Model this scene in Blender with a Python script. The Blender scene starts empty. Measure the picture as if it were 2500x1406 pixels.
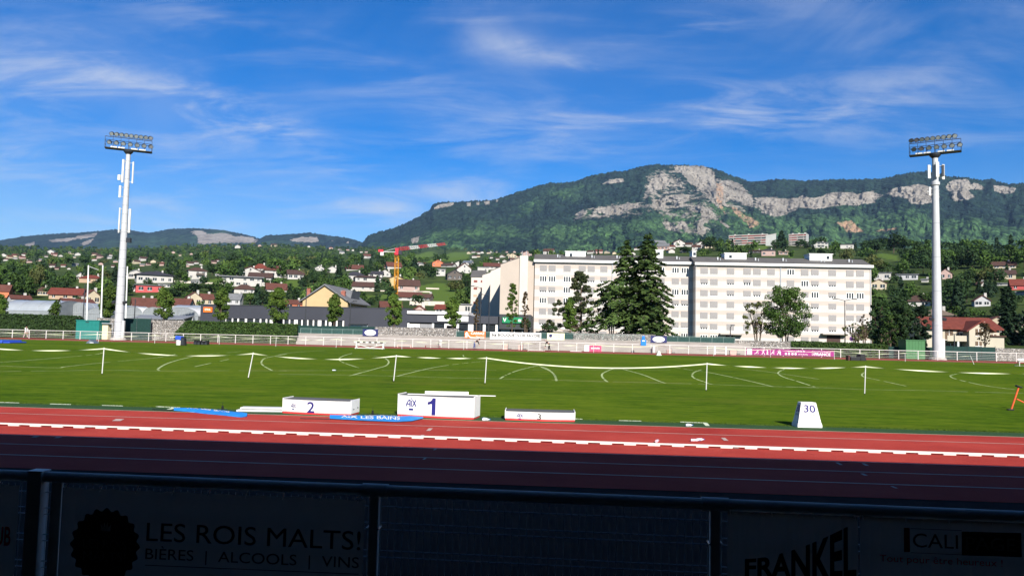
SKY, CLOUD, HAZE, EXPO = .056, 7.0, 2.7e-5, .85
import bpy, bmesh, math, random
import numpy as np
from mathutils import Vector, Matrix, noise as mnoise
R = math.radians
random.seed(7)
RNG = np.random.default_rng(11)
S = bpy.context.scene
COL = S.collection
# ------------------------------------------------------------------ camera geometry (photo is 2500 x 1406)
W, H, F = 2500., 1406., 1800.
CAM = Vector((0, 0, 2.3))
YAW, PITCH, ROLL = R(3.37), math.atan((814 - 703) / 1800), R(1.3)
RM = Matrix.Rotation(YAW, 3, 'Z') @ Matrix.Rotation(math.pi / 2 + PITCH, 3, 'X') @ Matrix.Rotation(ROLL, 3, 'Z')
RI = RM.inverted()
def ray(px, py): return RM @ Vector(((px - W / 2) / F, -(py - H / 2) / F, -1))
def G(px, py, z=0.):
    d = ray(px, py); return CAM + d * ((z - CAM.z) / d.z)
def PY(px, py, Y):
    d = ray(px, py); return CAM + d * (Y / d.y)
def proj(p):
    q = RI @ (Vector(p) - CAM); return (W / 2 + F * q.x / -q.z, H / 2 - F * q.y / -q.z)
def depth(p): return -(RI @ (Vector(p) - CAM)).z
def az_of(px):
    d = ray(px, 814 + .0227 * (px - 1250)); return math.atan2(d.x, d.y)
# ------------------------------------------------------------------ materials
MATS = {}
def nd(t, k, **kw):
    n = t.nodes.new(k)
    for a, b in kw.items(): setattr(n, a, b)
    return n
def ramp(t, stops):
    n = nd(t, 'ShaderNodeValToRGB'); e = n.color_ramp.elements
    while len(e) > 1: e.remove(e[-1])
    e[0].position = stops[0][0]; e[0].color = (*stops[0][1], 1)
    for p, c in stops[1:]:
        x = e.new(p); x.color = (*c, 1)
    return n
def mat(name, c=(.5, .5, .5), rough=.7, var=.14, scale=3., c2=None, bump=0., bscale=None, metal=0., spec=.3, coord='Object', det=4., rnd=0.):
    """Principled surface whose colour wanders between two tones with procedural noise"""
    if name in MATS: return MATS[name]
    m = bpy.data.materials.new(name); m.use_nodes = True; t = m.node_tree; b = t.nodes['Principled BSDF']
    tc = nd(t, 'ShaderNodeTexCoord'); nz = nd(t, 'ShaderNodeTexNoise')
    nz.inputs['Scale'].default_value = scale; nz.inputs['Detail'].default_value = det; nz.inputs['Roughness'].default_value = .62
    t.links.new(tc.outputs[coord], nz.inputs['Vector'])
    a = tuple(max(0, x * (1 - var)) for x in c); d = c2 or tuple(min(1, x * (1 + var)) for x in c)
    rp = ramp(t, [(.32, a), (.68, d)]); t.links.new(nz.outputs['Fac'], rp.inputs['Fac'])
    out = rp.outputs['Color']
    if rnd:
        oi = nd(t, 'ShaderNodeObjectInfo'); hs = nd(t, 'ShaderNodeHueSaturation')
        mr = nd(t, 'ShaderNodeMapRange'); mr.inputs['To Min'].default_value = 1 - rnd; mr.inputs['To Max'].default_value = 1 + rnd
        t.links.new(oi.outputs['Random'], mr.inputs['Value']); t.links.new(mr.outputs[0], hs.inputs['Value'])
        t.links.new(out, hs.inputs['Color']); out = hs.outputs['Color']
    t.links.new(out, b.inputs['Base Color'])
    b.inputs['Roughness'].default_value = rough; b.inputs['Metallic'].default_value = metal
    b.inputs['Specular IOR Level'].default_value = spec
    if bump:
        n2 = nd(t, 'ShaderNodeTexNoise'); n2.inputs['Scale'].default_value = bscale or scale * 6; n2.inputs['Detail'].default_value = 3
        t.links.new(tc.outputs[coord], n2.inputs['Vector'])
        bp = nd(t, 'ShaderNodeBump'); bp.inputs['Strength'].default_value = bump; bp.inputs['Distance'].default_value = .03
        t.links.new(n2.outputs['Fac'], bp.inputs['Height']); t.links.new(bp.outputs[0], b.inputs['Normal'])
    MATS[name] = m; return m
def foliage(name, c, c2, scale=.5, rnd=.25):
    if name in MATS: return MATS[name]
    m = mat(name, c, .75, 0, scale, c2=c2, spec=.2, det=5, rnd=rnd); t = m.node_tree; b = t.nodes['Principled BSDF']
    out = t.nodes['Material Output']; tr = nd(t, 'ShaderNodeBsdfTranslucent'); mx = nd(t, 'ShaderNodeMixShader'); mx.inputs[0].default_value = .22
    src = b.inputs['Base Color'].links[0].from_socket
    t.links.new(src, tr.inputs['Color']); t.links.new(b.outputs[0], mx.inputs[1]); t.links.new(tr.outputs[0], mx.inputs[2])
    t.links.new(mx.outputs[0], out.inputs['Surface']); return m
# ------------------------------------------------------------------ objects
def tag(o, label=None, cat=None, group=None, kind=None):
    for k, v in (('label', label), ('category', cat), ('group', group), ('kind', kind)):
        if v: o[k] = v
    return o
def thing(name, label, cat, loc=(0, 0, 0), rz=0., group=None):
    o = bpy.data.objects.new(name, None); COL.objects.link(o); o.location = loc; o.rotation_euler = (0, 0, rz)
    o.empty_display_size = .2
    return tag(o, label, cat, group)
def link(name, me, parent=None):
    o = bpy.data.objects.new(name, me); COL.objects.link(o)
    if parent: o.parent = parent
    return o
def np_mesh(name, v, quads, mats, mi=None, smooth=False):
    v = np.asarray(v, dtype=np.float32); quads = np.asarray(quads, dtype=np.int32); n = len(quads); k = quads.shape[1]
    me = bpy.data.meshes.new(name); me.vertices.add(len(v)); me.vertices.foreach_set('co', v.ravel())
    me.loops.add(n * k); me.loops.foreach_set('vertex_index', quads.ravel())
    me.polygons.add(n); me.polygons.foreach_set('loop_start', np.arange(0, n * k, k, dtype=np.int32))
    if mi is not None: me.polygons.foreach_set('material_index', np.asarray(mi, dtype=np.int32))
    if smooth: me.polygons.foreach_set('use_smooth', np.ones(n, dtype=bool))
    for m in mats: me.materials.append(m)
    me.update(calc_edges=True); return me
class MB:
    def __init__(s, off=(0, 0, 0)): s.v = []; s.f = []; s.m = []; s.o = Vector(off); s.mi = 0; s.cut = []
    def add(s, vs, fs):
        b = len(s.v); s.cut.append((b, len(s.f))); s.v += [tuple(Vector(p) - s.o) for p in vs]; s.f += [tuple(i + b for i in f) for f in fs]; s.m += [s.mi] * len(fs); return s
    def box(s, c, d, rz=0., M=None):
        x, y, z = [k / 2 for k in d]
        vs = [Vector(p) for p in ((-x, -y, -z), (x, -y, -z), (x, y, -z), (-x, y, -z), (-x, -y, z), (x, -y, z), (x, y, z), (-x, y, z))]
        Q = M if M is not None else Matrix.Rotation(rz, 3, 'Z')
        return s.add([Q @ p + Vector(c) for p in vs], [(0, 3, 2, 1), (4, 5, 6, 7), (0, 1, 5, 4), (1, 2, 6, 5), (2, 3, 7, 6), (3, 0, 4, 7)])
    def bx(s, x0, x1, y0, y1, z0, z1): return s.box(((x0 + x1) / 2, (y0 + y1) / 2, (z0 + z1) / 2), (abs(x1 - x0), abs(y1 - y0), abs(z1 - z0)))
    def tube(s, p, q, r, r2=None, n=8):
        p = Vector(p); q = Vector(q); r2 = r if r2 is None else r2; d = (q - p)
        if d.length < 1e-6: return s
        Q = d.to_track_quat('Z', 'Y').to_matrix()
        vs = []
        for c, rr in ((p, r), (q, r2)):
            for i in range(n):
                a = 2 * math.pi * i / n; vs.append(c + Q @ Vector((rr * math.cos(a), rr * math.sin(a), 0)))
        fs = [(i, (i + 1) % n, n + (i + 1) % n, n + i) for i in range(n)] + [tuple(range(n - 1, -1, -1)), tuple(range(n, 2 * n))]
        return s.add(vs, fs)
    def path(s, ps, r, n=8):
        for a, b in zip(ps, ps[1:]): s.tube(a, b, r, n=n)
        return s
    def lathe(s, c, prof, n=20):
        c = Vector(c); vs = []; k = len(prof)
        for i in range(n):
            a = 2 * math.pi * i / n
            vs += [c + Vector((r * math.cos(a), r * math.sin(a), z)) for r, z in prof]
        fs = [(i * k + j, ((i + 1) % n) * k + j, ((i + 1) % n) * k + j + 1, i * k + j + 1) for i in range(n) for j in range(k - 1)]
        fs += [tuple(i * k + k - 1 for i in range(n)), tuple(i * k for i in range(n - 1, -1, -1))]
        return s.add(vs, fs)
    def extr(s, poly, vec):
        """closed polygon (3d points) swept along vec"""
        p = [Vector(a) for a in poly]; v = Vector(vec); n = len(p)
        return s.add(p + [a + v for a in p], [tuple(range(n - 1, -1, -1)), tuple(range(n, 2 * n))] + [(i, (i + 1) % n, n + (i + 1) % n, n + i) for i in range(n)])
    def each(s, name, m, parent=None, smooth=False, bevel=0):
        """every piece a mesh of its own"""
        c = s.cut + [(len(s.v), len(s.f))]
        for (v0, f0), (v1, f1) in zip(c, c[1:]):
            q = MB(); q.v = s.v[v0:v1]; q.f = [tuple(i - v0 for i in f) for f in s.f[f0:f1]]; q.m = s.m[f0:f1]; q.build(name, m, parent, smooth, bevel)
    def build(s, name, m, parent=None, smooth=False, bevel=0):
        me = bpy.data.meshes.new(name); me.from_pydata(s.v, [], s.f); ms = m if isinstance(m, (list, tuple)) else [m]
        for x in ms: me.materials.append(x)
        if len(ms) > 1: me.polygons.foreach_set('material_index', s.m)
        bm = bmesh.new(); bm.from_mesh(me); bmesh.ops.recalc_face_normals(bm, faces=bm.faces); bm.to_mesh(me); bm.free()
        if smooth:
            me.polygons.foreach_set('use_smooth', [True] * len(me.polygons)); me.set_sharp_from_angle(angle=R(40))
        o = link(name, me, parent)
        if bevel:
            b = o.modifiers.new('b', 'BEVEL'); b.width = bevel; b.segments = 2; b.limit_method = 'ANGLE'
        return o
def copy_tree(o, parent=None):
    c = o.copy(); COL.objects.link(c)
    if parent: c.parent = parent
    for ch in o.children: copy_tree(ch, c)
    return c
TXT = {}
def text_co(body, bold=0.):
    """vertices (n,2) normalised to width 1, faces, aspect"""
    k = (body, bold)
    if k in TXT: return TXT[k]
    cu = bpy.data.curves.new('t', 'FONT'); cu.body = body; cu.size = 1; cu.offset = bold; cu.resolution_u = 4
    o = bpy.data.objects.new('t', cu); COL.objects.link(o); bpy.context.view_layer.update()
    me = bpy.data.meshes.new_from_object(o.evaluated_get(bpy.context.evaluated_depsgraph_get()))
    v = np.array([tuple(p.co) for p in me.vertices])[:, :2]; f = [tuple(p.vertices) for p in me.polygons]
    if body == '1': v = np.array([(.52, 0), (1, 0), (1, 1), (.62, 1), (.5, .88), (.3, .8), (0, .76), (0, .6), (.52, .66)]); f = [tuple(range(9))]
    lo, hi = v.min(0), v.max(0); v = (v - lo) / (hi - lo)
    bpy.data.objects.remove(o); bpy.data.curves.remove(cu); bpy.data.meshes.remove(me)
    TXT[k] = (v, f); return TXT[k]
for tx in (('LES ROIS MALTS!', 0), ('BIÈRES  |  ALCOOLS  |  VINS', 0), ('LES ROIS', 0), ('MALTS!', 0), ('FRANKEL', .03), ('CALI', .0), ('PAGE', .0), ('Tout pour être heureux !', .0),
           ('UB', .02), ('30', .02), ('DIMA', .0), ('1', .035), ('2', .015), ('3', .012), ('AIX', 0), ('les bains', 0), ('Ste BOUQUETS DE SAVOIE', .02), ('CARRAZ', .03), ('savoie', .02), ('www.athle.fr', .01),
           ('#CFAthlé', 0), ('CHAMPIONNATS', 0), ('DE', 0), ('FRANCE', .02), ('BACH', 0), ('V', .03), ('on', .03), ('Cycles', 0), ('STIHL', .02), ('Vert', .02), ('CONFORT', 0), ('jardin', .03), ('lesenne', 0), ('RIVA DE LA VILLE', .02), ('AIX LES BAINS', .02), ('Menuiserie', 0), ('et bois', 0)):
    text_co(*tx)
def text_on(mb, body, bold, o, ux, uy, shape=None):
    """lay lettering on a surface: o lower-left corner, ux / uy full width and height vectors"""
    v, f = text_co(body, bold); o = Vector(o); ux = Vector(ux); uy = Vector(uy)
    if shape: v = np.array([shape(a, b) for a, b in v])
    return mb.add([o + ux * float(a) + uy * float(b) for a, b in v], f)
# ------------------------------------------------------------------ palette
white = mat('white_paint', (.78, .78, .76), .45, .05, 6)
offwhite = mat('old_white_metal', (.6, .6, .56), .45, .1, 5)
railwhite = mat('rail_white', (.58, .57, .54), .4, .06, 3)
greymetal = mat('grey_metal', (.42, .44, .46), .35, .1, 4, metal=.3)
galv = mat('galvanised', (.45, .47, .49), .4, .12, 3, metal=.5)
dark = mat('dark_metal', (.03, .034, .04), .45, .2, 4)
black = mat('black_plastic', (.012, .012, .014), .5, .2, 5)
glass = mat('dark_glass', (.02, .025, .03), .08, .3, 1.5, spec=.6)
lampglass = mat('lamp_glass', (.25, .28, .3), .08, .2, 4, spec=.7)
blueprint = mat('navy_print', (.02, .02, .16), .5, .1)
ink = mat('black_print', (.012, .012, .014), .6, .1)
redprint = mat('red_print', (.6, .035, .04), .5, .1)
bark = mat('bark', (.09, .065, .045), .9, .3, 4, bump=.5)
concrete = mat('concrete', (.37, .34, .31), .9, .12, .6, bump=.2, bscale=12)
palegrey = mat('pale_grey', (.55, .55, .54), .6, .08)
# ------------------------------------------------------------------ field, track and ground
YE = G(1240, 1031.3).y; YT = G(1240, 1021.5).y
YL1, YRAIL, YL3, YL4, YL5 = [G(1240, y).y for y in (1048, 1079, 1102.8, 1126.3, 1154)]
YF = G(1240, 857.6).y; YFENCE = G(1240, 853.4).y if False else YF + 8.5
XL, XR = -130., 130.
def sheet(name, x0, x1, y0, y1, z, m, nx=1):
    b = MB(); b.add([(x0, y0, z), (x1, y0, z), (x1, y1, z), (x0, y1, z)], [(0, 1, 2, 3)])
    return tag(b.build(name, m), kind='structure')
def rubber():
    m = mat('red_rubber', (.35, .04, .034), .85, 0, .35, c2=(.49, .072, .056), bump=.6, bscale=90, spec=.04, det=6); t = m.node_tree
    return m
def lawn():
    m = bpy.data.materials.new('lawn'); m.use_nodes = True; t = m.node_tree; b = t.nodes['Principled BSDF']; tc = nd(t, 'ShaderNodeTexCoord')
    def nz(sc, det, sx=1., sy=1.):
        mp = nd(t, 'ShaderNodeMapping'); mp.inputs['Scale'].default_value = (sx, sy, 1); t.links.new(tc.outputs['Object'], mp.inputs[0])
        n = nd(t, 'ShaderNodeTexNoise'); n.inputs['Scale'].default_value = sc; n.inputs['Detail'].default_value = det; n.inputs['Roughness'].default_value = .65
        t.links.new(mp.outputs[0], n.inputs['Vector']); return n.outputs['Fac']
    big, mid, fine = nz(.07, 5), nz(1.1, 6, .45, 1.6), nz(9, 6, .3, 1)
    def math_(op, a, c):
        n = nd(t, 'ShaderNodeMath', operation=op); t.links.new(a, n.inputs[0])
        if isinstance(c, float): n.inputs[1].default_value = c
        else: t.links.new(c, n.inputs[1])
        return n.outputs[0]
    s = math_('ADD', math_('ADD', math_('MULTIPLY', big, .32), math_('MULTIPLY', mid, .36)), math_('MULTIPLY', fine, .32))
    rp = ramp(t, [(.38, (.026, .07, .003)), (.5, (.075, .13, .006)), (.62, (.135, .18, .013))]); t.links.new(s, rp.inputs['Fac'])
    dry = nz(.16, 6, .6, 1.3); mr = nd(t, 'ShaderNodeMapRange', interpolation_type='SMOOTHSTEP'); mr.inputs[1].default_value = .5; mr.inputs[2].default_value = .72; mr.inputs[4].default_value = .5; t.links.new(dry, mr.inputs[0]); dm = nd(t, 'ShaderNodeMix', data_type='RGBA'); t.links.new(mr.outputs[0], dm.inputs[0]); t.links.new(rp.outputs[0], dm.inputs[6]); dm.inputs[7].default_value = (.14, .155, .02, 1)
    t.links.new(dm.outputs[2], b.inputs['Base Color']); b.inputs['Roughness'].default_value = .9; b.inputs['Specular IOR Level'].default_value = .02
    bp = nd(t, 'ShaderNodeBump'); bp.inputs['Strength'].default_value = .9; bp.inputs['Distance'].default_value = .05
    t.links.new(math_('ADD', fine, mid), bp.inputs['Height']); t.links.new(bp.outputs[0], b.inputs['Normal'])
    return m
LAWN = lawn(); RUB = rubber()
farrub = mat('red_rubber_far', (.25, .042, .037), .85, 0, .5, c2=(.34, .066, .057), spec=.2)
sheet('running_track', XL, XR, YL5 - 1.07, YE, .02, RUB)
sheet('dark_shade_strip', XL, XR, 2.6, YL5 - 1.07, .014, mat('shade_black', (.02, .02, .021), .95, .25, 3, bump=.5, bscale=60, spec=.05))  # near-black ground colour painted in place of the deep shade behind the fence
sheet('running_track', XL, XR, YF, YFENCE + .7, .02, farrub)
sheet('lawn', XL, XR, YT, YF, .016, LAWN)
turf = mat('synthetic_turf', (.025, .075, .02), .95, .35, 30, bump=.8, bscale=80)
sheet('turf_border', XL, XR, YE, YT, .02, turf)
# uneven fringe of taller grass where the lawn meets the turf border
n = 9000; fx = RNG.uniform(-17, 15, n); fy = YT + np.abs(RNG.normal(.1, .09, n)) + .05; hh = RNG.uniform(.015, .05, n); a = RNG.uniform(0, math.pi, n); w = .012
v = np.stack([np.stack([fx - w * np.cos(a), fy - w * np.sin(a), np.full(n, .015)], 1), np.stack([fx + w * np.cos(a), fy + w * np.sin(a), np.full(n, .015)], 1),
              np.stack([fx + RNG.normal(0, .02, n), fy + RNG.normal(0, .02, n), hh], 1)], 1).reshape(-1, 3)
o = link('grass_fringe', np_mesh('grass_fringe', v, np.arange(3 * n).reshape(-1, 3), [foliage('fringe', (.05, .1, .012), (.1, .17, .025), 3)])); tag(o, kind='stuff', label='ragged fringe of long grass along the turf border', cat='grass')
linew = mat('lane_paint', (.5, .38, .34), .7, .14, 4)
beige = mat('kerb_paint', (.62, .5, .36), .7, .12, 4)
mk = MB()
def strip(y, w, x0=XL, x1=XR, z=.026): mk.add([(x0, y - w / 2, z), (x1, y - w / 2, z), (x1, y + w / 2, z), (x0, y + w / 2, z)], [(0, 1, 2, 3)])
for y in (YL1, YL3, YL4, YL5): strip(y, .055)
def quadpx(ps, z=.027): mk.add([G(x, y, z) for x, y in ps], [tuple(range(len(ps)))])
quadpx([(273, 1027), (283, 1022), (304, 1022), (294, 1027)]); quadpx([(205, 1043), (222, 1038), (239, 1038), (222, 1043)])
for c in ((76, 1067), (131, 1068.5)): quadpx([(c[0], c[1]), (c[0] + 8, c[1] - 3), (c[0] + 22, c[1] - 3), (c[0] + 12, c[1])])
quadpx([(1040, 1051), (1047, 1045), (1057, 1045), (1050, 1051)]); quadpx([(1019, 1068), (1029, 1061), (1037, 1061), (1028, 1068)])
quadpx([(1057, 1098), (1062, 1094), (1068, 1094), (1063, 1098)]); quadpx([(1031, 1121), (1036, 1117), (1042, 1117), (1037, 1121)])
quadpx([(1760, 1068), (1770, 1068), (1779, 1075), (1768, 1075)]); quadpx([(1783, 1086), (1794, 1086), (1805, 1094), (1792, 1094)])
quadpx([(2039, 1128), (2046, 1128), (2058, 1134), (2050, 1134)]); quadpx([(2103, 1130), (2110, 1130), (2122, 1136), (2113, 1136)])
quadpx([(2100, 1155), (2108, 1155), (2119, 1160), (2110, 1160)]); quadpx([(2173, 1186), (2180, 1186), (2193, 1191), (2186, 1191)])
tag(mk.build('lane_markings', linew), kind='structure')
mk = MB(); strip(YE - .02, .05); strip(YF + .05, .28, z=.03); tag(mk.build('track_edge_line', beige), kind='structure')
mk = MB()
for x0, x1, y in ((-10, 47, 981.5), (122, 173, 985.5), (249, 300, 989), (1400, 1422, 1021.5), (1511, 1566, 1026)):
    quadpx([(x0, y - .8), (x1, y + .5), (x1, y + 2.2), (x0, y + .8)])
quadpx([(380, 991), (440, 993), (440, 995), (380, 993)]); quadpx([(406, 999), (425, 993), (438, 993), (418, 999)])
quadpx([(1661, 1028.5), (1714, 1030.5), (1714, 1032.5), (1661, 1030.5)]); quadpx([(1714, 1030.5), (1726, 1031), (1733, 1039), (1723, 1039)])
tag(mk.build('border_markings', mat('border_paint', (.62, .7, .5), .7, .1, 5)), kind='structure')
# painted sector and pitch lines in the grass
L1 = [[(0, 884), (70, 879), (168, 871), (232, 865), (253, 860)], [(0, 893), (134, 897.5), (162, 894.5), (252, 885), (372, 874), (420, 866.6), (427, 864)],
      [(0, 906), (140, 905), (252, 903), (389, 905), (560, 904.4), (700, 905)], [(389, 904), (386, 900), (406, 888), (437, 878), (476, 869), (493, 866), (588, 858)],
      [(664, 904), (644, 893), (638, 885), (644, 876), (661, 871), (700, 864)], [(476, 894.6), (599, 868)]]
def cv(l, x0, k): return [(x0 + a * k, 840 + b * k) for a, b in l]
for l in ([(640, 80), (570, 100), (530, 125), (545, 150), (620, 180), (700, 205)], [(830, 105), (920, 120), (960, 150), (940, 185), (860, 210), (770, 235), (620, 275)],
          [(1035, 278), (1250, 225), (1400, 195), (1600, 168), (1780, 150), (1900, 145)], [(1930, 300), (2000, 262), (2100, 225), (2250, 190), (2370, 175)],
          [(2280, 195), (2370, 235), (2410, 275), (2420, 315)], [(0, 262), (600, 268), (1100, 280), (1500, 292), (1950, 302), (2500, 315)], [(0, 230), (900, 228), (1400, 225), (1900, 225)],
          [(1610, 95), (1615, 108), (1640, 118)], [(0, 92), (150, 70), (400, 55)]): L1.append(cv(l, 680, .28))
for l in ([(60, 190), (130, 215), (180, 255), (205, 300), (208, 320)], [(770, 205), (700, 215), (620, 250), (605, 275), (625, 305), (655, 328)], [(790, 218), (960, 265), (1100, 320), (1180, 345)],
          [(1230, 200), (1400, 228), (1530, 245), (1800, 300), (2100, 370)], [(1470, 222), (1410, 245), (1393, 275), (1420, 300), (1500, 328), (1560, 348), (1640, 352)],
          [(280, 315), (700, 327), (1100, 337), (1500, 348), (1900, 362), (2500, 380)], [(2200, 215), (2150, 240), (2145, 260), (2200, 290), (2300, 320), (2460, 372)], [(1830, 215), (2050, 240), (2500, 305)],
          [(0, 222), (500, 222), (1200, 224)]): L1.append(cv(l, 1300, .28))
for l in ([(880, 285), (850, 310), (880, 335), (1000, 360), (1300, 425)], [(1830, 300), (1760, 315), (1760, 335), (1850, 365), (2100, 420), (2440, 465)],
          [(0, 430), (400, 440), (900, 460), (1500, 470), (2000, 485), (2500, 497)]): L1.append(cv(l, 1900, .24))
def smooth(ps, k=6):
    out = []
    for i in range(len(ps) - 1):
        p0 = ps[max(i - 1, 0)]; p1 = ps[i]; p2 = ps[i + 1]; p3 = ps[min(i + 2, len(ps) - 1)]
        for j in range(k):
            u = j / k; out.append(.5 * ((2 * p1) + (p2 - p0) * u + (2 * p0 - 5 * p1 + 4 * p2 - p3) * u * u + (3 * p1 - p0 - 3 * p2 + p3) * u ** 3))
    return out + [ps[-1]]
mk = MB()
for l in L1:
    ps = smooth([Vector(G(x, y, .022)) for x, y in l], 7)
    for a, b in zip(ps, ps[1:]):
        t = (b - a); n = Vector((-t.y, t.x, 0)).normalized() * .055
        if random.random() < .93: mk.add([a - n, b - n, b + n, a + n], [(0, 1, 2, 3)])
tag(mk.build('field_lines', mat('worn_field_paint', (.2, .28, .06), .9, 0, 1.3, c2=(.5, .58, .32), det=6)), kind='structure')

# ------------------------------------------------------------------ terrain: one polar sheet out to the hills
DG = np.array([0, 100, 128, 175, 220, 260, 300, 330, 360, 400, 440, 480, 530, 600, 700, 800, 900, 1000, 1150, 1300, 1500, 1750, 2000, 2300, 2600, 2900, 3300, 3800])
ZL = {0: [0, 0, 0, .6, 2.5, 5, 8.2, 10.5, 13, 17, 22, 27.5, 31, 37, 45, 53, 61, 69, 80, 92, 108, 130, 155, 188, 219, 236, 218, 195],
      700: [0, 0, 0, .6, 2.5, 5.5, 9.5, 13, 16.5, 22, 28, 34, 40, 48, 58, 68, 78, 88, 102, 118, 141, 170, 199, 239, 278, 305, 296, 280],
      1050: [0, 0, 0, .8, 3.5, 7, 11, 14.5, 18.5, 24, 30, 36, 43, 52, 65, 76, 86, 96, 112, 127, 149, 177, 207, 246, 286, 326, 352, 375],
      1350: [0, 0, 0, .6, 3.5, 7.5, 12, 16, 20, 27, 33, 39, 47, 58, 72, 84, 96, 108, 124, 139, 158, 184, 208, 243, 280, 315, 340, 370],
      1650: [0, 0, 0, .5, 3, 7, 12, 16, 21, 28, 35, 42, 51, 64, 82, 98, 109, 118, 130, 142, 160, 186, 212, 246, 284, 320, 350, 380],
      1870: [0, 0, 0, .5, 3, 7, 12, 16, 21, 28, 35, 43, 53, 67, 84, 101, 112, 119, 127, 135, 150, 172, 195, 225, 260, 300, 330, 360],
      2150: [0, 0, 0, .5, 3, 8, 14, 18.5, 23.5, 31, 37.5, 44, 52, 64, 79, 92, 101, 108, 113, 118, 124, 132, 142, 158, 180, 205, 230, 250],
      2500: [0, 0, 0, .5, 3.5, 9, 15, 19, 23.5, 31, 38, 45, 53, 64, 76, 84, 89, 94, 98, 102, 106, 112, 120, 135, 155, 180, 205, 225]}
KX = sorted(ZL); KA = np.array([az_of(x) for x in KX]); KZ = np.array([ZL[x] for x in KX], dtype=float)
def terrain(x, y):
    az = np.arctan2(x, y); d = np.hypot(x, y); a = np.clip(az, KA[0], KA[-1])
    i = np.clip(np.searchsorted(KA, a) - 1, 0, len(KA) - 2); u = (a - KA[i]) / (KA[i + 1] - KA[i]); u = u * u * (3 - 2 * u)
    j = np.clip(np.searchsorted(DG, d) - 1, 0, len(DG) - 2); w = np.clip((d - DG[j]) / (DG[j + 1] - DG[j]), 0, 1)
    z0 = KZ[i, j] * (1 - w) + KZ[i, j + 1] * w; z1 = KZ[i + 1, j] * (1 - w) + KZ[i + 1, j + 1] * w
    fade = np.clip((2.4 - np.abs(az)) / .8, 0, 1); fade = fade * fade * (3 - 2 * fade)
    z = (z0 * (1 - u) + z1 * u) * fade
    k = np.clip((d - 350) / 700, 0, 1)
    return z + k * (3.5 * np.sin(x / 61. + 1.3) * np.sin(y / 83.) + 2.0 * np.sin(x / 27. + y / 35.))
def tz(x, y): return float(terrain(np.array([x]), np.array([y]))[0])
def on_hill(px, py, dmin=120, dmax=3300):
    r = ray(px, py); k = math.hypot(r.x, r.y); ds = np.concatenate([np.arange(dmin, 700, 1.5), np.arange(700, dmax, 6)])
    t = ds / k; X, Y, Z = r.x * t, r.y * t, CAM.z + r.z * t; below = np.nonzero(Z < terrain(X, Y))[0]
    if not len(below): return None
    i = below[0]; return Vector((X[i], Y[i], float(terrain(X[i:i + 1], Y[i:i + 1])[0])))
rings = np.concatenate([[0.01, 40, 80, 100, 110, 118], np.arange(124, 330, 7.), np.geomspace(330, 3800, 110)])
azs = np.concatenate([np.linspace(-math.pi, -.72, 40)[:-1], np.linspace(-.72, .72, 330), np.linspace(.72, math.pi, 40)[1:]])
A, D = np.meshgrid(azs, rings, indexing='ij'); X, Y = D * np.sin(A), D * np.cos(A); Z = terrain(X, Y)
na, nr = A.shape; idx = np.arange(na * nr).reshape(na, nr)
Q = np.stack([idx[:-1, :-1], idx[1:, :-1], idx[1:, 1:], idx[:-1, 1:]], -1).reshape(-1, 4)
def inpoly(px, py, poly):
    c = np.zeros(px.shape, bool); n = len(poly)
    for i in range(n):
        x0, y0 = poly[i]; x1, y1 = poly[i - 1]
        with np.errstate(divide='ignore', invalid='ignore'):
            c ^= ((y0 > py) != (y1 > py)) & (px < (x1 - x0) * (py - y0) / (y1 - y0 + 1e-9) + x0)
    return c
def proj_np(X, Y, Z):
    P = np.stack([X, Y, Z - CAM.z], -1) @ np.array(RI).T; d = np.where(-P[..., 2] < .1, np.nan, -P[..., 2])
    return W / 2 + F * P[..., 0] / d, H / 2 - F * P[..., 1] / d
PX, PYY = proj_np(X, Y, Z)
MEADOW = [[(1040, 641), (1060, 628), (1110, 615), (1150, 617), (1148, 632), (1100, 638)], [(655, 690), (720, 683), (735, 690), (725, 708), (700, 700), (660, 694)],
          [(880, 722), (990, 716), (1010, 726), (890, 734)], [(2140, 628), (2150, 616), (2195, 625), (2190, 636)], [(535, 640), (600, 631), (640, 640), (610, 654), (560, 648)],
          [(1015, 700), (1070, 690), (1150, 705), (1155, 742), (1090, 752), (1020, 735)], [(1000, 628), (1050, 612), (1070, 622), (1030, 634)], [(500, 684), (560, 676), (570, 690), (510, 696)], [(1775, 598), (1870, 598), (1880, 612), (1780, 612)]]
md = np.zeros(X.shape, bool)
for p in MEADOW: md |= inpoly(np.nan_to_num(PX, nan=-1e5), np.nan_to_num(PYY, nan=-1e5), p)
me = np_mesh('ground', np.stack([X, Y, Z - .012], -1).reshape(-1, 3), Q, [], smooth=True)
at = me.attributes.new('meadow', 'FLOAT', 'POINT'); at.data.foreach_set('value', md.astype(np.float32).ravel())
gm = mat('hill_ground', (.018, .034, .01), .95, 0, .03, c2=(.06, .09, .022), det=8, bump=.3, bscale=.4, spec=.1); t = gm.node_tree; b = t.nodes['Principled BSDF']
an = nd(t, 'ShaderNodeAttribute', attribute_name='meadow'); mx = nd(t, 'ShaderNodeMix', data_type='RGBA'); src = b.inputs['Base Color'].links[0].from_socket
mx.inputs[7].default_value = (.08, .13, .022, 1); t.links.new(an.outputs['Fac'], mx.inputs[0]); t.links.new(src, mx.inputs[6]); t.links.new(mx.outputs[2], b.inputs['Base Color'])
me.materials.append(gm); tag(link('ground', me), kind='structure')
verge = mat('verge_grass', (.09, .095, .035), .95, .0, 1.2, c2=(.19, .18, .09), bump=.6, bscale=25, det=6)
sheet('verge', XL, XR, YFENCE + .7, YFENCE + 16, .012, verge)

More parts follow.
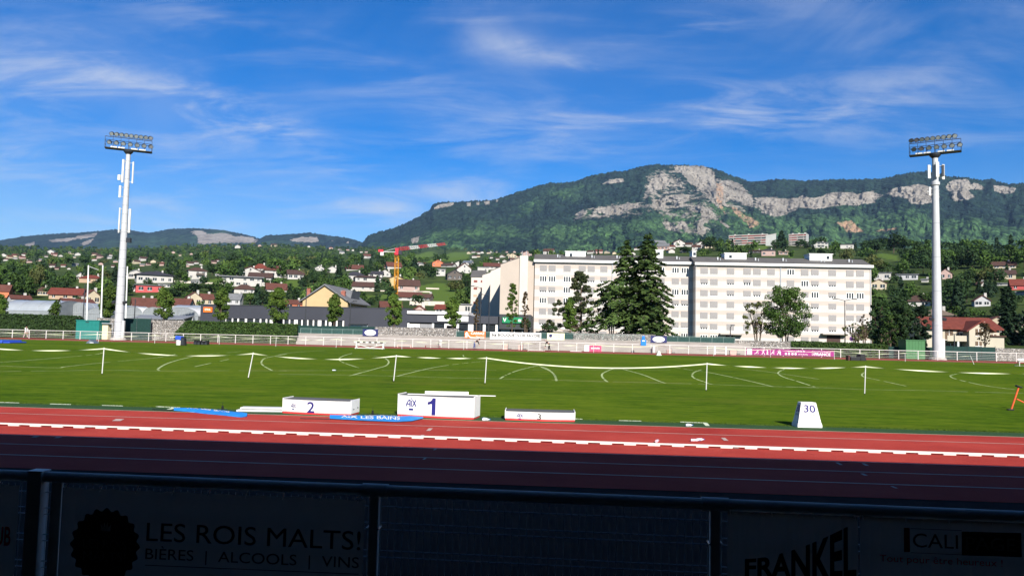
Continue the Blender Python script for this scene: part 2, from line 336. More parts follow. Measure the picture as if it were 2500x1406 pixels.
# ------------------------------------------------------------------ mountains
def zb(l): return [(1400 + x * .224, 380 + y * .224) for x, y in l]
def zc(l): return [(1900 + x * .24, 380 + y * .24) for x, y in l]
def za(l): return [(860 + x * .256, 380 + y * .256) for x, y in l]
def z1(l): return [(x * .256, 540 + y * .256) for x, y in l]
def z2(l): return [(620 + x * .256, 540 + y * .256) for x, y in l]
ROCK = [zb([(1080, 110), (1430, 115), (1500, 150), (1540, 190), (1560, 230), (1540, 290), (1590, 300), (1640, 260), (1700, 270), (1800, 300), (1850, 340), (1880, 400), (1950, 440), (1960, 500), (1950, 575), (1870, 540), (1790, 490), (1720, 470), (1640, 530), (1610, 560), (1660, 640), (1600, 600), (1540, 530), (1480, 480), (1420, 430), (1380, 380), (1300, 330), (1250, 280), (1210, 230), (1180, 190), (1100, 160)]),
        zb([(880, 220), (960, 190), (1050, 260), (1030, 320), (970, 370), (900, 380), (860, 400), (830, 340), (780, 440), (760, 460), (790, 380), (830, 290)]),
        zb([(930, 470), (1010, 430), (1200, 420), (1290, 430), (1280, 480), (1170, 530), (1080, 500), (1010, 530), (1000, 580), (960, 590), (900, 580), (830, 560), (720, 600), (690, 680), (640, 660), (700, 590), (800, 550)]),
        zb([(20, 640), (80, 600), (150, 570), (140, 620), (230, 580), (300, 560), (400, 560), (480, 530), (600, 520), (740, 510), (730, 560), (600, 590), (500, 640), (380, 650), (250, 620), (140, 640), (60, 690), (0, 700)]),
        zb([(980, 700), (1040, 710), (1060, 760), (1120, 770), (1170, 710), (1230, 720), (1260, 800), (1350, 810), (1330, 730), (1400, 680), (1380, 620), (1250, 600), (1260, 560), (1400, 540), (1480, 580), (1540, 640), (1540, 690), (1440, 700), (1420, 760), (1440, 820), (1470, 850), (1400, 870), (1300, 830), (1220, 860), (1190, 800), (1080, 820), (1000, 800)]),
        zb([(1590, 700), (1640, 730), (1710, 780), (1680, 790), (1600, 730)]), zb([(310, 310), (400, 260), (540, 250), (550, 285), (480, 300), (400, 310)]),
        zc([(0, 430), (180, 440), (240, 400), (330, 430), (450, 410), (560, 370), (680, 370), (760, 370), (800, 400), (870, 370), (1000, 355), (1000, 400), (1100, 360), (1160, 340), (1220, 320), (1340, 310), (1430, 285), (1510, 310), (1560, 330), (1640, 340), (1640, 460), (1560, 480), (1470, 500), (1350, 490), (1320, 440), (1220, 420), (1150, 420), (1130, 380), (1000, 430), (990, 480), (850, 500), (760, 520), (700, 500), (540, 520), (400, 545), (300, 540), (200, 520), (120, 560), (0, 590)]),
        zc([(1720, 280), (1800, 240), (1930, 240), (1960, 290), (1940, 330), (1990, 270), (2060, 290), (2130, 350), (2000, 350), (1930, 340), (1960, 390), (2030, 410), (1980, 440), (1900, 450), (1800, 470), (1750, 420), (1780, 370), (1690, 350)]),
        zc([(2180, 300), (2280, 310), (2420, 330), (2400, 380), (2290, 390), (2200, 360)]),
        zb([(1970, 460), (2150, 460), (2300, 470), (2430, 460), (2500, 470), (2500, 560), (2350, 560), (2330, 640), (2200, 670), (2090, 620), (2000, 540)]),
        za([(780, 490), (840, 465), (970, 445), (970, 470), (900, 490), (780, 515)]), za([(1090, 450), (1130, 448), (1130, 482), (1095, 478)]), za([(1180, 442), (1212, 440), (1208, 472), (1180, 470)]), za([(1258, 440), (1312, 430), (1310, 466), (1265, 470)]), za([(1370, 420), (1392, 418), (1390, 442), (1372, 444)]), za([(560, 790), (640, 770), (620, 830), (570, 835)])]
FACE = zb([(800, 200), (900, 170), (1080, 110), (1430, 115), (1560, 230), (1700, 270), (1850, 340), (1950, 440), (2400, 460), (2500, 560), (2330, 640), (2200, 670), (1960, 580), (1750, 650), (1620, 640), (1540, 760), (1460, 870), (1220, 860), (980, 800), (960, 640), (900, 600), (640, 670), (0, 700), (20, 630), (200, 560), (480, 520), (740, 500), (760, 440)])
SCREE = [zb([(1730, 550), (1800, 590), (1850, 640), (1950, 680), (2030, 740), (2000, 770), (1920, 790), (1900, 740), (1830, 690), (1780, 650), (1730, 600)]), zb([(1560, 300), (1620, 310), (1640, 420), (1620, 540), (1660, 640), (1600, 580), (1550, 480)]), zc([(590, 680), (740, 660), (870, 775), (700, 780), (640, 720)]), zc([(980, 760), (1200, 735), (1200, 752), (1000, 775)])]
ROCKL = [z1([(460, 180), (720, 155), (740, 140), (940, 110), (900, 150), (830, 165), (700, 175), (640, 195), (500, 200)]), z1([(230, 225), (340, 190), (330, 220), (260, 240)]), z1([(1690, 85), (1780, 95), (1900, 90), (2000, 120), (2120, 110), (2250, 140), (2350, 140), (2500, 190), (2400, 210), (2200, 205), (2000, 215), (1930, 220), (1850, 200), (1900, 170), (1850, 120)]), z1([(760, 215), (840, 180), (900, 165), (860, 210), (800, 235)]),
         z2([(330, 180), (440, 155), (600, 150), (620, 190), (540, 205), (400, 195)]), z2([(860, 195), (905, 190), (905, 207)]), z2([(720, 185), (760, 180), (750, 192)])]
def vnoise(x, y, s=0):
    """cheap smooth value noise on arrays"""
    xi = np.floor(x).astype(np.int64); yi = np.floor(y).astype(np.int64); u = x - xi; v = y - yi; u = u * u * (3 - 2 * u); v = v * v * (3 - 2 * v)
    def h(a, b):
        n = (a * 374761393 + b * 668265263 + s * 974711) & 0x7fffffff; n = ((n ^ (n >> 13)) * 1274126177) & 0x7fffffff; return ((n ^ (n >> 16)) & 0xffff) / 65535.
    return (h(xi, yi) * (1 - u) + h(xi + 1, yi) * u) * (1 - v) + (h(xi, yi + 1) * (1 - u) + h(xi + 1, yi + 1) * u) * v
def fbm(x, y, s=0, o=5):
    r = 0; a = .5
    for k in range(o): r = r + a * vnoise(x * 2 ** k, y * 2 ** k, s + k); a *= .5
    return r
def mountain(name, ridge, x0, x1, nx, nt, d0, d1, e0, rocks, scree, gul, tree):
    rx = np.array([p[0] for p in ridge], float); ry = np.array([p[1] for p in ridge], float)
    px = np.linspace(x0, x1, nx); top = np.interp(px, rx, ry)
    jag = (tree * (vnoise(px / 3.1, px * 0, 3) - .4) + tree * .8 * (vnoise(px / 1.7, px * 0 + 9, 5) - .5)) / 1800
    T = np.linspace(0, 1, nt); az = np.zeros(nx); er = np.zeros(nx); eb = np.zeros(nx)
    for i in range(nx):
        r = ray(px[i], top[i]); k = math.hypot(r.x, r.y); az[i] = math.atan2(r.x, r.y); er[i] = r.z / k; eb[i] = e0
    E = eb[:, None] + (er - eb)[:, None] * T[None, :] + jag[:, None] * np.clip((T[None, :] - .965) / .035, 0, 1)
    d = d0 + (d1 - d0) * T[None, :] ** 1.15 + 0 * E
    PXX, PYX = proj_np(np.sin(az)[:, None] * d, np.cos(az)[:, None] * d, CAM.z + E * d)
    g = fbm(PXX / 55 + .35 * PYX / 40, PYX / 90, 7) - .5; g2 = fbm(PXX / 16, PYX / 22, 17, 4) - .5
    nzx = (fbm(PXX / 6, PYX / 6, 31, 4) - .5) * 11; nzy = (fbm(PXX / 6, PYX / 6, 41, 4) - .5) * 8
    rs_ = {}; rk = np.zeros(E.shape); sc = np.zeros(E.shape)
    for p in rocks:
        for ox_, oy_, sw in ((0, 0, 3.), (7, 0, 1), (-7, 0, 1), (0, 6, 1), (0, -6, 1), (5, 5, 1), (-5, -5, 1), (12, 0, .6), (-12, 0, .6), (0, 10, .6), (0, -10, .6)): rs_[p[0]] = rs_.get(p[0], 0) + sw * inpoly(PXX + ox_ + nzx * .5, PYX + oy_ + nzy * .5, p)
        rk = np.maximum(rk, rs_[p[0]] / 11.4)
        if max(q[1] for q in p) - min(q[1] for q in p) < 34: rk = np.maximum(rk, .82 * inpoly(PXX + nzx * .4, PYX + nzy * .4, p))
    if rocks is ROCK: rk = np.maximum(rk, .51 * inpoly(PXX + nzx * 1.5, PYX + nzy * 1.5, FACE))
    for p in scree: sc = np.maximum(sc, inpoly(PXX + nzx * .6, PYX + nzy * .6, p).astype(float))
    # scattered crags around the cliffs
    st = fbm(PXX / 30, PYX / 3.2, 77, 4)
    env = np.clip((np.sin(T) * 3)[None, :], 0, 1) * np.clip((T[None, :] - .25) * 6, 0, 1)
    endf = 1 - np.clip((T[None, :] - .9) * 10, 0, 1); d = d + (gul * g + gul * .35 * g2) * (.25 + endf) + np.clip(rk * 1.4 - .4, 0, 1) * (fbm(PXX / 9, PYX / 9, 61, 4) - .5) * gul * .3
    X, Y, Z = np.sin(az)[:, None] * d, np.cos(az)[:, None] * d, CAM.z + E * d
    # back slope and skirt so that the range is a body
    Xb, Yb = np.sin(az) * (d1 + 1600), np.cos(az) * (d1 + 1600); V = np.concatenate([np.stack([X, Y, Z], -1), np.stack([Xb, Yb, np.full(nx, 120.)], -1)[:, None, :]], 1)
    n2 = nt + 1; ix = np.arange(nx * n2).reshape(nx, n2); Qd = np.stack([ix[:-1, :-1], ix[1:, :-1], ix[1:, 1:], ix[:-1, 1:]], -1).reshape(-1, 4)
    me = np_mesh(name, V.reshape(-1, 3), Qd, [], smooth=True)
    z = np.zeros((nx, 1))
    for nm, ar in (('rock', rk), ('scree', sc), ('height', np.repeat(T[None, :], nx, 0))):
        at = me.attributes.new(nm, 'FLOAT', 'POINT'); at.data.foreach_set('value', np.concatenate([ar, z], 1).astype(np.float32).ravel())
    return me
def mountain_mat(name, forest, forest2, dk, rock, rock2, s):
    m = bpy.data.materials.new(name); m.use_nodes = True; t = m.node_tree; b = t.nodes['Principled BSDF']; tc = nd(t, 'ShaderNodeTexCoord')
    def nz(sc, det=5, v=(1, 1, 1), r=.6):
        mp = nd(t, 'ShaderNodeMapping'); mp.inputs['Scale'].default_value = (v[0], v[1] * .3, v[2]); t.links.new(tc.outputs['Object'], mp.inputs[0])
        n = nd(t, 'ShaderNodeTexNoise'); n.inputs['Scale'].default_value = sc; n.inputs['Detail'].default_value = det; n.inputs['Roughness'].default_value = r; t.links.new(mp.outputs[0], n.inputs['Vector']); return n.outputs['Fac']
    def mix(f, a, c):
        n = nd(t, 'ShaderNodeMix', data_type='RGBA'); t.links.new(f, n.inputs[0])
        for k, x in ((6, a), (7, c)):
            if isinstance(x, tuple): n.inputs[k].default_value = (*x, 1)
            else: t.links.new(x, n.inputs[k])
        return n.outputs[2]
    def rm(f, lo, hi):
        n = nd(t, 'ShaderNodeMapRange', interpolation_type='SMOOTHSTEP'); n.inputs[1].default_value = lo; n.inputs[2].default_value = hi; t.links.new(f, n.inputs[0]); return n.outputs[0]
    def mul(a, c):
        n = nd(t, 'ShaderNodeMath', operation='MULTIPLY'); t.links.new(a, n.inputs[0])
        if isinstance(c, float): n.inputs[1].default_value = c
        else: t.links.new(c, n.inputs[1])
        return n.outputs[0]
    A = lambda k: nd(t, 'ShaderNodeAttribute', attribute_name=k).outputs['Fac']
    vo = nd(t, 'ShaderNodeTexVoronoi'); vo.inputs['Scale'].default_value = .045 * s; vm = nd(t, 'ShaderNodeMapping'); vm.inputs['Scale'].default_value = (1, .3, 1); t.links.new(tc.outputs['Object'], vm.inputs[0]); t.links.new(vm.outputs[0], vo.inputs['Vector']); crown = nd(t, 'ShaderNodeRGBToBW'); t.links.new(vo.outputs['Color'], crown.inputs[0]); canopy = nz(.02 * s, 6, r=.75); patch = nz(.0028 * s, 5); dark_ = nz(.0016 * s, 6, (1, 1, 1.8))
    f = mix(rm(canopy, .35, .68), forest, forest2); f = mix(mul(rm(patch, .42, .62), .55), f, tuple(x * 1.5 for x in forest2))
    f = mix(mul(rm(crown.outputs[0], .45, .95), .75), f, tuple(x * 1.9 for x in forest2)); f = mix(mul(rm(crown.outputs[0], .5, .1), .7), f, tuple(x * .5 for x in forest)); f = mix(mul(rm(nz(.006 * s, 6, (1, 1, 1.5), .7), .48, .62), .75), f, tuple(x * .8 for x in dk))
    hi = nd(t, 'ShaderNodeMath', operation='MULTIPLY_ADD'); t.links.new(A('height'), hi.inputs[0]); hi.inputs[1].default_value = .42; hi.inputs[2].default_value = -.2
    sm = nd(t, 'ShaderNodeMath', operation='ADD'); t.links.new(hi.outputs[0], sm.inputs[0]); t.links.new(dark_, sm.inputs[1])
    f = mix(mul(rm(sm.outputs[0], .46, .64), .85), f, mix(rm(crown.outputs[0], .2, .9), tuple(x * .55 for x in dk), tuple(x * 1.35 for x in dk)))
    strata = nz(.011 * s, 6, (.25, .25, 2.6), .7); face = nz(.006 * s, 7, (1, 1, .6), .7); crack = nz(.02 * s, 6, (1.2, 1.2, .35), .65)
    r = mix(rm(face, .35, .65), rock, rock2); r = mix(mul(rm(strata, .56, .64), .75), r, tuple(x * .35 for x in rock)); r = mix(mul(rm(crack, .56, .66), .6), r, tuple(x * .4 for x in rock))
    tuft = nz(.011 * s, 8, (1, 1, 2.2), .72); ad = nd(t, 'ShaderNodeMath', operation='MULTIPLY_ADD'); t.links.new(tuft, ad.inputs[0]); ad.inputs[1].default_value = -1.5; t.links.new(A('rock'), ad.inputs[2]); rkm = rm(ad.outputs[0], -.27, -.13)
    c = mix(rkm, f, r); scr = nz(.03 * s, 4); c = mix(mul(A('scree'), rm(scr, .7, .4)), c, mix(scr, (.3, .18, .11), (.4, .28, .19)))
    t.links.new(c, b.inputs['Base Color']); b.inputs['Roughness'].default_value = .95; b.inputs['Specular IOR Level'].default_value = .05
    bp = nd(t, 'ShaderNodeBump'); bp.inputs['Strength'].default_value = 1.; bp.inputs['Distance'].default_value = 10 / s
    hh = nd(t, 'ShaderNodeMath', operation='ADD'); t.links.new(canopy, hh.inputs[0]); vd = nd(t, 'ShaderNodeMath', operation='MULTIPLY_ADD'); t.links.new(vo.outputs['Distance'], vd.inputs[0]); vd.inputs[1].default_value = -1.6; t.links.new(mul(strata, A('rock')), vd.inputs[2]); t.links.new(vd.outputs[0], hh.inputs[1]); t.links.new(hh.outputs[0], bp.inputs['Height']); t.links.new(bp.outputs[0], b.inputs['Normal'])
    return m
RIDGE = [(840, 625), (870, 603), (885, 592), (900, 575), (930, 565), (960, 557), (1000, 541), (1030, 524), (1050, 512), (1057, 500), (1064, 496), (1085, 493), (1110, 494), (1150, 491), (1200, 489), (1240, 477), (1290, 461), (1310, 455), (1340, 447), (1380, 446), (1410, 442), (1440, 430), (1480, 422), (1500, 418), (1520, 420), (1545, 412), (1570, 405), (1600, 402), (1640, 403), (1680, 404), (1715, 405), (1740, 411), (1770, 421), (1790, 430), (1820, 440), (1835, 445), (1870, 441), (1900, 437), (1945, 440), (1965, 442), (2000, 440), (2050, 438), (2100, 438), (2150, 437), (2170, 433), (2200, 425), (2230, 420), (2260, 418), (2290, 423), (2320, 432), (2350, 432), (2380, 437), (2400, 440), (2420, 437), (2440, 444), (2460, 449), (2500, 447), (2600, 452), (2760, 465), (2950, 490), (3300, 540)]
mm = mountain_mat('mountain_forest', (.015, .04, .02), (.046, .092, .034), (.009, .02, .021), (.2, .183, .158), (.315, .287, .248), 1.)
me = mountain('mountain', RIDGE, 840, 3300, 1650, 230, 2700, 5600, .075, ROCK, SCREE, 520, 3.6); me.materials.append(mm); tag(link('mountain', me), kind='structure')
ml = mountain_mat('far_ridge_forest', (.017, .035, .024), (.03, .058, .032), (.012, .023, .024), (.21, .187, .168), (.29, .262, .238), .7)
LR = [(-400, 604), (-150, 596), (0, 587), (51, 578), (115, 572), (218, 566), (282, 560), (320, 562), (363, 569), (397, 563), (422, 558), (499, 558), (550, 563), (602, 573), (640, 585), (700, 604), (760, 625)]
me = mountain('far_ridge', LR, -400, 700, 620, 60, 5200, 8200, .06, ROCKL, [], 260, 2.0); me.materials.append(ml); tag(link('far_ridge', me), kind='structure')
LR2 = [(560, 615), (620, 590), (640, 579), (653, 574), (692, 573), (730, 570), (753, 568), (786, 573), (838, 579), (876, 588), (930, 606), (1000, 630)]
me = mountain('far_ridge', LR2, 560, 1000, 300, 50, 4800, 7000, .06, ROCKL, [], 200, 2.0); me.materials.append(ml); tag(link('far_ridge', me), kind='structure')
# ------------------------------------------------------------------ inner kerb rail lying on the track
r = thing('kerb_rail', 'long white aluminium kerb rail on short feet crossing the near running track', 'kerb rail', (0, YRAIL, .02))
b = MB(); b.bx(XL, XR, -.022, .022, .03, .06); b.build('rail', railwhite, r)
b, b2 = MB(), MB()
for k in range(-130, 130):
    x = k * .5; (b if -48 <= k < 52 else b2).bx(x, x + .25, -.025, .025, 0, .031)
b.each('foot', railwhite, r); tag(b2.build('far_feet', railwhite, r), kind='stuff')
# ------------------------------------------------------------------ near fence in the shade of the stand
fa, fb = G(160, 1165, 1.06), G(2490, 1261, 1.06)
fd = (fb - fa); fd.z = 0; FL = fd.length; fd.normalize(); fang = math.atan2(fd.y, fd.x); fn = Vector((fd.y, -fd.x, 0))   # fn points to the camera
def FP(px, py, off=0.):
    """point of the fence plane (moved off metres to the camera) under a pixel, as (s along, z)"""
    d = ray(px, py); p0 = fa + fn * off; t = (p0 - CAM).dot(fn) / d.dot(fn); p = CAM + d * t; return ((p - fa).dot(fd), p.z)
fence = thing('handrail_fence', 'grey handrail fence with wire mesh in the shade in front of the stand', 'fence', (fa.x, fa.y, 0), fang)
b = MB(); b.tube((-9, 0, 1.06), (19, 0, 1.06), .043, n=16); b.build('top_rail', offwhite, fence, smooth=True)
sp = [FP(915, 1240)[0], FP(1745, 1280)[0]]; step = sp[1] - sp[0]
posts = [sp[0] + step * k for k in range(-4, 7)]
for k, x in enumerate(posts):
    if k == 3: continue
    b = MB(); b.bx(x - .036, x + .036, -.03, .03, 0, 1.03); b.build('post', offwhite, fence, bevel=.004); b = MB(); b.tube((x - .1, 0, 1.06), (x + .1, 0, 1.06), .051, n=16); b.build('sleeve', offwhite, fence, smooth=True)
    b = MB()
    for sx in (-1, 1):
        b.tube((x + sx * .045, -.06, .78), (x + sx * .045, .03, .78), .008, n=6); b.tube((x + sx * .045, -.06, .3), (x + sx * .045, .03, .3), .008, n=6)
    b.each('bolt', galv, fence)
s0 = FP(92, 1200)[0]
b = MB(); b.bx(s0 - .06, s0 + .06, -.05, .05, 0, 1.1); b.bx(s0 - .066, s0 + .066, -.056, .056, 1.1, 1.112); o = b.build('end_post', railwhite, fence, bevel=.005); o['label'] = 'thick square end post'
b = MB(); x = FP(140, 1200)[0]; b.bx(x - .045, x + .045, -.012, .012, 0, 1.02); b.build('hinge_plate', offwhite, fence, bevel=.003)
zz = [1.06 - q for q in (.125, .25, .3, .46, .51, .67, .72, .88, .93)]
for i in range(len(posts) - 1):
    x0, x1 = posts[i] + .05, posts[i + 1] - .05; b = MB()
    for z in zz: b.tube((x0, .012, z), (x1, .012, z), .0042, n=5)
    k = int((x1 - x0) / .0555)
    for j in range(k + 1):
        x = x0 + (x1 - x0) * j / k; b.tube((x, .006, .08), (x, .006, 1.0), .0024, n=4)
    b.build('wire_panel', greymetal, fence)
def fence_banner(name, label, x0, x1, y0, m, zlow=.12):
    s0, z0 = FP(x0, y0, .02); s1, z1 = FP(x1, y0 + (x1 - x0) * .0405, .02)
    r = thing(name, label, 'banner', tuple(fa + fd * s0 + fn * .03) [:2] + (0,), fang, 'sponsor banners tied to the near fence')
    n = 24; b = MB(); vs = []; ht = z0
    for i in range(n + 1):
        x = (s1 - s0) * i / n; w = .006 * math.sin(i * 1.9) + .004 * math.sin(i * .7 + 1)
        vs += [(x, w - .01, ht + .004 * math.sin(i * 2.1)), (x, w - .01, zlow)]
    fs = []
    for i in range(n):
        a = 2 * i; fs.append((a, a + 1, a + 3, a + 2))
    b.add(vs, fs); b.build('vinyl_sheet', m, r); b = MB()
    for k in range(int((s1 - s0) / .3) + 1):
        b.tube((min(s1 - s0 - .02, .02 + k * .3), -.02, ht - .02), (min(s1 - s0 - .02, .02 + k * .3), .02, ht + .035), .004, n=5)
    b.each('cable_tie', white, r); return r, s0
def fp_loc(px, py, s0): s, z = FP(px, py, .05); return Vector((s - s0, -.026, z))
vinyl = mat('banner_vinyl', (.42, .43, .41), .7, .07, 2, spec=.1)
tt = vinyl.node_tree; tb = tt.nodes['Principled BSDF']; trn = nd(tt, 'ShaderNodeBsdfTranslucent'); trn.inputs['Color'].default_value = (.62, .64, .62, 1); mxs = nd(tt, 'ShaderNodeMixShader'); mxs.inputs[0].default_value = .08; tt.links.new(tb.outputs[0], mxs.inputs[1]); tt.links.new(trn.outputs[0], mxs.inputs[2]); tt.links.new(mxs.outputs[0], tt.nodes['Material Output'].inputs['Surface'])
r, s0 = fence_banner('advertising_banner', 'pale banner on the near fence lettered LES ROIS MALTS with a dark round badge', 157, 893, 1188, vinyl)
def ftext(root, s0, body, bold, x0, x1, yt, yb, m, name='lettering', shape=None):
    """text between pixels (x0,yt) .. (x1,yb) measured at its left end"""
    a = fp_loc(x0, yb, s0); c = fp_loc(x1, yb + (x1 - x0) * .044, s0); t = fp_loc(x0, yt, s0); b = MB()
    text_on(b, body, bold, a, c - a, Vector((0, 0, t.z - a.z)), shape); return b.build(name, m, root)
ftext(r, s0, 'LES ROIS MALTS!', 0, 358, 880, 1274, 1319, ink)
ftext(r, s0, 'BIÈRES  |  ALCOOLS  |  VINS', 0, 355, 876, 1330, 1371, ink)
b = MB(); a = fp_loc(355, 1377, s0); c = fp_loc(876, 1399, s0); b.add([a, c, c + Vector((0, 0, -.006)), a + Vector((0, 0, -.006))], [(0, 1, 2, 3)]); b.build('rule', ink, r)
c = fp_loc(257, 1330, s0); rad = abs(fp_loc(343, 1332, s0).x - c.x); b = MB(); n = 120
vs = [c + Vector((math.cos(2 * math.pi * i / n) * rad * (.95 + .05 * math.cos(20 * 2 * math.pi * i / n)), .0005, math.sin(2 * math.pi * i / n) * rad * (.95 + .05 * math.cos(20 * 2 * math.pi * i / n)))) for i in range(n)]
b.add(vs, [tuple(range(n))]); b.build('badge', ink, r)
grey_ink = mat('grey_print', (.15, .155, .16), .6, .1)
for body, zz_, w in (('LES ROIS', .0, .62), ('MALTS!', -.33, .6)):
    b = MB(); text_on(b, body, 0, c + Vector((-rad * w, -.001, rad * (zz_ - .08))), (2 * rad * w, 0, 0), (0, 0, rad * .24)); b.build('badge_lettering', grey_ink, r)
b = MB(); k = rad * .15; q = c + Vector((0, -.001, rad * .5))
b.add([q + Vector((x * k, 0, z * k)) for x, z in ((-.9, -.8), (.9, -.8), (1, .5), (.5, -.1), (.3, .9), (0, 0), (-.3, .9), (-.5, -.1), (-1, .5))], [tuple(range(9))]); b.build('crown_emblem', palegrey, r)
r, s0 = fence_banner('advertising_banner', 'pale banner on the near fence lettered FRANKEL in letters that grow taller', 1775, 2092, 1246, vinyl)
ftext(r, s0, 'FRANKEL', .03, 1818, 2090, 1262, 1406, ink, shape=lambda a, b: (a, b * (.3 + .7 * a ** 1.6) + .0))
r, s0 = fence_banner('advertising_banner', 'pale banner on the near fence lettered CALI PAGE beside the FRANKEL banner', 2097, 2700, 1258, vinyl)
ftext(r, s0, 'CALI', 0, 2228, 2338, 1300, 1334, ink)
a = fp_loc(2347, 1296, s0); c = fp_loc(2492, 1300, s0); d = fp_loc(2347, 1354, s0); b = MB(); b.add([a, c, c + Vector((0, 0, d.z - a.z)), d], [(0, 1, 2, 3)]); b.build('dark_box', ink, r)
o = ftext(r, s0, 'PAGE', 0, 2357, 2478, 1308, 1340, grey_ink); o.location.y = -.002
b = MB(); a = fp_loc(2206, 1287, s0); c = fp_loc(2220, 1287, s0); d = fp_loc(2206, 1346, s0); b.add([a, c, c + Vector((0, 0, d.z - a.z)), d], [(0, 1, 2, 3)]); b.build('red_tab', mat('dark_red_print', (.25, .03, .02), .6), r)
b = MB(); a = fp_loc(2222, 1288, s0); c = fp_loc(2347, 1293, s0); h = d.z - a.z
for z in (0, h): b.add([a + Vector((0, 0, z)), c + Vector((0, 0, z)), c + Vector((0, 0, z - .004)), a + Vector((0, 0, z - .004))], [(0, 1, 2, 3)])
b.build('box_outline', ink, r)
ftext(r, s0, 'Tout pour être heureux !', 0, 2147, 2447, 1352, 1374, redprint)
r, s0 = fence_banner('advertising_banner', 'end of a pale banner left of the thick post, showing the letters UB', -420, 52, 1163, vinyl)
ftext(r, s0, 'UB', .02, -12, 26, 1283, 1330, redprint)
# ------------------------------------------------------------------ podium
def podium(label, tl, tr, bl, br, dep, num, numbox, logobox, markbox, side=True):
    A, B = G(*bl), G(*br); t = PY(tl[0], tl[1], A.y).z; ax = (B - A); ax.z = 0; wd = ax.length; ang = math.atan2(ax.y, ax.x)
    r = thing('podium_step', label, 'podium step', (A.x, A.y, .02), ang, 'winners podium on the grass edge')
    n = 18; bul = .085
    fr = [(wd * i / n, -bul * math.sin(math.pi * i / n)) for i in range(n + 1)]
    pl = fr + [(wd, dep), (0, dep)]
    bh = .045
    b = MB(); b.extr([(x, y, bh) for x, y in pl], (0, 0, t - bh - .02)); b.build('body', mat('podium_white', (.74, .74, .72), .4, .1, 2.5), r, smooth=True)
    b = MB(); b.extr([(x * .992 + wd * .004, y * .97 + .012, t - .02) for x, y in pl], (0, 0, .012)); b.build('carpet_top', mat('grey_carpet', (.1, .105, .11), .95, .2, 40), r)
    b = MB()
    for x0, x1 in ((-.012, .006), (wd - .006, wd + .012)): b.bx(x0, x1, .0, dep, bh, t + .018)
    b.each('side_edge', white, r)
    b = MB(); b.extr([(x, y - .004, 0) for x, y in pl], (0, 0, bh - .002)); b.build('red_base', redprint, r)
    b = MB(); pr = [(x, y - .003, bh + .012) for x, y in fr]
    for p, q in zip(pr, pr[1:]): b.add([p, q, (q[0], q[1], q[2] + .006), (p[0], p[1], p[2] + .006)], [(0, 1, 2, 3)])
    b.build('red_stripe', redprint, r)
    def spot(px, py):
        s = (px - tl[0]) / (tr[0] - tl[0]); u = ((py - (tl[1] + (tr[1] - tl[1]) * s)) / ((bl[1] + (br[1] - bl[1]) * s) - (tl[1] + (tr[1] - tl[1]) * s))); return s * wd, t * (1 - u)
    def put(name, body, bold, box, m):
        x0, z0 = spot(box[0], box[3]); x1, z1 = spot(box[2], box[1]); b = MB(); v, f = text_co(body, bold); ps = []
        for a, c in v:
            x = x0 + (x1 - x0) * a; ps.append((x, -bul * math.sin(math.pi * x / wd) - .004, z0 + (z1 - z0) * c))
        b.add(ps, f); return b.build(name, m, r)
    put('number', num, {'1': .035, '2': .015, '3': .012}[num], numbox, blueprint if num != '3' else ink)
    # AIX emblem: an arched A, a dotted i and an x over three bars
    x0, z0 = spot(logobox[0], logobox[3]); x1, z1 = spot(logobox[2], logobox[1]); b = MB(); k = x1 - x0; hgt = z1 - z0
    def stroke(ps, w):
        for (a, c), (d, e) in zip(ps, ps[1:]):
            n_ = math.hypot((d - a) * k, (e - c) * hgt) or 1; ox, oz = -(e - c) * hgt / n_ * w, (d - a) * k / n_ * w
            q = []
            for u, v_, sg in ((a, c, 1), (a, c, -1), (d, e, -1), (d, e, 1)):
                x = x0 + u * k + ox * sg; q.append((x, -bul * math.sin(math.pi * x / wd) - .005, z0 + v_ * hgt + oz * sg))
            b.add(q, [(0, 1, 2, 3)])
    w = k * .05
    stroke([(.0, .3), (.06, .5), (.16, .68), (.28, .8), (.4, .84)], w); stroke([(.38, .84), (.38, .3)], w); stroke([(.08, .5), (.38, .5)], w)
    stroke([(.52, .3), (.52, .78)], w); stroke([(.52, .88), (.52, .97)], w * 1.2); stroke([(.64, .3), (.98, .84)], w); stroke([(.62, .84), (.8, .6), (.92, .44), (1, .3)], w)
    for q in (.36, .5, .64): stroke([(q, 0), (q, .16)], w * 1.6)
    b.build('emblem', blueprint, r)
    put('small_lettering', 'lesenne', 0, markbox, grey_ink)
    if num == '2':
        b = MB()
        for y, z in ((.15, .14), (dep * .72, .16)): b.bx(wd + .012, wd + .016, y, y + .08, z, z + .022)
        b.each('hand_slot', black, r)
    return r, wd, t, dep
podium('low white podium step numbered 2 with a red foot, left of the number 1 step', (691.7, 974), (855.5, 980.3), (689.8, 1009.5), (855.5, 1016.5), .62, '2', (754, 982, 772, 1008), (712.5, 984.5, 725.5, 1001), (818, 994, 837, 997), True)
p1r, p1w, p1t, p1d = podium('tall white podium step numbered 1 with a red foot', (974.5, 964), (1154.5, 969), (971, 1016.5), (1156, 1025.5), .62, '1', (1048, 972, 1067, 1013.5), (995, 972, 1020, 1002), (1117, 992, 1136, 995.5), True)
podium('lowest white podium step numbered 3 with a red foot', (1236, 1003.5), (1401, 1008), (1233.5, 1026.5), (1403, 1031), .62, '3', (1312, 1011, 1321, 1025.5), (1263, 1009, 1278, 1024), (1368, 1017, 1386, 1019.5), True)
def lie(name, label, cat, a, c, hgt, dep, m, z=0., group=None, zoff=0):
    A, B = G(a[0], a[1], z), G(c[0], c[1], z); ax = B - A; ang = math.atan2(ax.y, ax.x); w = math.hypot(ax.x, ax.y)
    r = thing(name, label, cat, (A.x, A.y, z), ang, group); return r, w
zt = p1t + .012
r, w = lie('aluminium_beam', 'white metal profile lying along the top of podium step 1', 'metal profile', (1019, 970), (1129, 972), .06, .12, white, z=zt)
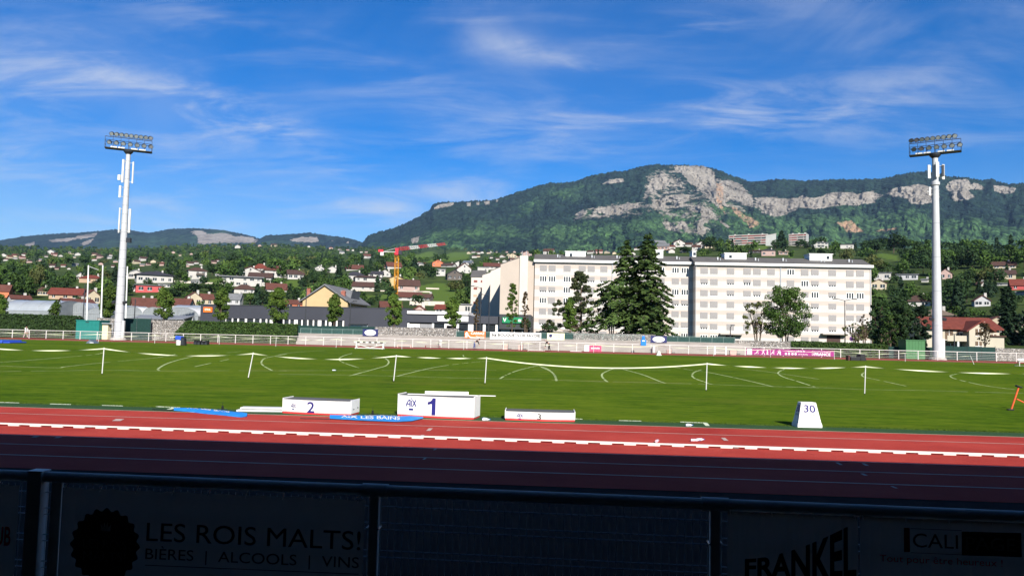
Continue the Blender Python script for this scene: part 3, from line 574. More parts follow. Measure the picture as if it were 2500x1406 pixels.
r.location.x = G(1019, 970, zt).x + .02; r.location.y = p1r.location.y + .26; b = MB(); b.bx(0, w * 1.02, .1, .24, 0, .075); b.bx(0, w * 1.02, .095, .10, .0, .085); b.build('profile', white, r, bevel=.004)
r, w = lie('flat_bar', 'thin white bar sticking out to the right from the top of podium step 1', 'bar', (985, 966.5), (1204, 971.5), .02, .04, white, z=zt)
r.location.y = p1r.location.y + .12; b = MB(); b.bx(0, w * 1.01, .03, .075, 0, .018); b.build('bar', white, r)
for k, (y0, z0, lb) in enumerate(((.0, .0, 'lower of the two long white boards stacked left of podium step 2'), (.05, .062, 'upper of the two long white boards stacked left of podium step 2'))):
    r, w = lie('long_board', lb, 'board', (576 + 8 * k, 1006.5), (686, 1008), .05, .3, white, group='boards stacked beside the podium'); r.location.z = .02 + z0
    b = MB(); b.bx(0, w + .02, .02 + y0, .42 - y0, 0, .05); b.build('plank', mat('board_white', (.6, .61, .6), .4, .1, 3), r, bevel=.006)
    b = MB(); b.bx(.05, w, .015 + y0, .021 + y0, .012, .02); b.build('groove', galv, r)
# feather flags lying down
def flag(label, prof, pole, txt):
    A = G(prof[0][0], prof[0][2], .02); r = thing('feather_flag', label, 'flag', (A.x, A.y, .02), 0, 'feather flags lying on the track edge')
    b = MB(); rows = []; rs = random.Random(len(label)); ns = 7
    for x, yt, yb in prof:
        a, c = G(x, yb, .02) - A, G(x, yt, .02) - A; h = .025 + .05 * rs.random()
        rows.append([a.lerp(c, i / (ns - 1)) + Vector((0, 0, .018 + h * math.sin(math.pi * i / (ns - 1)) + .012 * rs.random())) for i in range(ns)])
    vs = [p for q in rows for p in q]; m_ = len(rows)
    fs = [(i * ns + j, (i + 1) * ns + j, (i + 1) * ns + j + 1, i * ns + j + 1) for i in range(m_ - 1) for j in range(ns - 1)]
    k = len(vs); vs2 = [Vector((p.x, p.y, .004)) for p in vs]; fs += [tuple(k + q for q in reversed(f)) for f in fs]
    rim = [i * ns for i in range(m_)] + [(m_ - 1) * ns + j for j in range(1, ns)] + [i * ns + ns - 1 for i in range(m_ - 2, -1, -1)] + [j for j in range(ns - 2, 0, -1)]
    fs += [(rim[i], rim[(i + 1) % len(rim)], k + rim[(i + 1) % len(rim)], k + rim[i]) for i in range(len(rim))]
    b.add(vs + vs2, fs); b.build('cloth', mat('flag_blue', (.02, .22, .66), .55, .16, 4, bump=.3, bscale=9), r, smooth=True)
    b = MB()
    for body, i0, i1, u0, u1 in txt:
        v, f = text_co(body, .02); ps = []
        for a, c in v:
            t_ = i0 + (i1 - i0) * a; i = min(int(t_), m_ - 2); w_ = t_ - i; u = (u0 + (u1 - u0) * c) * (ns - 1); j = min(int(u), ns - 2); q = u - j
            p = (rows[i][j].lerp(rows[i][j + 1], q)).lerp(rows[i + 1][j].lerp(rows[i + 1][j + 1], q), w_); ps.append(p + Vector((0, 0, .006)))
        b.add(ps, f)
    b.build('lettering', white, r)
    b = MB(); b.path([G(x, y, .03) - A for x, y in pole], .012); b.build('pole', black, r)
flag('blue feather flag with white letters lying on the track beside podium step 2', [(424, 999.5, 1002), (460, 999.5, 1005), (500, 1000.5, 1010), (545, 1003.5, 1014), (570, 1007, 1017), (590, 1008.5, 1019), (603, 1012, 1017)], [(372, 999), (424, 1001), (500, 1000.5), (545, 1003), (590, 1008), (604, 1012)], [('AIX LES BAINS', .9, 3.6, .35, .85)])
flag('blue feather flag with white letters lying below podium steps 2 and 1', [(805, 1018, 1022), (845, 1016.5, 1024), (890, 1016.5, 1027), (930, 1016.5, 1028.5), (970, 1017, 1029.5), (1000, 1018.5, 1028), (1020, 1020, 1025), (1033, 1021.5, 1022.5)], [(733, 1021), (805, 1022.3), (890, 1027), (970, 1029.8), (1005, 1028), (1034, 1021.5)], [('AIX LES BAINS', .9, 4.4, .52, .9), ('AIX LES BAINS', .7, 4.2, .1, .46)])
for (x, yb, yt, ya, lb) in ((543, 1001, 992, 982, 'short black ground spike with thin aerial standing behind the left blue flag'), (909.5, 1013, 1003, 994, 'short black ground spike with thin aerial standing between podium steps 2 and 1')):
    A = G(x, yb); r = thing('ground_spike', lb, 'spike', (A.x, A.y, .016), 0, 'flag ground spikes'); hz = PY(x, yt, A.y).z; ha = PY(x, ya, A.y).z
    b = MB(); b.tube((0, 0, 0), (0, 0, hz), .03, .028, 10); b.build('socket', black, r); b = MB(); b.tube((0, 0, hz), (.004, 0, ha), .004, n=5); b.build('aerial', black, r)
    b = MB(); b.bx(-.16, .16, -.015, .015, 0, .012); b.bx(-.015, .015, -.16, .16, .0, .014); b.build('cross_foot', black, r)
# plastic bottles left lying about
clear = mat('clear_plastic', (.55, .6, .66), .12, .25, 20, spec=.8)
pinkp = mat('pink_plastic', (.62, .45, .52), .2, .25, 20, spec=.7)
def bottle(px, py, ang, m, lb, l=.2):
    A = G(px, py, .02); r = thing('plastic_bottle', lb, 'bottle', (A.x, A.y, .055), ang, 'crushed bottles lying on the track edge')
    Q = Matrix.Rotation(math.pi / 2, 3, 'Y'); rs = random.Random(int(px)); b = MB()
    pr = [(.0, 0), (.03, .002), (.034, .02), (.029 + .008 * rs.random(), .05), (.034, .08), (.03, .11), (.033, .14), (.02, .17), (.012, .185), (.012, l)]
    b.lathe((0, 0, 0), pr, 12); b.v = [tuple(Q @ Vector(p)) for p in b.v]; b.build('body', m, r, smooth=True)
    b = MB(); b.lathe((0, 0, 0), [(0, l), (.015, l), (.015, l + .018), (0, l + .018)], 10); b.v = [tuple(Q @ Vector(p)) for p in b.v]; b.build('cap', mat('blue_cap', (.05, .15, .5), .4), r)
for a in ((1177, 1027, .3, clear, 'clear bottle lying right of podium step 1, the left of the pair'), (1188, 1026, 2.2, clear, 'clear bottle lying right of podium step 1, the right of the pair'), (1674, 1041, .4, clear, 'clear bottle on the turf below the white corner mark, the left of the pair'), (1686, 1041, 1.9, clear, 'clear bottle on the turf below the white corner mark, the right of the pair'),
          (1602, 1081, 1.2, pinkp, 'pinkish crushed bottle lying alone on the track by the kerb rail'), (1686, 1078, .2, pinkp, 'left one of two crushed bottles on the track behind the kerb rail'), (811, 905, .4, clear, 'small bluish bottle lying alone far out on the lawn'), (1700, 1077, .5, clear, 'right one of two crushed bottles on the track behind the kerb rail')): bottle(*a)
# marker pyramid 30
A = G(1946, 1044.5); B = G(2008, 1046.3); wd = (B - A).length; ht = PY(1960, 984, A.y).z
r = thing('distance_marker', 'white tapered distance marker reading 30 standing on the grass edge', 'marker', ((A.x + B.x) / 2, A.y + .22, .016), R(4))
mwhite = mat('marker_white', (.72, .72, .69), .5, .1, 5); b = MB(); hw = wd / 2
def frus(b, w0, d0, w1, d1, z0, z1): return b.add([(-w0, -d0, z0), (w0, -d0, z0), (w0, d0, z0), (-w0, d0, z0), (-w1, -d1, z1), (w1, -d1, z1), (w1, d1, z1), (-w1, d1, z1)], [(0, 3, 2, 1), (4, 5, 6, 7), (0, 1, 5, 4), (1, 2, 6, 5), (2, 3, 7, 6), (3, 0, 4, 7)])
tw = hw * .6; dq = .2; dt = .115; z0 = ht * .2
frus(b, hw * .93, dq * .93, tw, dt, z0, ht); b.build('tapered_body', mwhite, r, bevel=.008)
b = MB(); frus(b, hw * .98, dq * .98, hw * .94, dq * .94, z0 * .62, z0 - .006); b.build('collar', mwhite, r)
b = MB()
for k in range(4): frus(b, hw, dq, hw * .99, dq * .99, z0 * .15 * k, z0 * .15 * k + z0 * .125)
b.build('ribbed_foot', mwhite, r)
def mface(body, bold, u0, u1, v0, v1, side):
    def pt(u, v):
        z = z0 + (ht - z0) * v; k = v; w = hw * .93 * (1 - k) + tw * k; d = dq * .93 * (1 - k) + dt * k
        return (u * w, -d - .004, z) if not side else (-w - .004, -u * d, z)
    v, f = text_co(body, bold); b = MB(); b.add([pt(u0 + (u1 - u0) * a, v0 + (v1 - v0) * c) for a, c in v], f); return b
for sd in (0, 1):
    mface('30', .02, -.62, .72, .5, .88, sd).build('number', blueprint, r); mface('DIMA', 0, -.58, .62, .33, .43, sd).build('maker_name', grey_ink, r)
# orange trestle at the right edge
A = G(2469, 1002.5); T = PY(2487, 946, A.y); r = thing('trestle', 'orange metal trestle with black pads at the right edge of the lawn', 'trestle', (A.x, A.y, .016)); d = T - A
orange = mat('orange_paint', (.62, .1, .03), .45, .12, 4)
for k, sg in ((0, 1), (1.25, -1)):
    b = MB(); b.tube((k, 0, .03), (k + sg * d.x, 0, d.z), .03, n=10); b.build('leg', orange, r, smooth=True)
    b = MB(); b.box((k - sg * .03, 0, .025), (.2, .12, .05)); b.build('foot_pad', black, r, bevel=.01)
    b = MB(); b.box((k + sg * d.x, 0, d.z + .02), (.19, .14, .05), M=Matrix.Rotation(sg * .35, 3, 'Y')); b.build('top_pad', black, r, bevel=.012)
c0 = PY(2481.5, 974.5, A.y) - A; c1 = PY(2500, 983.5, A.y) - A
b = MB(); e = c0 + (c1 - c0) * 2.0; b.tube(c0, e, .024, n=8); b.tube((e.x, 0, e.z), (1.25 - d.x * .5, 0, d.z * .5), .024, n=8); b.build('crossbar', orange, r, smooth=True)
# ------------------------------------------------------------------ tape barriers
tapem = mat('barrier_tape', (.62, .64, .44), .5, .05, 2)
def tape_line(poles, rad, label_t, group, name_ends, width, sags, tw, seed):
    tops = []
    for i, (bx_, by_, tx, ty, lb) in enumerate(poles):
        A = G(bx_, by_); T = PY(tx, ty, A.y); tops.append(T)
        r = thing('tape_pole', lb, 'pole', (A.x, A.y, .016), 0, group); b = MB(); d = T - A; e = d * 1.03
        b.tube((0, 0, .05), e, rad, n=8); b.build('shaft', offwhite, r, smooth=True); b = MB(); b.tube((0, 0, -.01), (d.x * .05, 0, .06), rad * .8, rad * .9, 6); b.build('spike', black, r)
    b = MB(); rs = random.Random(seed); o = tops[0].copy(); r = thing('barrier_tape', label_t, 'tape', tuple(o)); ph = 0; prev = None
    for i in range(len(tops) - 1):
        p, q = tops[i], tops[i + 1]; n = 40; dirn = (q - p); dirn.z = 0; dirn.normalize(); sd = Vector((-dirn.y, dirn.x, 0)); a0 = tw[i]
        for j in range(n + 1):
            u = j / n; c = p.lerp(q, u) - Vector((0, 0, sags[i] * 4 * u * (1 - u))); th = a0 * math.pi * u * (1 if i % 2 else -1)
            w = width / 2; v = (Vector((0, 0, 1)) * math.cos(th) + sd * math.sin(th)) * w; k = [c + v - o, c - v - o]
            if prev: b.add(prev + [k[1], k[0]], [(0, 1, 2, 3)])
            prev = k
    b.build('tape', tapem, r)
tape_line([(-95, 903, -92, 843, 'thin white tape pole on the lawn beyond the left edge'), (249, 915, 254, 851, 'leaning white tape pole on the lawn, first from the left'), (606, 925, 618, 863, 'leaning white tape pole on the lawn, second from the left'), (961, 933, 967.5, 869, 'white tape pole on the lawn behind podium step 1'), (1184, 938, 1188, 874, 'white tape pole on the lawn left of podium step 3'), (1724, 955, 1726, 888, 'white tape pole on the lawn left of the 30 marker'), (2111, 964, 2113, 895, 'white tape pole on the lawn right of the 30 marker'), (2575, 980, 2578, 912, 'white tape pole on the lawn beyond the right edge')], .022,
          'pale twisted barrier tape strung between the white poles across the lawn', 'white poles carrying the tape across the lawn', '', .052, [.16, .2, .2, .05, .3, .12, .1], [3, 3, 3, 3, 0, 4, 3], 1)
fp = [(-60, 832, -58, 807), (240, 836, 243, 816), (377.5, 839.5, 378.5, 818.5), (535, 842, 536, 821), (673, 847, 674.5, 824), (820.5, 850, 821.5, 828), (981, 853.5, 981.5, 831.5), (1132, 855, 1131.5, 833.5), (1289, 858.5, 1289.5, 838), (1449, 862, 1449, 841), (1604, 865, 1604, 844), (1742, 870, 1742.5, 848), (1881, 873.5, 1880.5, 852.5), (2037, 879, 2036.5, 857), (2210, 884, 2209.5, 861.5), (2378, 891, 2369, 868.5)]
words = ['first', 'second', 'third', 'fourth', 'fifth', 'sixth', 'seventh', 'eighth', 'ninth', 'tenth', 'eleventh', 'twelfth', 'thirteenth', 'fourteenth', 'fifteenth', 'sixteenth', 'seventeenth', 'eighteenth', 'nineteenth', 'twentieth']
tape_line([p + ('thin tape pole on the far track edge, %s from the left' % words[i],) for i, p in enumerate(fp)], .026, 'white barrier tape strung along the edge of the far track', 'thin poles along the far track edge', '', .06, [.2] * 15, [3, 2, 3, 2, 4, 3, 3, 2, 3, 0, 2, 0, 3, 3, 3], 2)
# ------------------------------------------------------------------ far fence
xa, xb = PY(71, 825, YFENCE).x, PY(2481, 880, YFENCE).x; st = (xb - xa) / 54; fh = 1.17
fe = thing('pipe_fence', 'long white pipe fence with thin rails behind the far running track', 'fence', (0, YFENCE, .02))
b = MB(); x0, x1 = xa - 12 * st, xb + 26 * st; b.tube((x0, 0, fh), (x1, 0, fh), .045, n=8); b.build('top_rail', railwhite, fe)
for k in range(4):
    b = MB(); z = .22 + .22 * k; b.tube((x0, 0, z), (x1, 0, z), .013, n=6); b.build('thin_rail', railwhite, fe)
b = MB(); b.box((0, 0, fh / 2), (.085, .07, fh)); pm = b.build('post', railwhite, fe)
for k in range(-12, 81):
    o = pm if k == -12 else pm.copy()
    if o is not pm: COL.objects.link(o)
    o.location.x = xa + k * st
gx0, gx1 = PY(1745, 860, YFENCE).x, PY(1772, 860, YFENCE).x
for x in (gx0, gx1):
    b = MB(); b.bx(x - .1, x + .1, -.1, .04, 0, fh + .05); o = b.build('gate_post', railwhite, fe)
b = MB(); b.tube((gx0, -.05, .3), (gx1, -.05, .3), .05, n=8); b.build('gate_bar', railwhite, fe)
# ------------------------------------------------------------------ floodlight masts
mastw = mat('mast_paint', (.43, .445, .46), .5, .07, .7)
ring_grey = mat('joint_grey', (.25, .26, .28), .5)  # darker grey of the mast joint rings
def mast(label, base, top, rigtop, rot, Y, r0, r1, rigw, right):
    B = PY(base[0], base[1], Y); zt = PY(top[0], top[1], Y).z
    r = thing('floodlight_mast', label, 'floodlight mast', (B.x, Y, 0), 0, 'floodlight masts behind the far fence')
    zb = 0.; h = zt - zb; b = MB(); b.lathe((0, 0, 0), [(r0, zb), (r1, zt)], 28); b.build('pole', mastw, r, smooth=True)
    b = MB(); rr = lambda z: r0 + (r1 - r0) * z / h
    for k in range(1, 21 if not right else 6):
        z = h * k / (21 if not right else 6); b.lathe((0, 0, z), [(rr(z) + .012, -.02), (rr(z) + .012, .02)], 24)
    b.build('joint_rings', ring_grey, r)
    b = MB(); b.lathe((0, 0, 0), [(r0 + .5, 0), (r0 + .35, .35), (r0, .36)], 16); b.build('concrete_foot', concrete, r)
    b = MB(); b.bx(r0 - .05, r0 + .25, -.2, .1, .2, 2.9); b.build('cabinet', palegrey, r)
    Q = Matrix.Rotation(rot, 4, 'Z'); rig = bpy.data.objects.new('light_rig', None)
    hw = rigw / 2
    b = MB()
    def P(x, y, z): return Q.to_3x3() @ Vector((x, y, 0)) + Vector((0, 0, zt + z))
    b.lathe((0, 0, zt), [(r1, -.3), (r1 + .35, .1), (r1 + .4, .35), (.2, .36)], 16)
    for y in (-.45, .75):
        b.tube(P(-hw, y, .4), P(hw, y, .4), .06, n=6)
        b.tube(P(-hw, y, 1.55), P(hw, y, 1.55), .035, n=6)
    for x in np.linspace(-hw, hw, 7):
        b.tube(P(x, -.45, .4), P(x, .75, .4), .045, n=5); b.tube(P(x, -.45, .4), P(x, -.45, 2.05), .03, n=5); b.tube(P(x, .75, .4), P(x, .75, 1.55), .03, n=5)
    for x in (-hw, hw): b.tube(P(x, -.45, 1.55), P(x, .75, 1.55), .03, n=5); b.tube(P(x, -.45, .95), P(x, .75, .95), .03, n=5)
    b.tube(P(-hw, -.45, 2.05), P(hw, -.45, 2.05), .05, n=6); b.build('platform_frame', dark, r)
    b = MB(); q = [P(-hw, -.45, .43), P(hw, -.45, .43), P(hw, .75, .43), P(-hw, .75, .43)]; b.extr(q, (0, 0, .03)); b.build('walkway', mat('walkway_grating', (.2, .19, .17), .7, .3, 8), r)
    b = MB()
    for x in (-hw * .62, -hw * .3, hw * .25, hw * .6): b.box(P(x, -.3, .52), (.85, .3, .22), rz=rot)
    b.each('ballast_box', offwhite, r)
    def lamp(x, z, tilt, yaw):
        c = P(x, -.55, z); M3 = (Q.to_3x3() @ Matrix.Rotation(yaw, 3, 'Z') @ Matrix.Rotation(tilt, 3, 'X')); b = MB()
        b.mi = 0; vs = []
        for y, s in ((-.2, .31), (.1, .27), (.24, .13)):
            for i in range(10):
                a = 2 * math.pi * i / 10 + .31; vs.append(c + M3 @ Vector((s * math.cos(a) * 1.08, y, s * math.sin(a))))
        fs = [(k * 10 + i, k * 10 + (i + 1) % 10, (k + 1) * 10 + (i + 1) % 10, (k + 1) * 10 + i) for k in range(2) for i in range(10)] + [tuple(range(29, 19, -1))]
        b.add(vs, fs)
        for sx in (-1, 1): b.tube(c + M3 @ Vector((sx * .34, .05, 0)), P(x + sx * .2, -.45, z - .42), .025, n=4)
        b.mi = 1; b.add([c + M3 @ Vector((.28 * math.cos(2 * math.pi * i / 12), -.19, .26 * math.sin(2 * math.pi * i / 12))) for i in range(12)], [tuple(range(12))])
        b.build('floodlight', [dark, lampglass], r)
    for k in range(9): lamp(-hw * .72 + k * hw * 1.64 / 8 if not right else -hw * .9 + k * hw * 1.66 / 8, 2.5, .5, (k - 4) * .1)
    for k in range(7): lamp(-hw * .8 + k * hw * 1.75 / 6, 1.2, .55, (k - 3) * .13)
    def panel(ax, ay, z0, z1, w=.28, d=.14, m=offwhite, nm='antenna_panel'):
        b = MB(); z0 += zt; z1 += zt; b.bx(ax - w / 2, ax + w / 2, ay - d, ay, z0, z1); s = 1 if ax > 0 else -1
        for z in (z0 + .2, z1 - .2): b.tube((ax, ay - .05, z), (0, 0, z), .03, n=5)
        b.build(nm, m, r)
    if not right:
        panel(-.62, -.1, -4.6, -1.2, .2); panel(-.3, -.6, -4.7, -1.2, .28); panel(.85, .1, -4.7, -1.4, .18); panel(-.95, -.2, -4.3, -3.5, .4, .35, offwhite, 'radio_box')
        panel(-.85, .1, -12.2, -8.4, .18); panel(.85, -.1, -12.2, -8.6, .3); panel(1.0, -.1, -13.7, -13, .6, .45, dark, 'dark_lamp'); panel(-.5, -.72, -7.0, -5.2, .3)
    else:
        panel(-.95, -.15, -3.2, -1.3, .36, .16, greymetal); panel(-.1, -.72, -3.1, -1.0, .42, .16); panel(1.0, -.1, -3.3, -1.2, .32, .16); panel(-.85, -.1, -5.6, -4.4, .22, .14); panel(.72, -.5, -3.0, -1.4, .25, .3, dark, 'radio_box')
        b = MB(); b.lathe((0, 0, zt - 3.9), [(r1 + .05, -.3), (r1 + .2, -.2), (r1 + .2, .2), (r1 + .05, .3)], 20); b.build('collar', mastw, r)
        b = MB(); b.lathe((-1.15, -.2, zt - 5.1), [(0, -.14), (.14, 0), (0, .14)], 10); b.build('camera_ball', white, r)
    z = PY(base[0], 738 if not right else 779, Y).z
    for sx in (-1, 1):
        b = MB(); b.box((sx * (rr(z) + .25), -.2, z), (.42, .5, .34), M=Matrix.Rotation(.4, 3, 'X')); b.tube((sx * rr(z), 0, z + .1), (sx * (rr(z) + .3), -.1, z + .1), .05, n=5); b.build('small_floodlight', dark, r)
    return r
mast('tall white floodlight mast with two levels of antennas, left side of the stadium', (288.5, 826), (315, 373), None, R(27), YFENCE + 3.2, .65, .31, 6.3, False)
mast('tall white floodlight mast with antennas just under its lamps, right side of the stadium', (2289, 876), (2281.5, 382), None, R(-30), YFENCE + 2.2, .67, .37, 6.3, True)
# ------------------------------------------------------------------ terrace wall, railings, banners
YW = YFENCE + 4.2; zw = PY(1240, 826.3, YW).z; xl, xr = PY(729, 820, YW).x, PY(1831, 840, YW).x
tw_ = thing('terrace_wall', 'long low stepped concrete wall behind the white pipe fence', 'wall', (0, YW, 0))
b = MB(); b.bx(xl, xr, 0, .35, 0, zw); b.bx(xl, xr, -.5, 0, 0, zw * .62); b.bx(xl, xr, -1.0, -.5, 0, zw * .3); b.build('concrete_steps', mat('board_concrete', (.285, .26, .24), .9, .14, .5, bump=.25, bscale=9), tw_)
b = MB(); b.bx(xl - .02, xr + .02, -.06, .4, zw, zw + .09); b.build('coping', concrete, tw_)
tk = thing('terrace_floor', 'concrete terrace floor behind the railings', 'terrace', (0, YW, 0)); b = MB(); b.bx(xl, xr, .35, 3.2, 0, zw - .05); b.build('slab', concrete, tk)
screen = mat('green_screen_mesh', (.012, .05, .045), .85, .3, 6)
railgreen = mat('railing_green', (.16, .24, .22), .5, .1, 3)
def railing(label, x0, x1, y0, y1, scr, Y=None, group='green railings along the terrace'):
    Y = Y or YW + .12; a = PY(x0, y1, Y); c = PY(x1, y1 + (x1 - x0) * .0235, Y); z0 = min(a.z, zw + .09) if abs(Y - YW) < 1 else a.z; z1 = PY(x0, y0, Y).z
    r = thing('railing', label, 'railing', (a.x, Y, z0), 0, group); w = c.x - a.x; h = z1 - z0
    b = MB(); b.tube((0, 0, h), (w, 0, h), .03, n=6); b.tube((0, 0, h - .12), (w, 0, h - .12), .015, n=5); b.tube((0, 0, .1), (w, 0, .1), .02, n=5); b.build('rails', railgreen, r)
    n = max(1, round(w / 1.5)); b = MB()
    for k in range(n + 1): b.bx(w * k / n - .025, w * k / n + .025, -.025, .025, 0, h)
    b.each('post', railgreen, r); b = MB(); m = int(w / .14)
    for k in range(m): b.tube((w * (k + .5) / m, 0, .1), (w * (k + .5) / m, 0, h - .12), .011, n=4)
    b.build('bars', railgreen, r)
    if scr:
        b = MB(); b.bx(0, w, .03, .045, .08, h * .93); b.build('green_netting', screen, r)
railing('long railing with green netting at the left end of the terrace', 733, 887, 801, 824, True)
railing('short railing left of the orange banner', 1114, 1135, 808, 824, True)
railing('short railing between the orange and the white lettered banner', 1184, 1198, 810, 826, True)
railing('short railing right of the white lettered banner', 1320, 1336, 812, 828, True)
railing('short railing right of the yellowish banner', 1377, 1399, 813, 830, True)
railing('long railing with green netting at the right end of the terrace', 1627, 1794, 820, 838, True)
railing('low grey rail above the stone baskets behind the pine tree', 1399, 1570, 815, 836, False)
def pxbanner(name, label, x0, x1, y0, y1, Y, m, group='banners hanging on the terrace railings'):
    a = PY(x0, y1, Y); c = PY(x1, y1 + (x1 - x0) * .0235, Y); t = PY(x0, y0, Y).z
    r = thing(name, label, 'banner', (a.x, Y, a.z), 0, group); w, h = c.x - a.x, t - a.z
    b = MB(); n = 10
    ps = [(w * i / n, .02 * math.sin(i * 2.2)) for i in range(n + 1)]
    b.extr([(x, y, 0) for x, y in ps] + [(x, y + .02, 0) for x, y in reversed(ps)], (0, 0, h)); b.build('sheet', m, r); return r, w, h
def btext(r, body, bold, x0, z0, x1, z1, m, nm='lettering'):
    b = MB(); text_on(b, body, bold, (x0, -.045, z0), (x1 - x0, 0, 0), (0, 0, z1 - z0)); return b.build(nm, m, r)
navy = mat('navy_vinyl', (.02, .025, .11), .5, .1)
for x0, x1, y0, y1, lb in ((885, 922.5, 803, 820, 'navy banner with a white oval, at the left part of the terrace'), (1588, 1628, 819.5, 836, 'navy banner with a white oval, at the right part of the terrace')):
    r, w, h = pxbanner('oval_banner', lb, x0, x1, y0, y1, YW - .08, navy)
    b = MB(); b.add([(w / 2 + w * .37 * math.cos(2 * math.pi * i / 32), -.03, h / 2 + h * .42 * math.sin(2 * math.pi * i / 32)) for i in range(32)], [tuple(range(32))]); b.build('white_oval', white, r)
orv = mat('orange_vinyl', (.72, .16, .03), .5, .1)
r, w, h = pxbanner('orange_banner', 'orange banner lettered CARRAZ on the terrace railing', 1134, 1185, 808, 825.5, YW - .06, orv)
btext(r, 'CARRAZ', .03, w * .3, h * .55, w * .96, h * .88, white); btext(r, 'Menuiserie', 0, w * .55, h * .2, w * .95, h * .38, white)
b = MB(); k = -.035
b.add([(w * .05, k, h * .1), (w * .05, k, h * .6), (w * .0 + .02, k, h * .55), (w * .1, k, h * .92), (w * .2, k, h * .6), (w * .13, k, h * .6), (w * .13, k, h * .1)], [tuple(range(7))]); b.add([(w * .15, k, h * .55), (w * .3, k, h * .18), (w * .95, k, h * .1), (w * .95, k, h * .04), (w * .27, k, h * .06), (w * .12, k, h * .45)], [tuple(range(6))]); b.build('arrow_emblem', white, r)
r, w, h = pxbanner('white_banner', 'long white banner lettered Ste BOUQUETS DE SAVOIE on the terrace railing', 1196, 1321, 810, 828, YW - .06, mat('white_vinyl', (.78, .78, .76), .5, .04))
btext(r, 'Ste BOUQUETS DE SAVOIE', .02, w * .03, h * .36, w * .98, h * .8, ink)
r, w, h = pxbanner('yellowish_banner', 'small pale yellow banner with a blue emblem on the terrace railing', 1335.5, 1378, 812.5, 830, YW - .06, mat('cream_vinyl', (.76, .74, .5), .5, .06))
b = MB(); b.add([(w * (.2 + .1 * math.cos(i * .7)) * (1 + .1 * (i % 2)), -.035, h * (.62 + .24 * math.sin(i * .7))) for i in range(9)], [tuple(range(9))]); b.build('blue_emblem', navy, r)
btext(r, 'Menuiserie', 0, w * .4, h * .7, w * .75, h * .8, grey_ink); btext(r, 'et bois', 0, w * .5, h * .42, w * .75, h * .52, grey_ink)
# banners on the fence
r, w, h = pxbanner('pink_banner', 'pink and white banner lettered savoie tied to the pipe fence', 1427, 1468, 842, 857.5, YFENCE - .1, mat('pink_vinyl', (.74, .08, .16), .5, .1), 'banners tied to the pipe fence')
b = MB(); b.bx(.0, w * .27, -.03, .0, 0, h); b.build('white_field', white, r); btext(r, 'savoie', .02, w * .38, h * .4, w * .9, h * .72, white)
b = MB()
for x in (.07, .17):
    for z in (.3, .62): b.bx(w * x, w * x + .12, -.036, -.02, h * z, h * z + .12)
b.build('cross_emblem', redprint, r)
r, w, h = pxbanner('magenta_banner', 'long magenta championship banner with white athletes tied to the pipe fence', 1822, 2037, 850.5, 865.5, YFENCE - .1, mat('magenta_vinyl', (.27, .022, .17), .5, .12), 'banners tied to the pipe fence')
b = MB(); b.bx(.1, w * .064, -.035, -.03, h * .04, h * .96); b.build('white_square', white, r)
b = MB(); b.bx(.2, w * .058, -.042, -.036, h * .3, h * .88); b.build('violet_emblem', mat('violet_vinyl', (.2, .06, .3), .5), r)
b = MB(); b.add([(w * .034 + .28 * math.cos(i * .52), -.046, h * .62 + .25 * math.sin(i * .52)) for i in range(12)], [tuple(range(12))]); b.build('white_disc', white, r)
fig = MB(); sc_ = h * .75
def stick(cx, segs):
    for (x0, z0), (x1, z1), q in segs:
        a = Vector((cx + x0 * sc_, -.04, h * .1 + z0 * sc_)); c = Vector((cx + x1 * sc_, -.04, h * .1 + z1 * sc_)); d = (c - a).normalized(); n_ = Vector((-d.z, 0, d.x)) * q * sc_
        fig.add([a - n_, c - n_ * .7, c + n_ * .7, a + n_], [(0, 1, 2, 3)])
    return cx
runner = [((-.45, .1), (-.1, .2), .05), ((-.1, .2), (.1, .5), .07), ((.1, .5), (.4, .3), .06), ((.4, .3), (.3, .05), .05), ((.1, .5), (.3, .85), .1), ((.28, .75), (.55, .6), .04), ((.3, .75), (.05, .6), .04), ((.34, .9), (.4, 1.0), .07)]
jumper = [((-.35, 0), (-.1, .45), .06), ((.3, .0), (0, .45), .06), ((-.05, .45), (-.02, .8), .1), ((0, .75), (.35, .9), .04), ((0, .75), (-.4, .7), .04), ((-.02, .86), (.02, 1), .07)]
thrower = [((-.1, 0), (-.05, .45), .07), ((.12, 0), (.03, .45), .07), ((0, .45), (0, .8), .12), ((.0, .75), (.2, .55), .04), ((0, .75), (-.15, 1.0), .04), ((0, .86), (0, 1), .07)]
for x, f in ((.115, runner), (.195, jumper), (.24, thrower), (.295, runner), (.37, jumper), (.385, thrower)): stick(w * x, f)
fig.build('athlete_figures', white, r)
btext(r, 'www.athle.fr', .01, w * .47, h * .58, w * .67, h * .9, white); btext(r, '#CFAthlé', 0, w * .59, h * .14, w * .7, h * .36, white)
b = MB()
for x in (.44, .475, .515, .55): b.bx(w * x, w * x + .25, -.04, -.03, h * .14, h * .14 + .25)
b.each('network_symbol', white, r)
btext(r, 'CHAMPIONNATS', .0, w * .745, h * .66, w * .955, h * .84, white); btext(r, 'FRANCE', .02, w * .775, h * .1, w * .955, h * .56, white); btext(r, 'DE', 0, w * .745, h * .15, w * .77, h * .5, white)
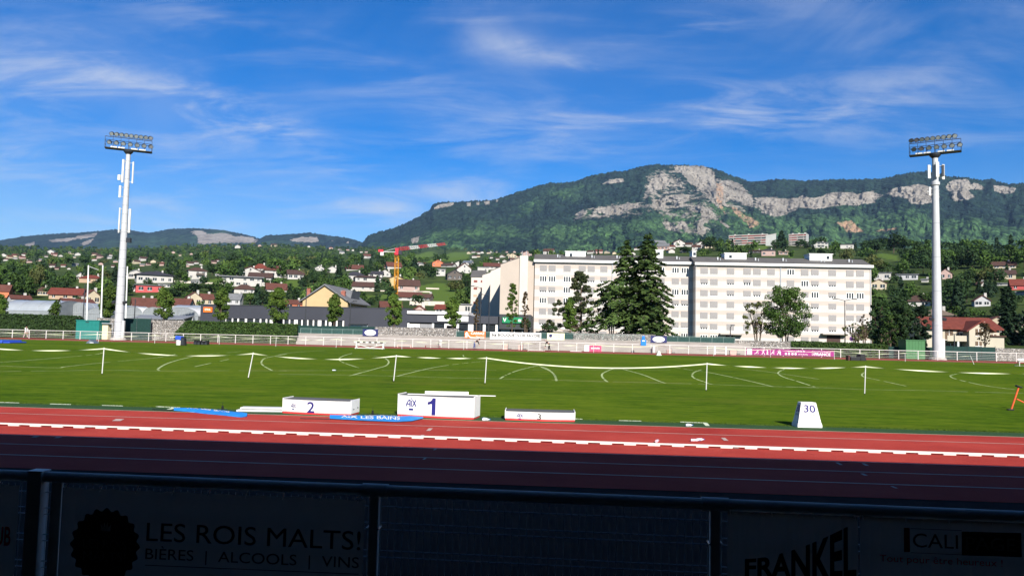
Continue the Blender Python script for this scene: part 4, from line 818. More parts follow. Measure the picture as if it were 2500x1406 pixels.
# ------------------------------------------------------------------ gabions and hedges
def gabion_mat():
    m = bpy.data.materials.new('gabion_stones'); m.use_nodes = True; t = m.node_tree; b = t.nodes['Principled BSDF']; tc = nd(t, 'ShaderNodeTexCoord')
    v = nd(t, 'ShaderNodeTexVoronoi'); v.inputs['Scale'].default_value = 5.5; t.links.new(tc.outputs['Object'], v.inputs['Vector'])
    v2 = nd(t, 'ShaderNodeTexVoronoi', feature='DISTANCE_TO_EDGE'); v2.inputs['Scale'].default_value = 5.5; t.links.new(tc.outputs['Object'], v2.inputs['Vector'])
    bw = nd(t, 'ShaderNodeRGBToBW'); t.links.new(v.outputs['Color'], bw.inputs[0])
    r1 = ramp(t, [(.2, (.2, .18, .16)), (.5, (.35, .32, .29)), (.8, (.5, .47, .44))]); t.links.new(bw.outputs[0], r1.inputs[0])
    r2 = ramp(t, [(.02, (.03, .03, .03)), (.12, (1, 1, 1))]); t.links.new(v2.outputs['Distance'], r2.inputs[0])
    mx = nd(t, 'ShaderNodeMix', data_type='RGBA', blend_type='MULTIPLY'); mx.inputs[0].default_value = 1; t.links.new(r1.outputs[0], mx.inputs[6]); t.links.new(r2.outputs[0], mx.inputs[7]); t.links.new(mx.outputs[2], b.inputs['Base Color'])
    bp = nd(t, 'ShaderNodeBump'); bp.inputs['Distance'].default_value = .1; t.links.new(v2.outputs['Distance'], bp.inputs['Height']); t.links.new(bp.outputs[0], b.inputs['Normal']); b.inputs['Roughness'].default_value = .95
    return m
GAB = gabion_mat()
def gabion(label, x0, x1, ytop, Y, dep=1.0, zb=0.):
    a = PY(x0, ytop, Y); c = PY(x1, ytop, Y); r = thing('gabion_wall', label, 'stone wall', (a.x, Y, zb), 0, 'walls of stone filled wire baskets'); w = c.x - a.x; h = a.z - zb; n = max(1, round(w / 2.))
    rs = random.Random(int(x0)); nx, nz_ = int(w / .16) + 1, int(h / .16) + 1
    def grid(fn, nu, nv):
        vs = [fn(i / nu, j / nv) for i in range(nu + 1) for j in range(nv + 1)]; return vs, [(i * (nv + 1) + j, (i + 1) * (nv + 1) + j, (i + 1) * (nv + 1) + j + 1, i * (nv + 1) + j + 1) for i in range(nu) for j in range(nv)]
    b = MB(); b.bx(.03, w - .03, .08, dep, 0, h - .06); b.add(*grid(lambda u, v: (u * w, (rs.random() - .5) * .09 + .02, v * h), nx, nz_)); b.add(*grid(lambda u, v: (u * w, .02 + v * (dep - .02), h + (rs.random() - .5) * .08), nx, 5)); b.build('stones', GAB, r)
    b = MB()
    for k in range(n + 1): b.tube((w * k / n, -.07, 0), (w * k / n, -.07, h), .012, n=4)
    for z in np.linspace(.05, h, max(2, round(h / .5) + 1)): b.tube((0, -.07, z), (w, -.07, z), .01, n=4)
    b.build('wire_cage', galv, r)
YG = YW + 3.3
gabion('stone basket wall between the teal shed and the left mast', 236, 300, 776, YFENCE + 8.5)
gabion('pale stone basket wall right of the left mast', 366, 452, 781, YFENCE + 8.5)
gabion('long stone basket wall left of the orange banner', 916, 1118, 797.5, YG)
gabion('stone basket wall behind the pine and cedars', 1395, 1600, 812.5, YG)
gabion('stone basket wall above the start of the magenta banner', 1792, 1930, 831, YG - 3.2)
gabion('stone basket wall at the right edge behind the fence', 2428, 2560, 850, YFENCE + 5)
lfA = foliage('hedge_leaf', (.022, .055, .012), (.075, .13, .03), 1.5); lfB = foliage('ivy_leaf', (.02, .045, .014), (.06, .11, .03), 1.5)
def leaf_quads(P, Nrm, size, rng, stretch=1.5, bend=.8):
    """one quad per point, facing roughly along Nrm"""
    n = len(P); Nv = Nrm + rng.normal(0, bend, (n, 3)); Nv /= np.linalg.norm(Nv, axis=1)[:, None] + 1e-9
    t = np.cross(Nv, rng.normal(0, 1, (n, 3))); t /= np.linalg.norm(t, axis=1)[:, None] + 1e-9; u = np.cross(Nv, t)
    s = (size * rng.uniform(.6, 1.3, n))[:, None]; a = t * s * stretch * .5; c = u * s * .5
    V = np.stack([P - a, P - c * .9 + a * .1, P + a, P + c * .9 + a * .1], 1).reshape(-1, 3); return V, np.arange(4 * n).reshape(-1, 4)
def hedge(label, pts, Y, dep, n, size, m, zb=0.):
    """pts: top outline pixels from left to right"""
    tops = [PY(x, y, Y) for x, y in pts]; r = thing('hedge', label, 'hedge', (tops[0].x, Y, zb), 0, 'hedges and ivy covered walls around the stadium'); o = Vector((tops[0].x, 0, zb))
    xs = np.array([p.x - o.x for p in tops]); zs = np.array([p.z - zb for p in tops]); rng = np.random.default_rng(abs(int(pts[0][0])) + 5)
    b = MB(); poly = [(xs[0] + .1, .35, 0)] + [(x, .35, max(.05, z - .3)) for x, z in zip(xs, zs)] + [(xs[-1] - .1, .35, 0)]; b.extr(poly, (0, dep - .5, 0)); b.build('branches', mat('hedge_core', (.012, .022, .008), .95, .3, 2), r)
    k1 = int(n * .72); x = rng.uniform(xs[0], xs[-1], k1); h = np.interp(x, xs, zs); z = h * rng.uniform(0, 1, k1); bump = .25 * fbm(x * 1.3 + 9, z * 1.3, 3, 3)
    P1 = np.stack([x, .22 - bump + rng.uniform(-.05, .25, k1), z], 1); N1 = np.tile(np.array([[0, -1, .35]]), (k1, 1))
    k2 = n - k1; x = rng.uniform(xs[0], xs[-1], k2); h = np.interp(x, xs, zs) - .25 + .35 * fbm(x * 1.1, x * 0, 8, 3); P2 = np.stack([x, rng.uniform(0, dep, k2), h + rng.uniform(-.18, .12, k2)], 1); N2 = np.tile(np.array([[0, -.2, 1]]), (k2, 1))
    V, Qd = leaf_quads(np.concatenate([P1, P2]), np.concatenate([N1, N2]), size, rng); link('foliage', np_mesh('foliage', V, Qd, [m]), r)
hedge('long ivy covered bank left of the teal shed', [(-120, 764), (0, 766), (95, 769), (186, 772)], YFENCE + 7, 2.2, 9000, .2, lfB)
hedge('ivy covered bank with a sloping left end, left of the green railing', [(424, 812), (440, 797), (452, 783), (560, 786), (650, 789), (724, 793)], YFENCE + 7, 2.2, 8500, .2, lfA)
hedge('clipped hedge below the right half of the apartment block', [(1922, 835), (1960, 833), (2050, 836), (2110, 838), (2175, 844)], YFENCE + 5.5, 1.6, 6500, .17, lfA)
# ------------------------------------------------------------------ sheds and screens
teal = mat('teal_cladding', (.012, .16, .14), .55, .1, 2)
def shed(name, label, x0, x1, yt, Y, dep, m, roofm, zb=0., over=.08):
    a = PY(x0, yt, Y); c = PY(x1, yt + (x1 - x0) * .023, Y); r = thing(name, label, 'shed', (a.x, Y, zb)); w, h = c.x - a.x, a.z - zb
    b = MB(); b.bx(0, w, 0, dep, 0, h - .1); b.build('walls', m, r)
    b = MB(); b.bx(-over, w + over, -over, dep + over, h - .1, h); b.build('roof', roofm, r)
    b = MB(); b.bx(w * .05, w * .95, -.02, .0, .06, .1); k = 6
    for i in range(k + 1): b.bx(w * i / k - .015, w * i / k + .015, -.02, 0, .12, h - .12)
    b.build('cladding_ribs', m, r); return r, w, h
r, w, h = shed('equipment_shed', 'teal metal shed left of the left floodlight mast', 187, 243, 780.5, YFENCE + 3.4, 2.6, teal, teal)
b = MB(); b.bx(w * .4, w * .55, -.03, -.021, h * .87, h * .91); b.build('vent', dark, r)
b = MB(); b.bx(w + .1, w + 1.9, .4, 1.6, h * .83, h * .87); b.tube((w + 1.8, .45, 0), (w + 1.8, .45, h * .83), .04, n=5); b.build('lean_to_roof', greymetal, r)
shed('cream_cabinet', 'cream cabinet under the lean-to beside the teal shed', 248, 264, 791, YFENCE + 4.2, .9, mat('cream_paint', (.7, .6, .4), .6, .08, 3), white)
shed('green_container', 'light green metal container left of the right floodlight mast', 2212, 2258, 829, YFENCE + 2.4, 2.4, mat('light_green_paint', (.045, .15, .055), .6, .1, 2), mat('light_green_paint'))
dscreen = mat('dark_green_screen', (.008, .035, .03), .85, .25, 4)
def screenwall(label, x0, x1, y0, y1, Y):
    a = PY(x0, y0, Y); c = PY(x1, y1, Y); r = thing('screen_fence', label, 'fence', (a.x, Y, 0), 0, 'dark green netted fences'); w = c.x - a.x; n = max(2, round(w / 2.2)); b = MB()
    for k in range(n): b.bx(w * k / n + .03, w * (k + 1) / n - .03, 0, .03, .05, a.z + (c.z - a.z) * (k + .5) / n - .04 * (k % 2))
    b.build('netting', dscreen, r); b = MB()
    for k in range(n + 1): b.tube((w * k / n, .05, 0), (w * k / n, .05, a.z + (c.z - a.z) * k / n + .1), .035, n=5)
    b.each('post', dark, r)
screenwall('dark green netted fence right of the left mast', 300, 369, 777, 777, YFENCE + 7.5)
screenwall('dark green netted fence right of the right mast', 2292, 2430, 844, 847, YFENCE + 4.5)
screenwall('dark green netted fence behind the light green container', 2170, 2290, 846, 848, YFENCE + 4.6)
screenwall('low dark green netted fence above the long left railing', 722, 916, 794, 797, YG + .4)
# ------------------------------------------------------------------ gear around the far track
Yb = G(900, 851.5).y
A = PY(868, 851, Yb); B = PY(938, 851.5, Yb); r = thing('steeplechase_barrier', 'white steeplechase barrier with a black and white striped beam on the far track', 'barrier', (A.x, Yb, .02)); w = B.x - A.x
zt = PY(870, 833.8, Yb).z
n = 11
for par, m in ((0, offwhite), (1, black)):
    b = MB()
    for k in range(n):
        if k % 2 == par: q = (w + .4) / n; b.bx(-.2 + q * k, -.2 + q * (k + 1), -.07, .07, zt - .15, zt)
    b.build('white_beam' if not par else 'black_stripes', m, r)
b = MB()
for x in (.12, w - .12): b.bx(x - .08, x + .08, -.5, .5, 0, .1); b.bx(x - .1, x + .1, -.06, .06, .1, zt - .15)
b.tube((.12, 0, .55), (w / 2, 0, .12), .05, n=6); b.tube((w - .12, 0, .55), (w / 2, 0, .12), .05, n=6); b.bx(.1, w - .1, -.06, .06, .02, .12); b.build('frame', offwhite, r)
def boxes(name, label, cat, px0, px1, py0, py1, Y, build, group=None):
    a = PY(px0, py1, Y); c = PY(px1, py0, Y); z = .02; r = thing(name, label, cat, (a.x, Y, z), 0, group); build(r, c.x - a.x, c.z - z); return r
bluep = mat('blue_plastic', (.03, .08, .45), .4, .12, 3); bluesh = mat('bright_blue_cover', (.01, .18, .72), .5, .1, 3)
Y1 = G(440, 843).y
def f(r, w, h):
    b = MB(); b.lathe((w / 2, .4, 0), [(w * .42, 0), (w * .45, h * .15), (w * .45, h * .55), (w * .3, h * .6)], 14); b.build('white_drum', offwhite, r, smooth=True)
    b = MB(); b.box((w * .5, .4, h * .8), (w * .95, .7, h * .42), M=Matrix.Rotation(.12, 3, 'Y')); b.build('blue_lid', bluep, r, bevel=.05)
boxes('blue_bin', 'blue and white drum left of the black column on the far track', 'bin', 425.5, 442, 820.5, 838, Y1, f)
def f(r, w, h):
    b = MB(); b.extr([(0, 0, 0), (w, 0, 0), (w * .8, 0, h), (w * .05, 0, h)], (0, .5, 0)); b.build('cabinet', black, r, bevel=.03); b = MB(); b.bx(w * .12, w * .75, -.02, 0, h * .1, h * .9); b.build('grille', dark, r)
boxes('speaker_column', 'tall leaning black loudspeaker beside the blue bin on the far track', 'loudspeaker', 440, 452, 824, 842, Y1 - .6, f)
for k, (x0, x1, y0) in enumerate(((472, 480.5, 831), (481, 488.5, 831.5), (490, 497.5, 832.5), (498.5, 506, 832))):
    def f(r, w, h):
        b = MB(); b.extr([(0, 0, 0), (0, .6, 0), (0, .6, h), (0, .2, h), (0, 0, h * .6)], (w, 0, 0)); b.build('cabinet', black, r, bevel=.02); b = MB(); b.add([(w * .1, -.01, h * .08), (w * .9, -.01, h * .08), (w * .9, -.01, h * .55), (w * .1, -.01, h * .55)], [(0, 1, 2, 3)]); b.build('grille', dark, r)
    boxes('monitor_speaker', 'black box loudspeaker on the far track, %s of four in a row' % words[k], 'loudspeaker', x0, x1, y0, 841, G(490, 842).y, f, 'row of black loudspeaker boxes')
def f(r, w, h):
    b = MB(); b.extr([(0, 0, 0), (w * .45, 0, h), (w, 0, 0)], (0, 1.1, 0)); b.build('grey_ramp', mat('slate_vinyl', (.1, .13, .17), .6, .1), r)
    b = MB(); b.bx(w * .5, w * .95, -.03, -.01, .05, .12); b.build('strap', white, r)
boxes('wedge_mat', 'small dark wedge shaped ramp in front of the left mast', 'ramp', 209, 230, 829, 838, G(220, 838.4).y, f)
def f(r, w, h):
    b = MB(); b.bx(0, w, 0, 3, 0, h * .8); b.bx(w - .8, w + .7, .2, 2.8, 0, h * .4); b.build('mat', bluep, r, bevel=.06)
boxes('landing_mat', 'blue landing mat cut by the left edge of the photo', 'mat', -60, 5, 829, 838, G(0, 838).y, f)
def f(r, w, h):
    b = MB(); b.bx(w * .12, w * .68, 0, 1.4, 0, h * .55); b.build('black_box', black, r, bevel=.03); b = MB(); b.extr([(w * .62, 0, 0), (w, 0, 0), (w * .88, 0, h), (w * .66, 0, h * .96)], (0, 1.2, 0)); b.build('raised_wedge', black, r, bevel=.03)
    b = MB(); b.bx(0, w * .1, .1, .9, 0, h * .75); b.build('end_roll', mat('red_black_vinyl', (.06, .015, .015), .5), r)
boxes('black_mat', 'black folded landing mat with a raised end near the right mast', 'mat', 2072, 2116, 864.5, 881, G(2100, 881).y, f)
def bin_(label, px0, px1, y0, y1, Y, m):
    def f(r, w, h):
        b = MB(); b.lathe((w / 2, .3, 0), [(w * .4, .1), (w * .48, h * .9), (w * .5, h)], 14); b.build('drum', m, r, smooth=True); b = MB(); b.bx(-.05, .0, .2, .4, 0, h * .85); b.build('stand', dark, r)
        b = MB(); b.lathe((w / 2, .3, h), [(w * .44, .0), (w * .3, .07), (0, .1)], 14); b.build('bag_rim', white, r)
    boxes('litter_bin', label, 'bin', px0, px1, y0, y1, Y, f, 'litter bins by the pipe fence')
bin_('whitish litter bin by the fence left of the orange banner', 1070, 1079, 832, 849, YFENCE + .45, palegrey)
bin_('white litter bin by the fence below the right navy oval banner', 1592, 1601, 845, 862, YFENCE - 1.2, offwhite)
terra = mat('pinkish_pot', (.55, .4, .34), .8, .12, 4)
for px0, px1, y0, lb in ((1226, 1240, 840.5, 'pinkish planter box behind the fence, first from the left'), (1264, 1276.5, 842, 'pinkish planter box behind the fence, second from the left'), (1627.5, 1640, 853, 'pinkish planter box behind the fence, third from the left'), (1782, 1799, 856, 'pinkish planter box behind the fence, fourth from the left')):
    def f(r, w, h):
        b = MB(); b.extr([(.06, 0, 0), (w - .06, 0, 0), (w, 0, h), (0, 0, h)], (0, .5, 0)); b.build('tub', terra, r, bevel=.02); b = MB(); b.bx(w, w + .06, .1, .2, 0, h * 1.2); b.bx(w + .06, w + .5, .1, .3, .1, .2); b.build('strap_post', dark, r)
    boxes('planter', lb, 'planter', px0, px1, y0, y0 + 12, YFENCE + .5, f, 'planter boxes behind the fence')
def f(r, w, h):
    b = MB(); b.extr([(0, 0, 0), (w, 0, 0), (w * .8, 0, h), (w * .2, 0, h)], (0, .6, 0)); b.build('body', offwhite, r, bevel=.02); b = MB(); b.bx(-.05, w + .05, -.05, .65, 0, .12); b.build('foot', offwhite, r)
boxes('white_marker', 'small white tapered marker on the far track edge right of the litter bin', 'marker', 1604, 1614, 857, 867.5, G(1609, 868).y, f)
A = PY(1564, 843.5, YFENCE - .12); C = PY(1577, 829, YFENCE - .12); T = PY(1570, 820, YFENCE - .12); r = thing('blue_cover', 'bright blue bag hanging on the pipe fence below the stone baskets', 'bag', (A.x, YFENCE - .12, A.z)); w, h, h2 = C.x - A.x, C.z - A.z, T.z - A.z
b = MB(); b.box((w / 2, -.18, h / 2), (w, .3, h)); b.build('bag', bluesh, r, bevel=.06); b = MB(); b.box((w / 2, -.15, (h + h2) / 2), (w * .55, .2, h2 - h)); b.build('bag_neck', bluesh, r, bevel=.05); b = MB(); b.bx(w * .25, w * .75, -.34, -.331, h * .72, h * .88); b.build('label_patch', white, r)
A = PY(2484, 880, YFENCE - .1); r = thing('white_sign', 'small white and blue board on the fence at the right edge', 'board', (A.x, YFENCE - .1, PY(2484, 881, YFENCE).z)); b = MB(); b.bx(0, .9, -.04, 0, .1, .35); b.build('white_panel', white, r); b = MB(); b.bx(.9, 1.7, -.04, 0, -.1, .4); b.build('blue_panel', mat('slate_blue', (.15, .2, .4), .5), r)
A = G(2489, 894); r = thing('small_goal', 'small white tubular goal at the right edge of the far track', 'goal', (A.x, A.y, .02)); zt = PY(2489, 883, A.y).z
b = MB(); b.path([(0, 0, 0), (0, 0, zt), (3, 0, zt), (3, 0, 0)], .05, 6); b.build('goal_frame', offwhite, r); b = MB(); b.path([(0, 0, zt), (0, .9, 0), (3, .9, 0), (3, 0, zt)], .03, 5); b.build('rear_frame', offwhite, r)
# low hurdle frames lying on the far track
for x0, x1, y, lb, m in ((969, 1004, 852, 'low pinkish bench frame on the far track right of the barrier', mat('pink_wood', (.6, .42, .36), .7)), (1037, 1075, 853.5, 'low dark red bench frame on the far track', mat('dark_red_wood', (.16, .03, .03), .7))):
    A = PY(x0, y, YFENCE - 1.5); B = PY(x1, y, YFENCE - 1.5); r = thing('low_bench', lb, 'bench', (A.x, YFENCE - 1.5, .02), 0, 'low frames on the far track'); w = B.x - A.x
    b = MB(); b.bx(0, w, 0, .25, .3, .36); b.build('top_board', m, r); b = MB()
    for x in (.08, w - .08): b.bx(x - .05, x + .05, .02, .22, 0, .3)
    b.each('leg', m, r)
for x0, x1, y, lb in ((1392, 1420, 856.5, 'flat white board lying on the far track left of the savoie banner'), (1290, 1330, 855.5, 'flat pale board lying beside the bending worker')):
    A = PY(x0, y, YFENCE - 1.2); B = PY(x1, y, YFENCE - 1.2); r = thing('flat_board', lb, 'board', (A.x, YFENCE - 1.2, .02), 0, 'flat boards on the far track'); b = MB(); b.bx(0, B.x - A.x, 0, .5, 0, .06); b.build('plank', offwhite, r); b = MB(); b.bx(.1, B.x - A.x - .1, .1, .4, .06, .065); b.build('top_face', palegrey, r)
# ------------------------------------------------------------------ people
skin = mat('skin', (.42, .25, .18), .55, .08, 8); hair_d = mat('dark_hair', (.02, .015, .012), .6, .2, 20); hair_g = mat('grey_hair', (.3, .28, .26), .7, .2, 20)
jeans = mat('blue_jeans', (.07, .09, .2), .85, .15, 12); blackcloth = mat('black_cloth', (.012, .012, .014), .85, .2, 8); whitecloth = mat('white_cloth', (.7, .68, .66), .85, .06, 8); palecloth = mat('pale_cloth', (.55, .42, .4), .85, .1, 8)
def skinned(name, parent, J, E, m, extra=0.):
    me = bpy.data.meshes.new(name); ks = sorted(set(a for e in E for a in e), key=lambda k: (k != E[0][0], k)); ix = {k: i for i, k in enumerate(ks)}
    bm = bmesh.new(); lay = bm.verts.layers.skin.verify(); bv = [bm.verts.new(J[k][0]) for k in ks]
    for k, v in zip(ks, bv): q = J[k][1] + extra; v[lay].radius = (q, q); v[lay].use_root = k == E[0][0]
    for a, c in E: bm.edges.new((bv[ix[a]], bv[ix[c]]))
    bm.to_mesh(me); bm.free(); o = link(name, me, parent); me.materials.append(m); o.modifiers.new('skin', 'SKIN')
    s = o.modifiers.new('sub', 'SUBSURF'); s.levels = 1; s.render_levels = 2; return o
def person(label, loc, rz, pose, top, legs, hairm):
    r = thing('person', label, 'person', loc, rz, 'people beyond the lawn'); J = {}
    J.update(pose)
    for s in 'lr':
        wv = Vector(J['wrist_' + s][0]); el = Vector(J['elbow_' + s][0]); d = (wv - el).normalized(); sd = d.cross(Vector((0, 1, .1))).normalized()
        J['palm_' + s] = (wv + d * .06, .032); fl = (.075, .085, .08, .062)
        for i in range(4):
            k = wv + d * .1 + sd * (.028 * (i - 1.5)); J['kn%d_%s' % (i, s)] = (k, .011); J['tip%d_%s' % (i, s)] = (k + (d + Vector((0, -.25, -.1))).normalized() * fl[i], .008)
        J['th0_' + s] = (wv + d * .035 - sd * .045, .012); J['th1_' + s] = (wv + d * .08 - sd * .068, .009)
    E = [('pelvis', 'waist'), ('waist', 'chest'), ('chest', 'neck'), ('neck', 'head'), ('head', 'crown')]
    for s in 'lr':
        E += [('chest', 'shoulder_' + s), ('shoulder_' + s, 'elbow_' + s), ('elbow_' + s, 'wrist_' + s), ('wrist_' + s, 'palm_' + s), ('pelvis', 'hip_' + s), ('hip_' + s, 'knee_' + s), ('knee_' + s, 'ankle_' + s), ('ankle_' + s, 'toe_' + s), ('wrist_' + s, 'th0_' + s), ('th0_' + s, 'th1_' + s)]
        for i in range(4): E += [('palm_' + s, 'kn%d_%s' % (i, s)), ('kn%d_%s' % (i, s), 'tip%d_%s' % (i, s))]
    skinned('body', r, J, E, skin)
    tE = [('waist', 'chest')] + [e for s in 'lr' for e in (('chest', 'shoulder_' + s), ('shoulder_' + s, 'elbow_' + s), ('elbow_' + s, 'wrist_' + s))]
    J2 = dict(J); 
    for s in 'lr': J2['wrist_' + s] = (Vector(J['elbow_' + s][0]).lerp(Vector(J['wrist_' + s][0]), .8), .036)
    skinned('jacket', r, J2, tE, top, .018)
    lE = [('pelvis', 'waist')] + [e for s in 'lr' for e in (('pelvis', 'hip_' + s), ('hip_' + s, 'knee_' + s), ('knee_' + s, 'ankle_' + s))]
    skinned('trousers', r, J, lE, legs, .012)
    hd = Vector(J['head'][0]); cr = Vector(J['crown'][0]); up = (cr - hd).normalized(); b = MB()
    b.lathe((0, 0, 0), [(0.0, .105), (.06, .09), (.095, .05), (.105, .0), (.1, -.04), (.07, -.05)], 14); Qm = up.to_track_quat('Z', 'Y').to_matrix(); b.v = [tuple(Qm @ Vector(p) + hd + up * .035 + Qm @ Vector((0, .02, 0))) for p in b.v]; b.build('hair', hairm, r, smooth=True)
    b = MB(); fwd = Vector(pose['face'][0]).normalized(); sdv = up.cross(fwd).normalized()
    b.lathe(hd + fwd * .1, [(0, -.02), (.016, 0), (0, .02)], 6)
    for s in (-1, 1): b.lathe(hd + fwd * .088 + sdv * .035 * s + up * .03, [(0, -.008), (.01, 0), (0, .008)], 6); b.lathe(hd + sdv * .098 * s, [(0, -.03), (.018, 0), (0, .03)], 6)
    b.build('face_features', skin, r)
    for s in 'lr':
        a, t_ = Vector(J['ankle_' + s][0]), Vector(J['toe_' + s][0]); b = MB(); d = t_ - a; d.z = 0; c = a + d * .55; b.box((c.x, c.y, .045), (.1, .28, .09), rz=math.atan2(d.y, d.x) - math.pi / 2); b.build('shoe', blackcloth, r, bevel=.03)
def base(hx, hz, fx, lean, armz, spread=.1):
    """bent-over figure looking towards +x: hips at (hx,hz), chest moved forward by lean"""
    cx, cz = hx + lean * .48, hz + math.sqrt(max(.01, 1 - lean * lean)) * .48
    J = {'pelvis': ((hx, 0, hz), .12), 'waist': ((hx + lean * .2, 0, hz + (cz - hz) * .42), .115), 'chest': ((cx, 0, cz), .135), 'neck': ((cx + lean * .16 + .02, 0, cz + (cz - hz) * .3 + .03), .052), 'head': ((cx + lean * .26 + .06, 0, cz + (cz - hz) * .38 + .06), .092), 'crown': ((cx + lean * .32 + .07, 0, cz + (cz - hz) * .5 + .12), .075), 'face': ((1, 0, -.6 * lean), 0)}
    for s, y in (('l', .19), ('r', -.19)):
        J['shoulder_' + s] = ((cx + .02, y, cz + .03), .065); J['elbow_' + s] = ((cx + .12 + fx * .2, y * 1.15, cz - .26), .046); J['wrist_' + s] = ((cx + .2 + fx * .5, y * .8, armz), .034)
        J['hip_' + s] = ((hx, y * .5, hz - .05), .098); J['knee_' + s] = ((hx + .05 + (spread if s == 'l' else -spread), y * .55, hz * .53), .066); J['ankle_' + s] = ((hx - .02 + (2 * spread if s == 'l' else -2 * spread), y * .6, .1), .046); J['toe_' + s] = ((hx + .16 + (2 * spread if s == 'l' else -2 * spread), y * .65, .04), .038)
    return J
A = PY(1157.5, 852, YFENCE - 1.6); person('person in black top and blue jeans bending by the fence below the orange banner', (A.x, YFENCE - 1.6, .02), 0, base(0, .92, .2, .86, .62, .05), blackcloth, jeans, hair_d)
A = PY(1341, 856, YFENCE - 1.6); person('grey haired person in black bending down below the yellowish banner', (A.x, YFENCE - 1.6, .02), math.pi, base(0, .9, .1, .72, .5, .06), blackcloth, blackcloth, hair_g)
A = PY(62, 826, YFENCE + 1.2); person('person in pale clothes walking behind the fence by the ivy bank', (A.x, YFENCE + 1.2, .02), 0, base(0, .93, .0, .06, .78, .12), whitecloth, palecloth, hair_d)
# ------------------------------------------------------------------ retail building behind the stadium
YR = 140.
navyclad = mat('slate_cladding', (.04, .043, .056), .55, .07, .25); fasciaw = mat('white_fascia', (.74, .72, .7), .5, .05, 1)
def px_x(px, Y, py=790): return PY(px, py, Y).x
rb = thing('retail_building', 'long low slate grey shop building behind the street trees', 'shop building', (px_x(488, YR), YR, 0)); ox = rb.location.x
X = lambda px: px_x(px, YR) - ox
zt = PY(740, 749, YR).z; z_low = PY(1060, 769, YR).z; zwh = PY(1060, 760, YR).z; zb_ = PY(1060, 787.5, YR).z; zwin = PY(700, 780, YR).z
b = MB(); b.bx(0, X(994), 0, 22, zwin, zt); b.bx(0, X(550), 0, 22, 0, zwin); b.bx(X(842), X(994), 0, 22, 0, zwin); b.bx(X(550), X(842), 1.6, 22, 0, zwin)
b.bx(X(994), X(1218), 0, 20, zb_, z_low); b.bx(X(994), X(1218), 2.2, 20, 0, zb_); b.build('slate_walls', navyclad, rb)
b = MB()
for k in range(26):
    z = zwin + (zt - zwin) * k / 26
    if k % 4 == 0: b.bx(0, X(994), -.015, .0, z, z + .03)
for px in (585, 690, 775, 845, 900): b.bx(X(px), X(px) + .04, -.02, 0, zwin, zt)
b.build('panel_joints', mat('joint_dark', (.04, .043, .055), .6), rb)
b = MB(); b.bx(X(994), X(1143), -.35, 18, z_low + .15, zwh); b.build('white_parapet', fasciaw, rb)
b = MB(); b.bx(-.1, X(994) + .1, -.1, 22.1, zt, zt + .12); b.build('roof_edge', navyclad, rb)
def shopwin(x0, x1, z0, z1, y=.0):
    b = MB(); b.bx(x0, x1, y, y + .12, z0, z1); o = b.build('window', glass, rb); return o
for x0, x1 in ((552, 566), (568, 580), (583, 598), (602, 618), (621, 634), (637, 648), (652, 660), (693, 705), (708, 719), (726, 735), (738, 749), (753, 763), (767, 776), (784, 793), (797, 802), (824, 836)): shopwin(X(x0), X(x1), zwin - 1.6, zwin - .12, .1)
b = MB()
for px, w in ((550, .2), (567, .25), (581, .3), (600, .4), (620, .25), (635.5, .3), (650, .3), (662, .6), (692, .25), (706.5, .25), (722, .7), (737, .25), (751, .25), (765, .25), (780, .7), (795.5, .3), (806, .5), (822, .3), (838, .3)): b.bx(X(px) - w / 2, X(px) + w / 2, .0, .2, zwin - 1.75, zwin)
b.each('pillar', fasciaw, rb)
b = MB(); b.bx(X(853), X(898), -.02, .1, zwin - 1.2, zwin - .75); b.build('shutter_band', galv, rb); b = MB(); b.bx(X(853), X(898), -.015, .1, zwin - 2.4, zwin - 1.25); b.build('roller_door', mat('teal_grey_door', (.08, .13, .15), .4, .1, 1), rb)
b = MB(); b.bx(X(853), X(898), -.5, .0, zwin - .7, zwin - .45); b.build('canopy', dark, rb)
zg = 1.0
for x0, x1 in ((1058, 1086), (1118, 1146), (1152, 1180), (1184, 1211)): shopwin(X(x0), X(x1), zg, zb_ - .12, .4)
b = MB()
for px, w in ((996, .4), (1056.5, .4), (1087, .4), (1117, .5), (1149, 1.), (1182, .5), (1214, .7)): b.bx(X(px) - w / 2, X(px) + w / 2, .3, .6, 0, zb_)
b.bx(X(1088), X(1116), .35, .6, zb_ - .5, zb_ - .1); b.each('pillar', fasciaw, rb)
b = MB(); b.bx(X(998), X(1025), .4, .55, zg, zb_ - .3); b.build('pale_poster', palegrey, rb)
b = MB(); q = X(1004); b.add([(q + (X(1020) - q) * (.5 + .5 * math.cos(a * .5)), .385, zg + (zb_ - zg) * (.4 + .3 * math.sin(a * .5))) for a in range(12)], [tuple(range(12))]); b.build('dark_poster_shape', dark, rb)
b = MB(); b.bx(X(1026), X(1055), .4, .55, zg, zb_ - .3); b.build('grey_poster', mat('mid_grey', (.24, .24, .25), .6), rb)
b = MB(); b.bx(X(1091), X(1099), .3, .5, zg - .3, zb_ - 1.2); b.bx(X(1104), X(1113), .3, .5, zg - .3, zb_ - 1.2); b.each('window_poster', white, rb)
def shop_sign(name, label, x0, x1, y0, y1, m, words_, Y=YR - .22):
    a, c = PY(x0, y1, Y), PY(x1, y1 + (x1 - x0) * .0235, Y); t = PY(x0, y0, Y).z; r = thing(name, label, 'sign', (a.x, Y, a.z), 0, 'shop signs'); w, h = c.x - a.x, t - a.z
    b = MB(); b.bx(0, w, 0, .2, 0, h); b.build('board', m, r)
    for body, bold, u0, u1, v0, v1, mm_ in words_:
        b = MB(); text_on(b, body, bold, (w * u0, -.012, h * v0), (w * (u1 - u0), 0, 0), (0, 0, h * (v1 - v0))); b.build('lettering', mm_, r)
    return r
shop_sign('shop_sign', 'orange shop sign with white letters at the left end of the slate building', 496, 517.5, 749.5, 762, mat('orange_sign', (.78, .15, .02), .5, .06), [('STIHL', .02, .16, .84, .35, .72, white)])
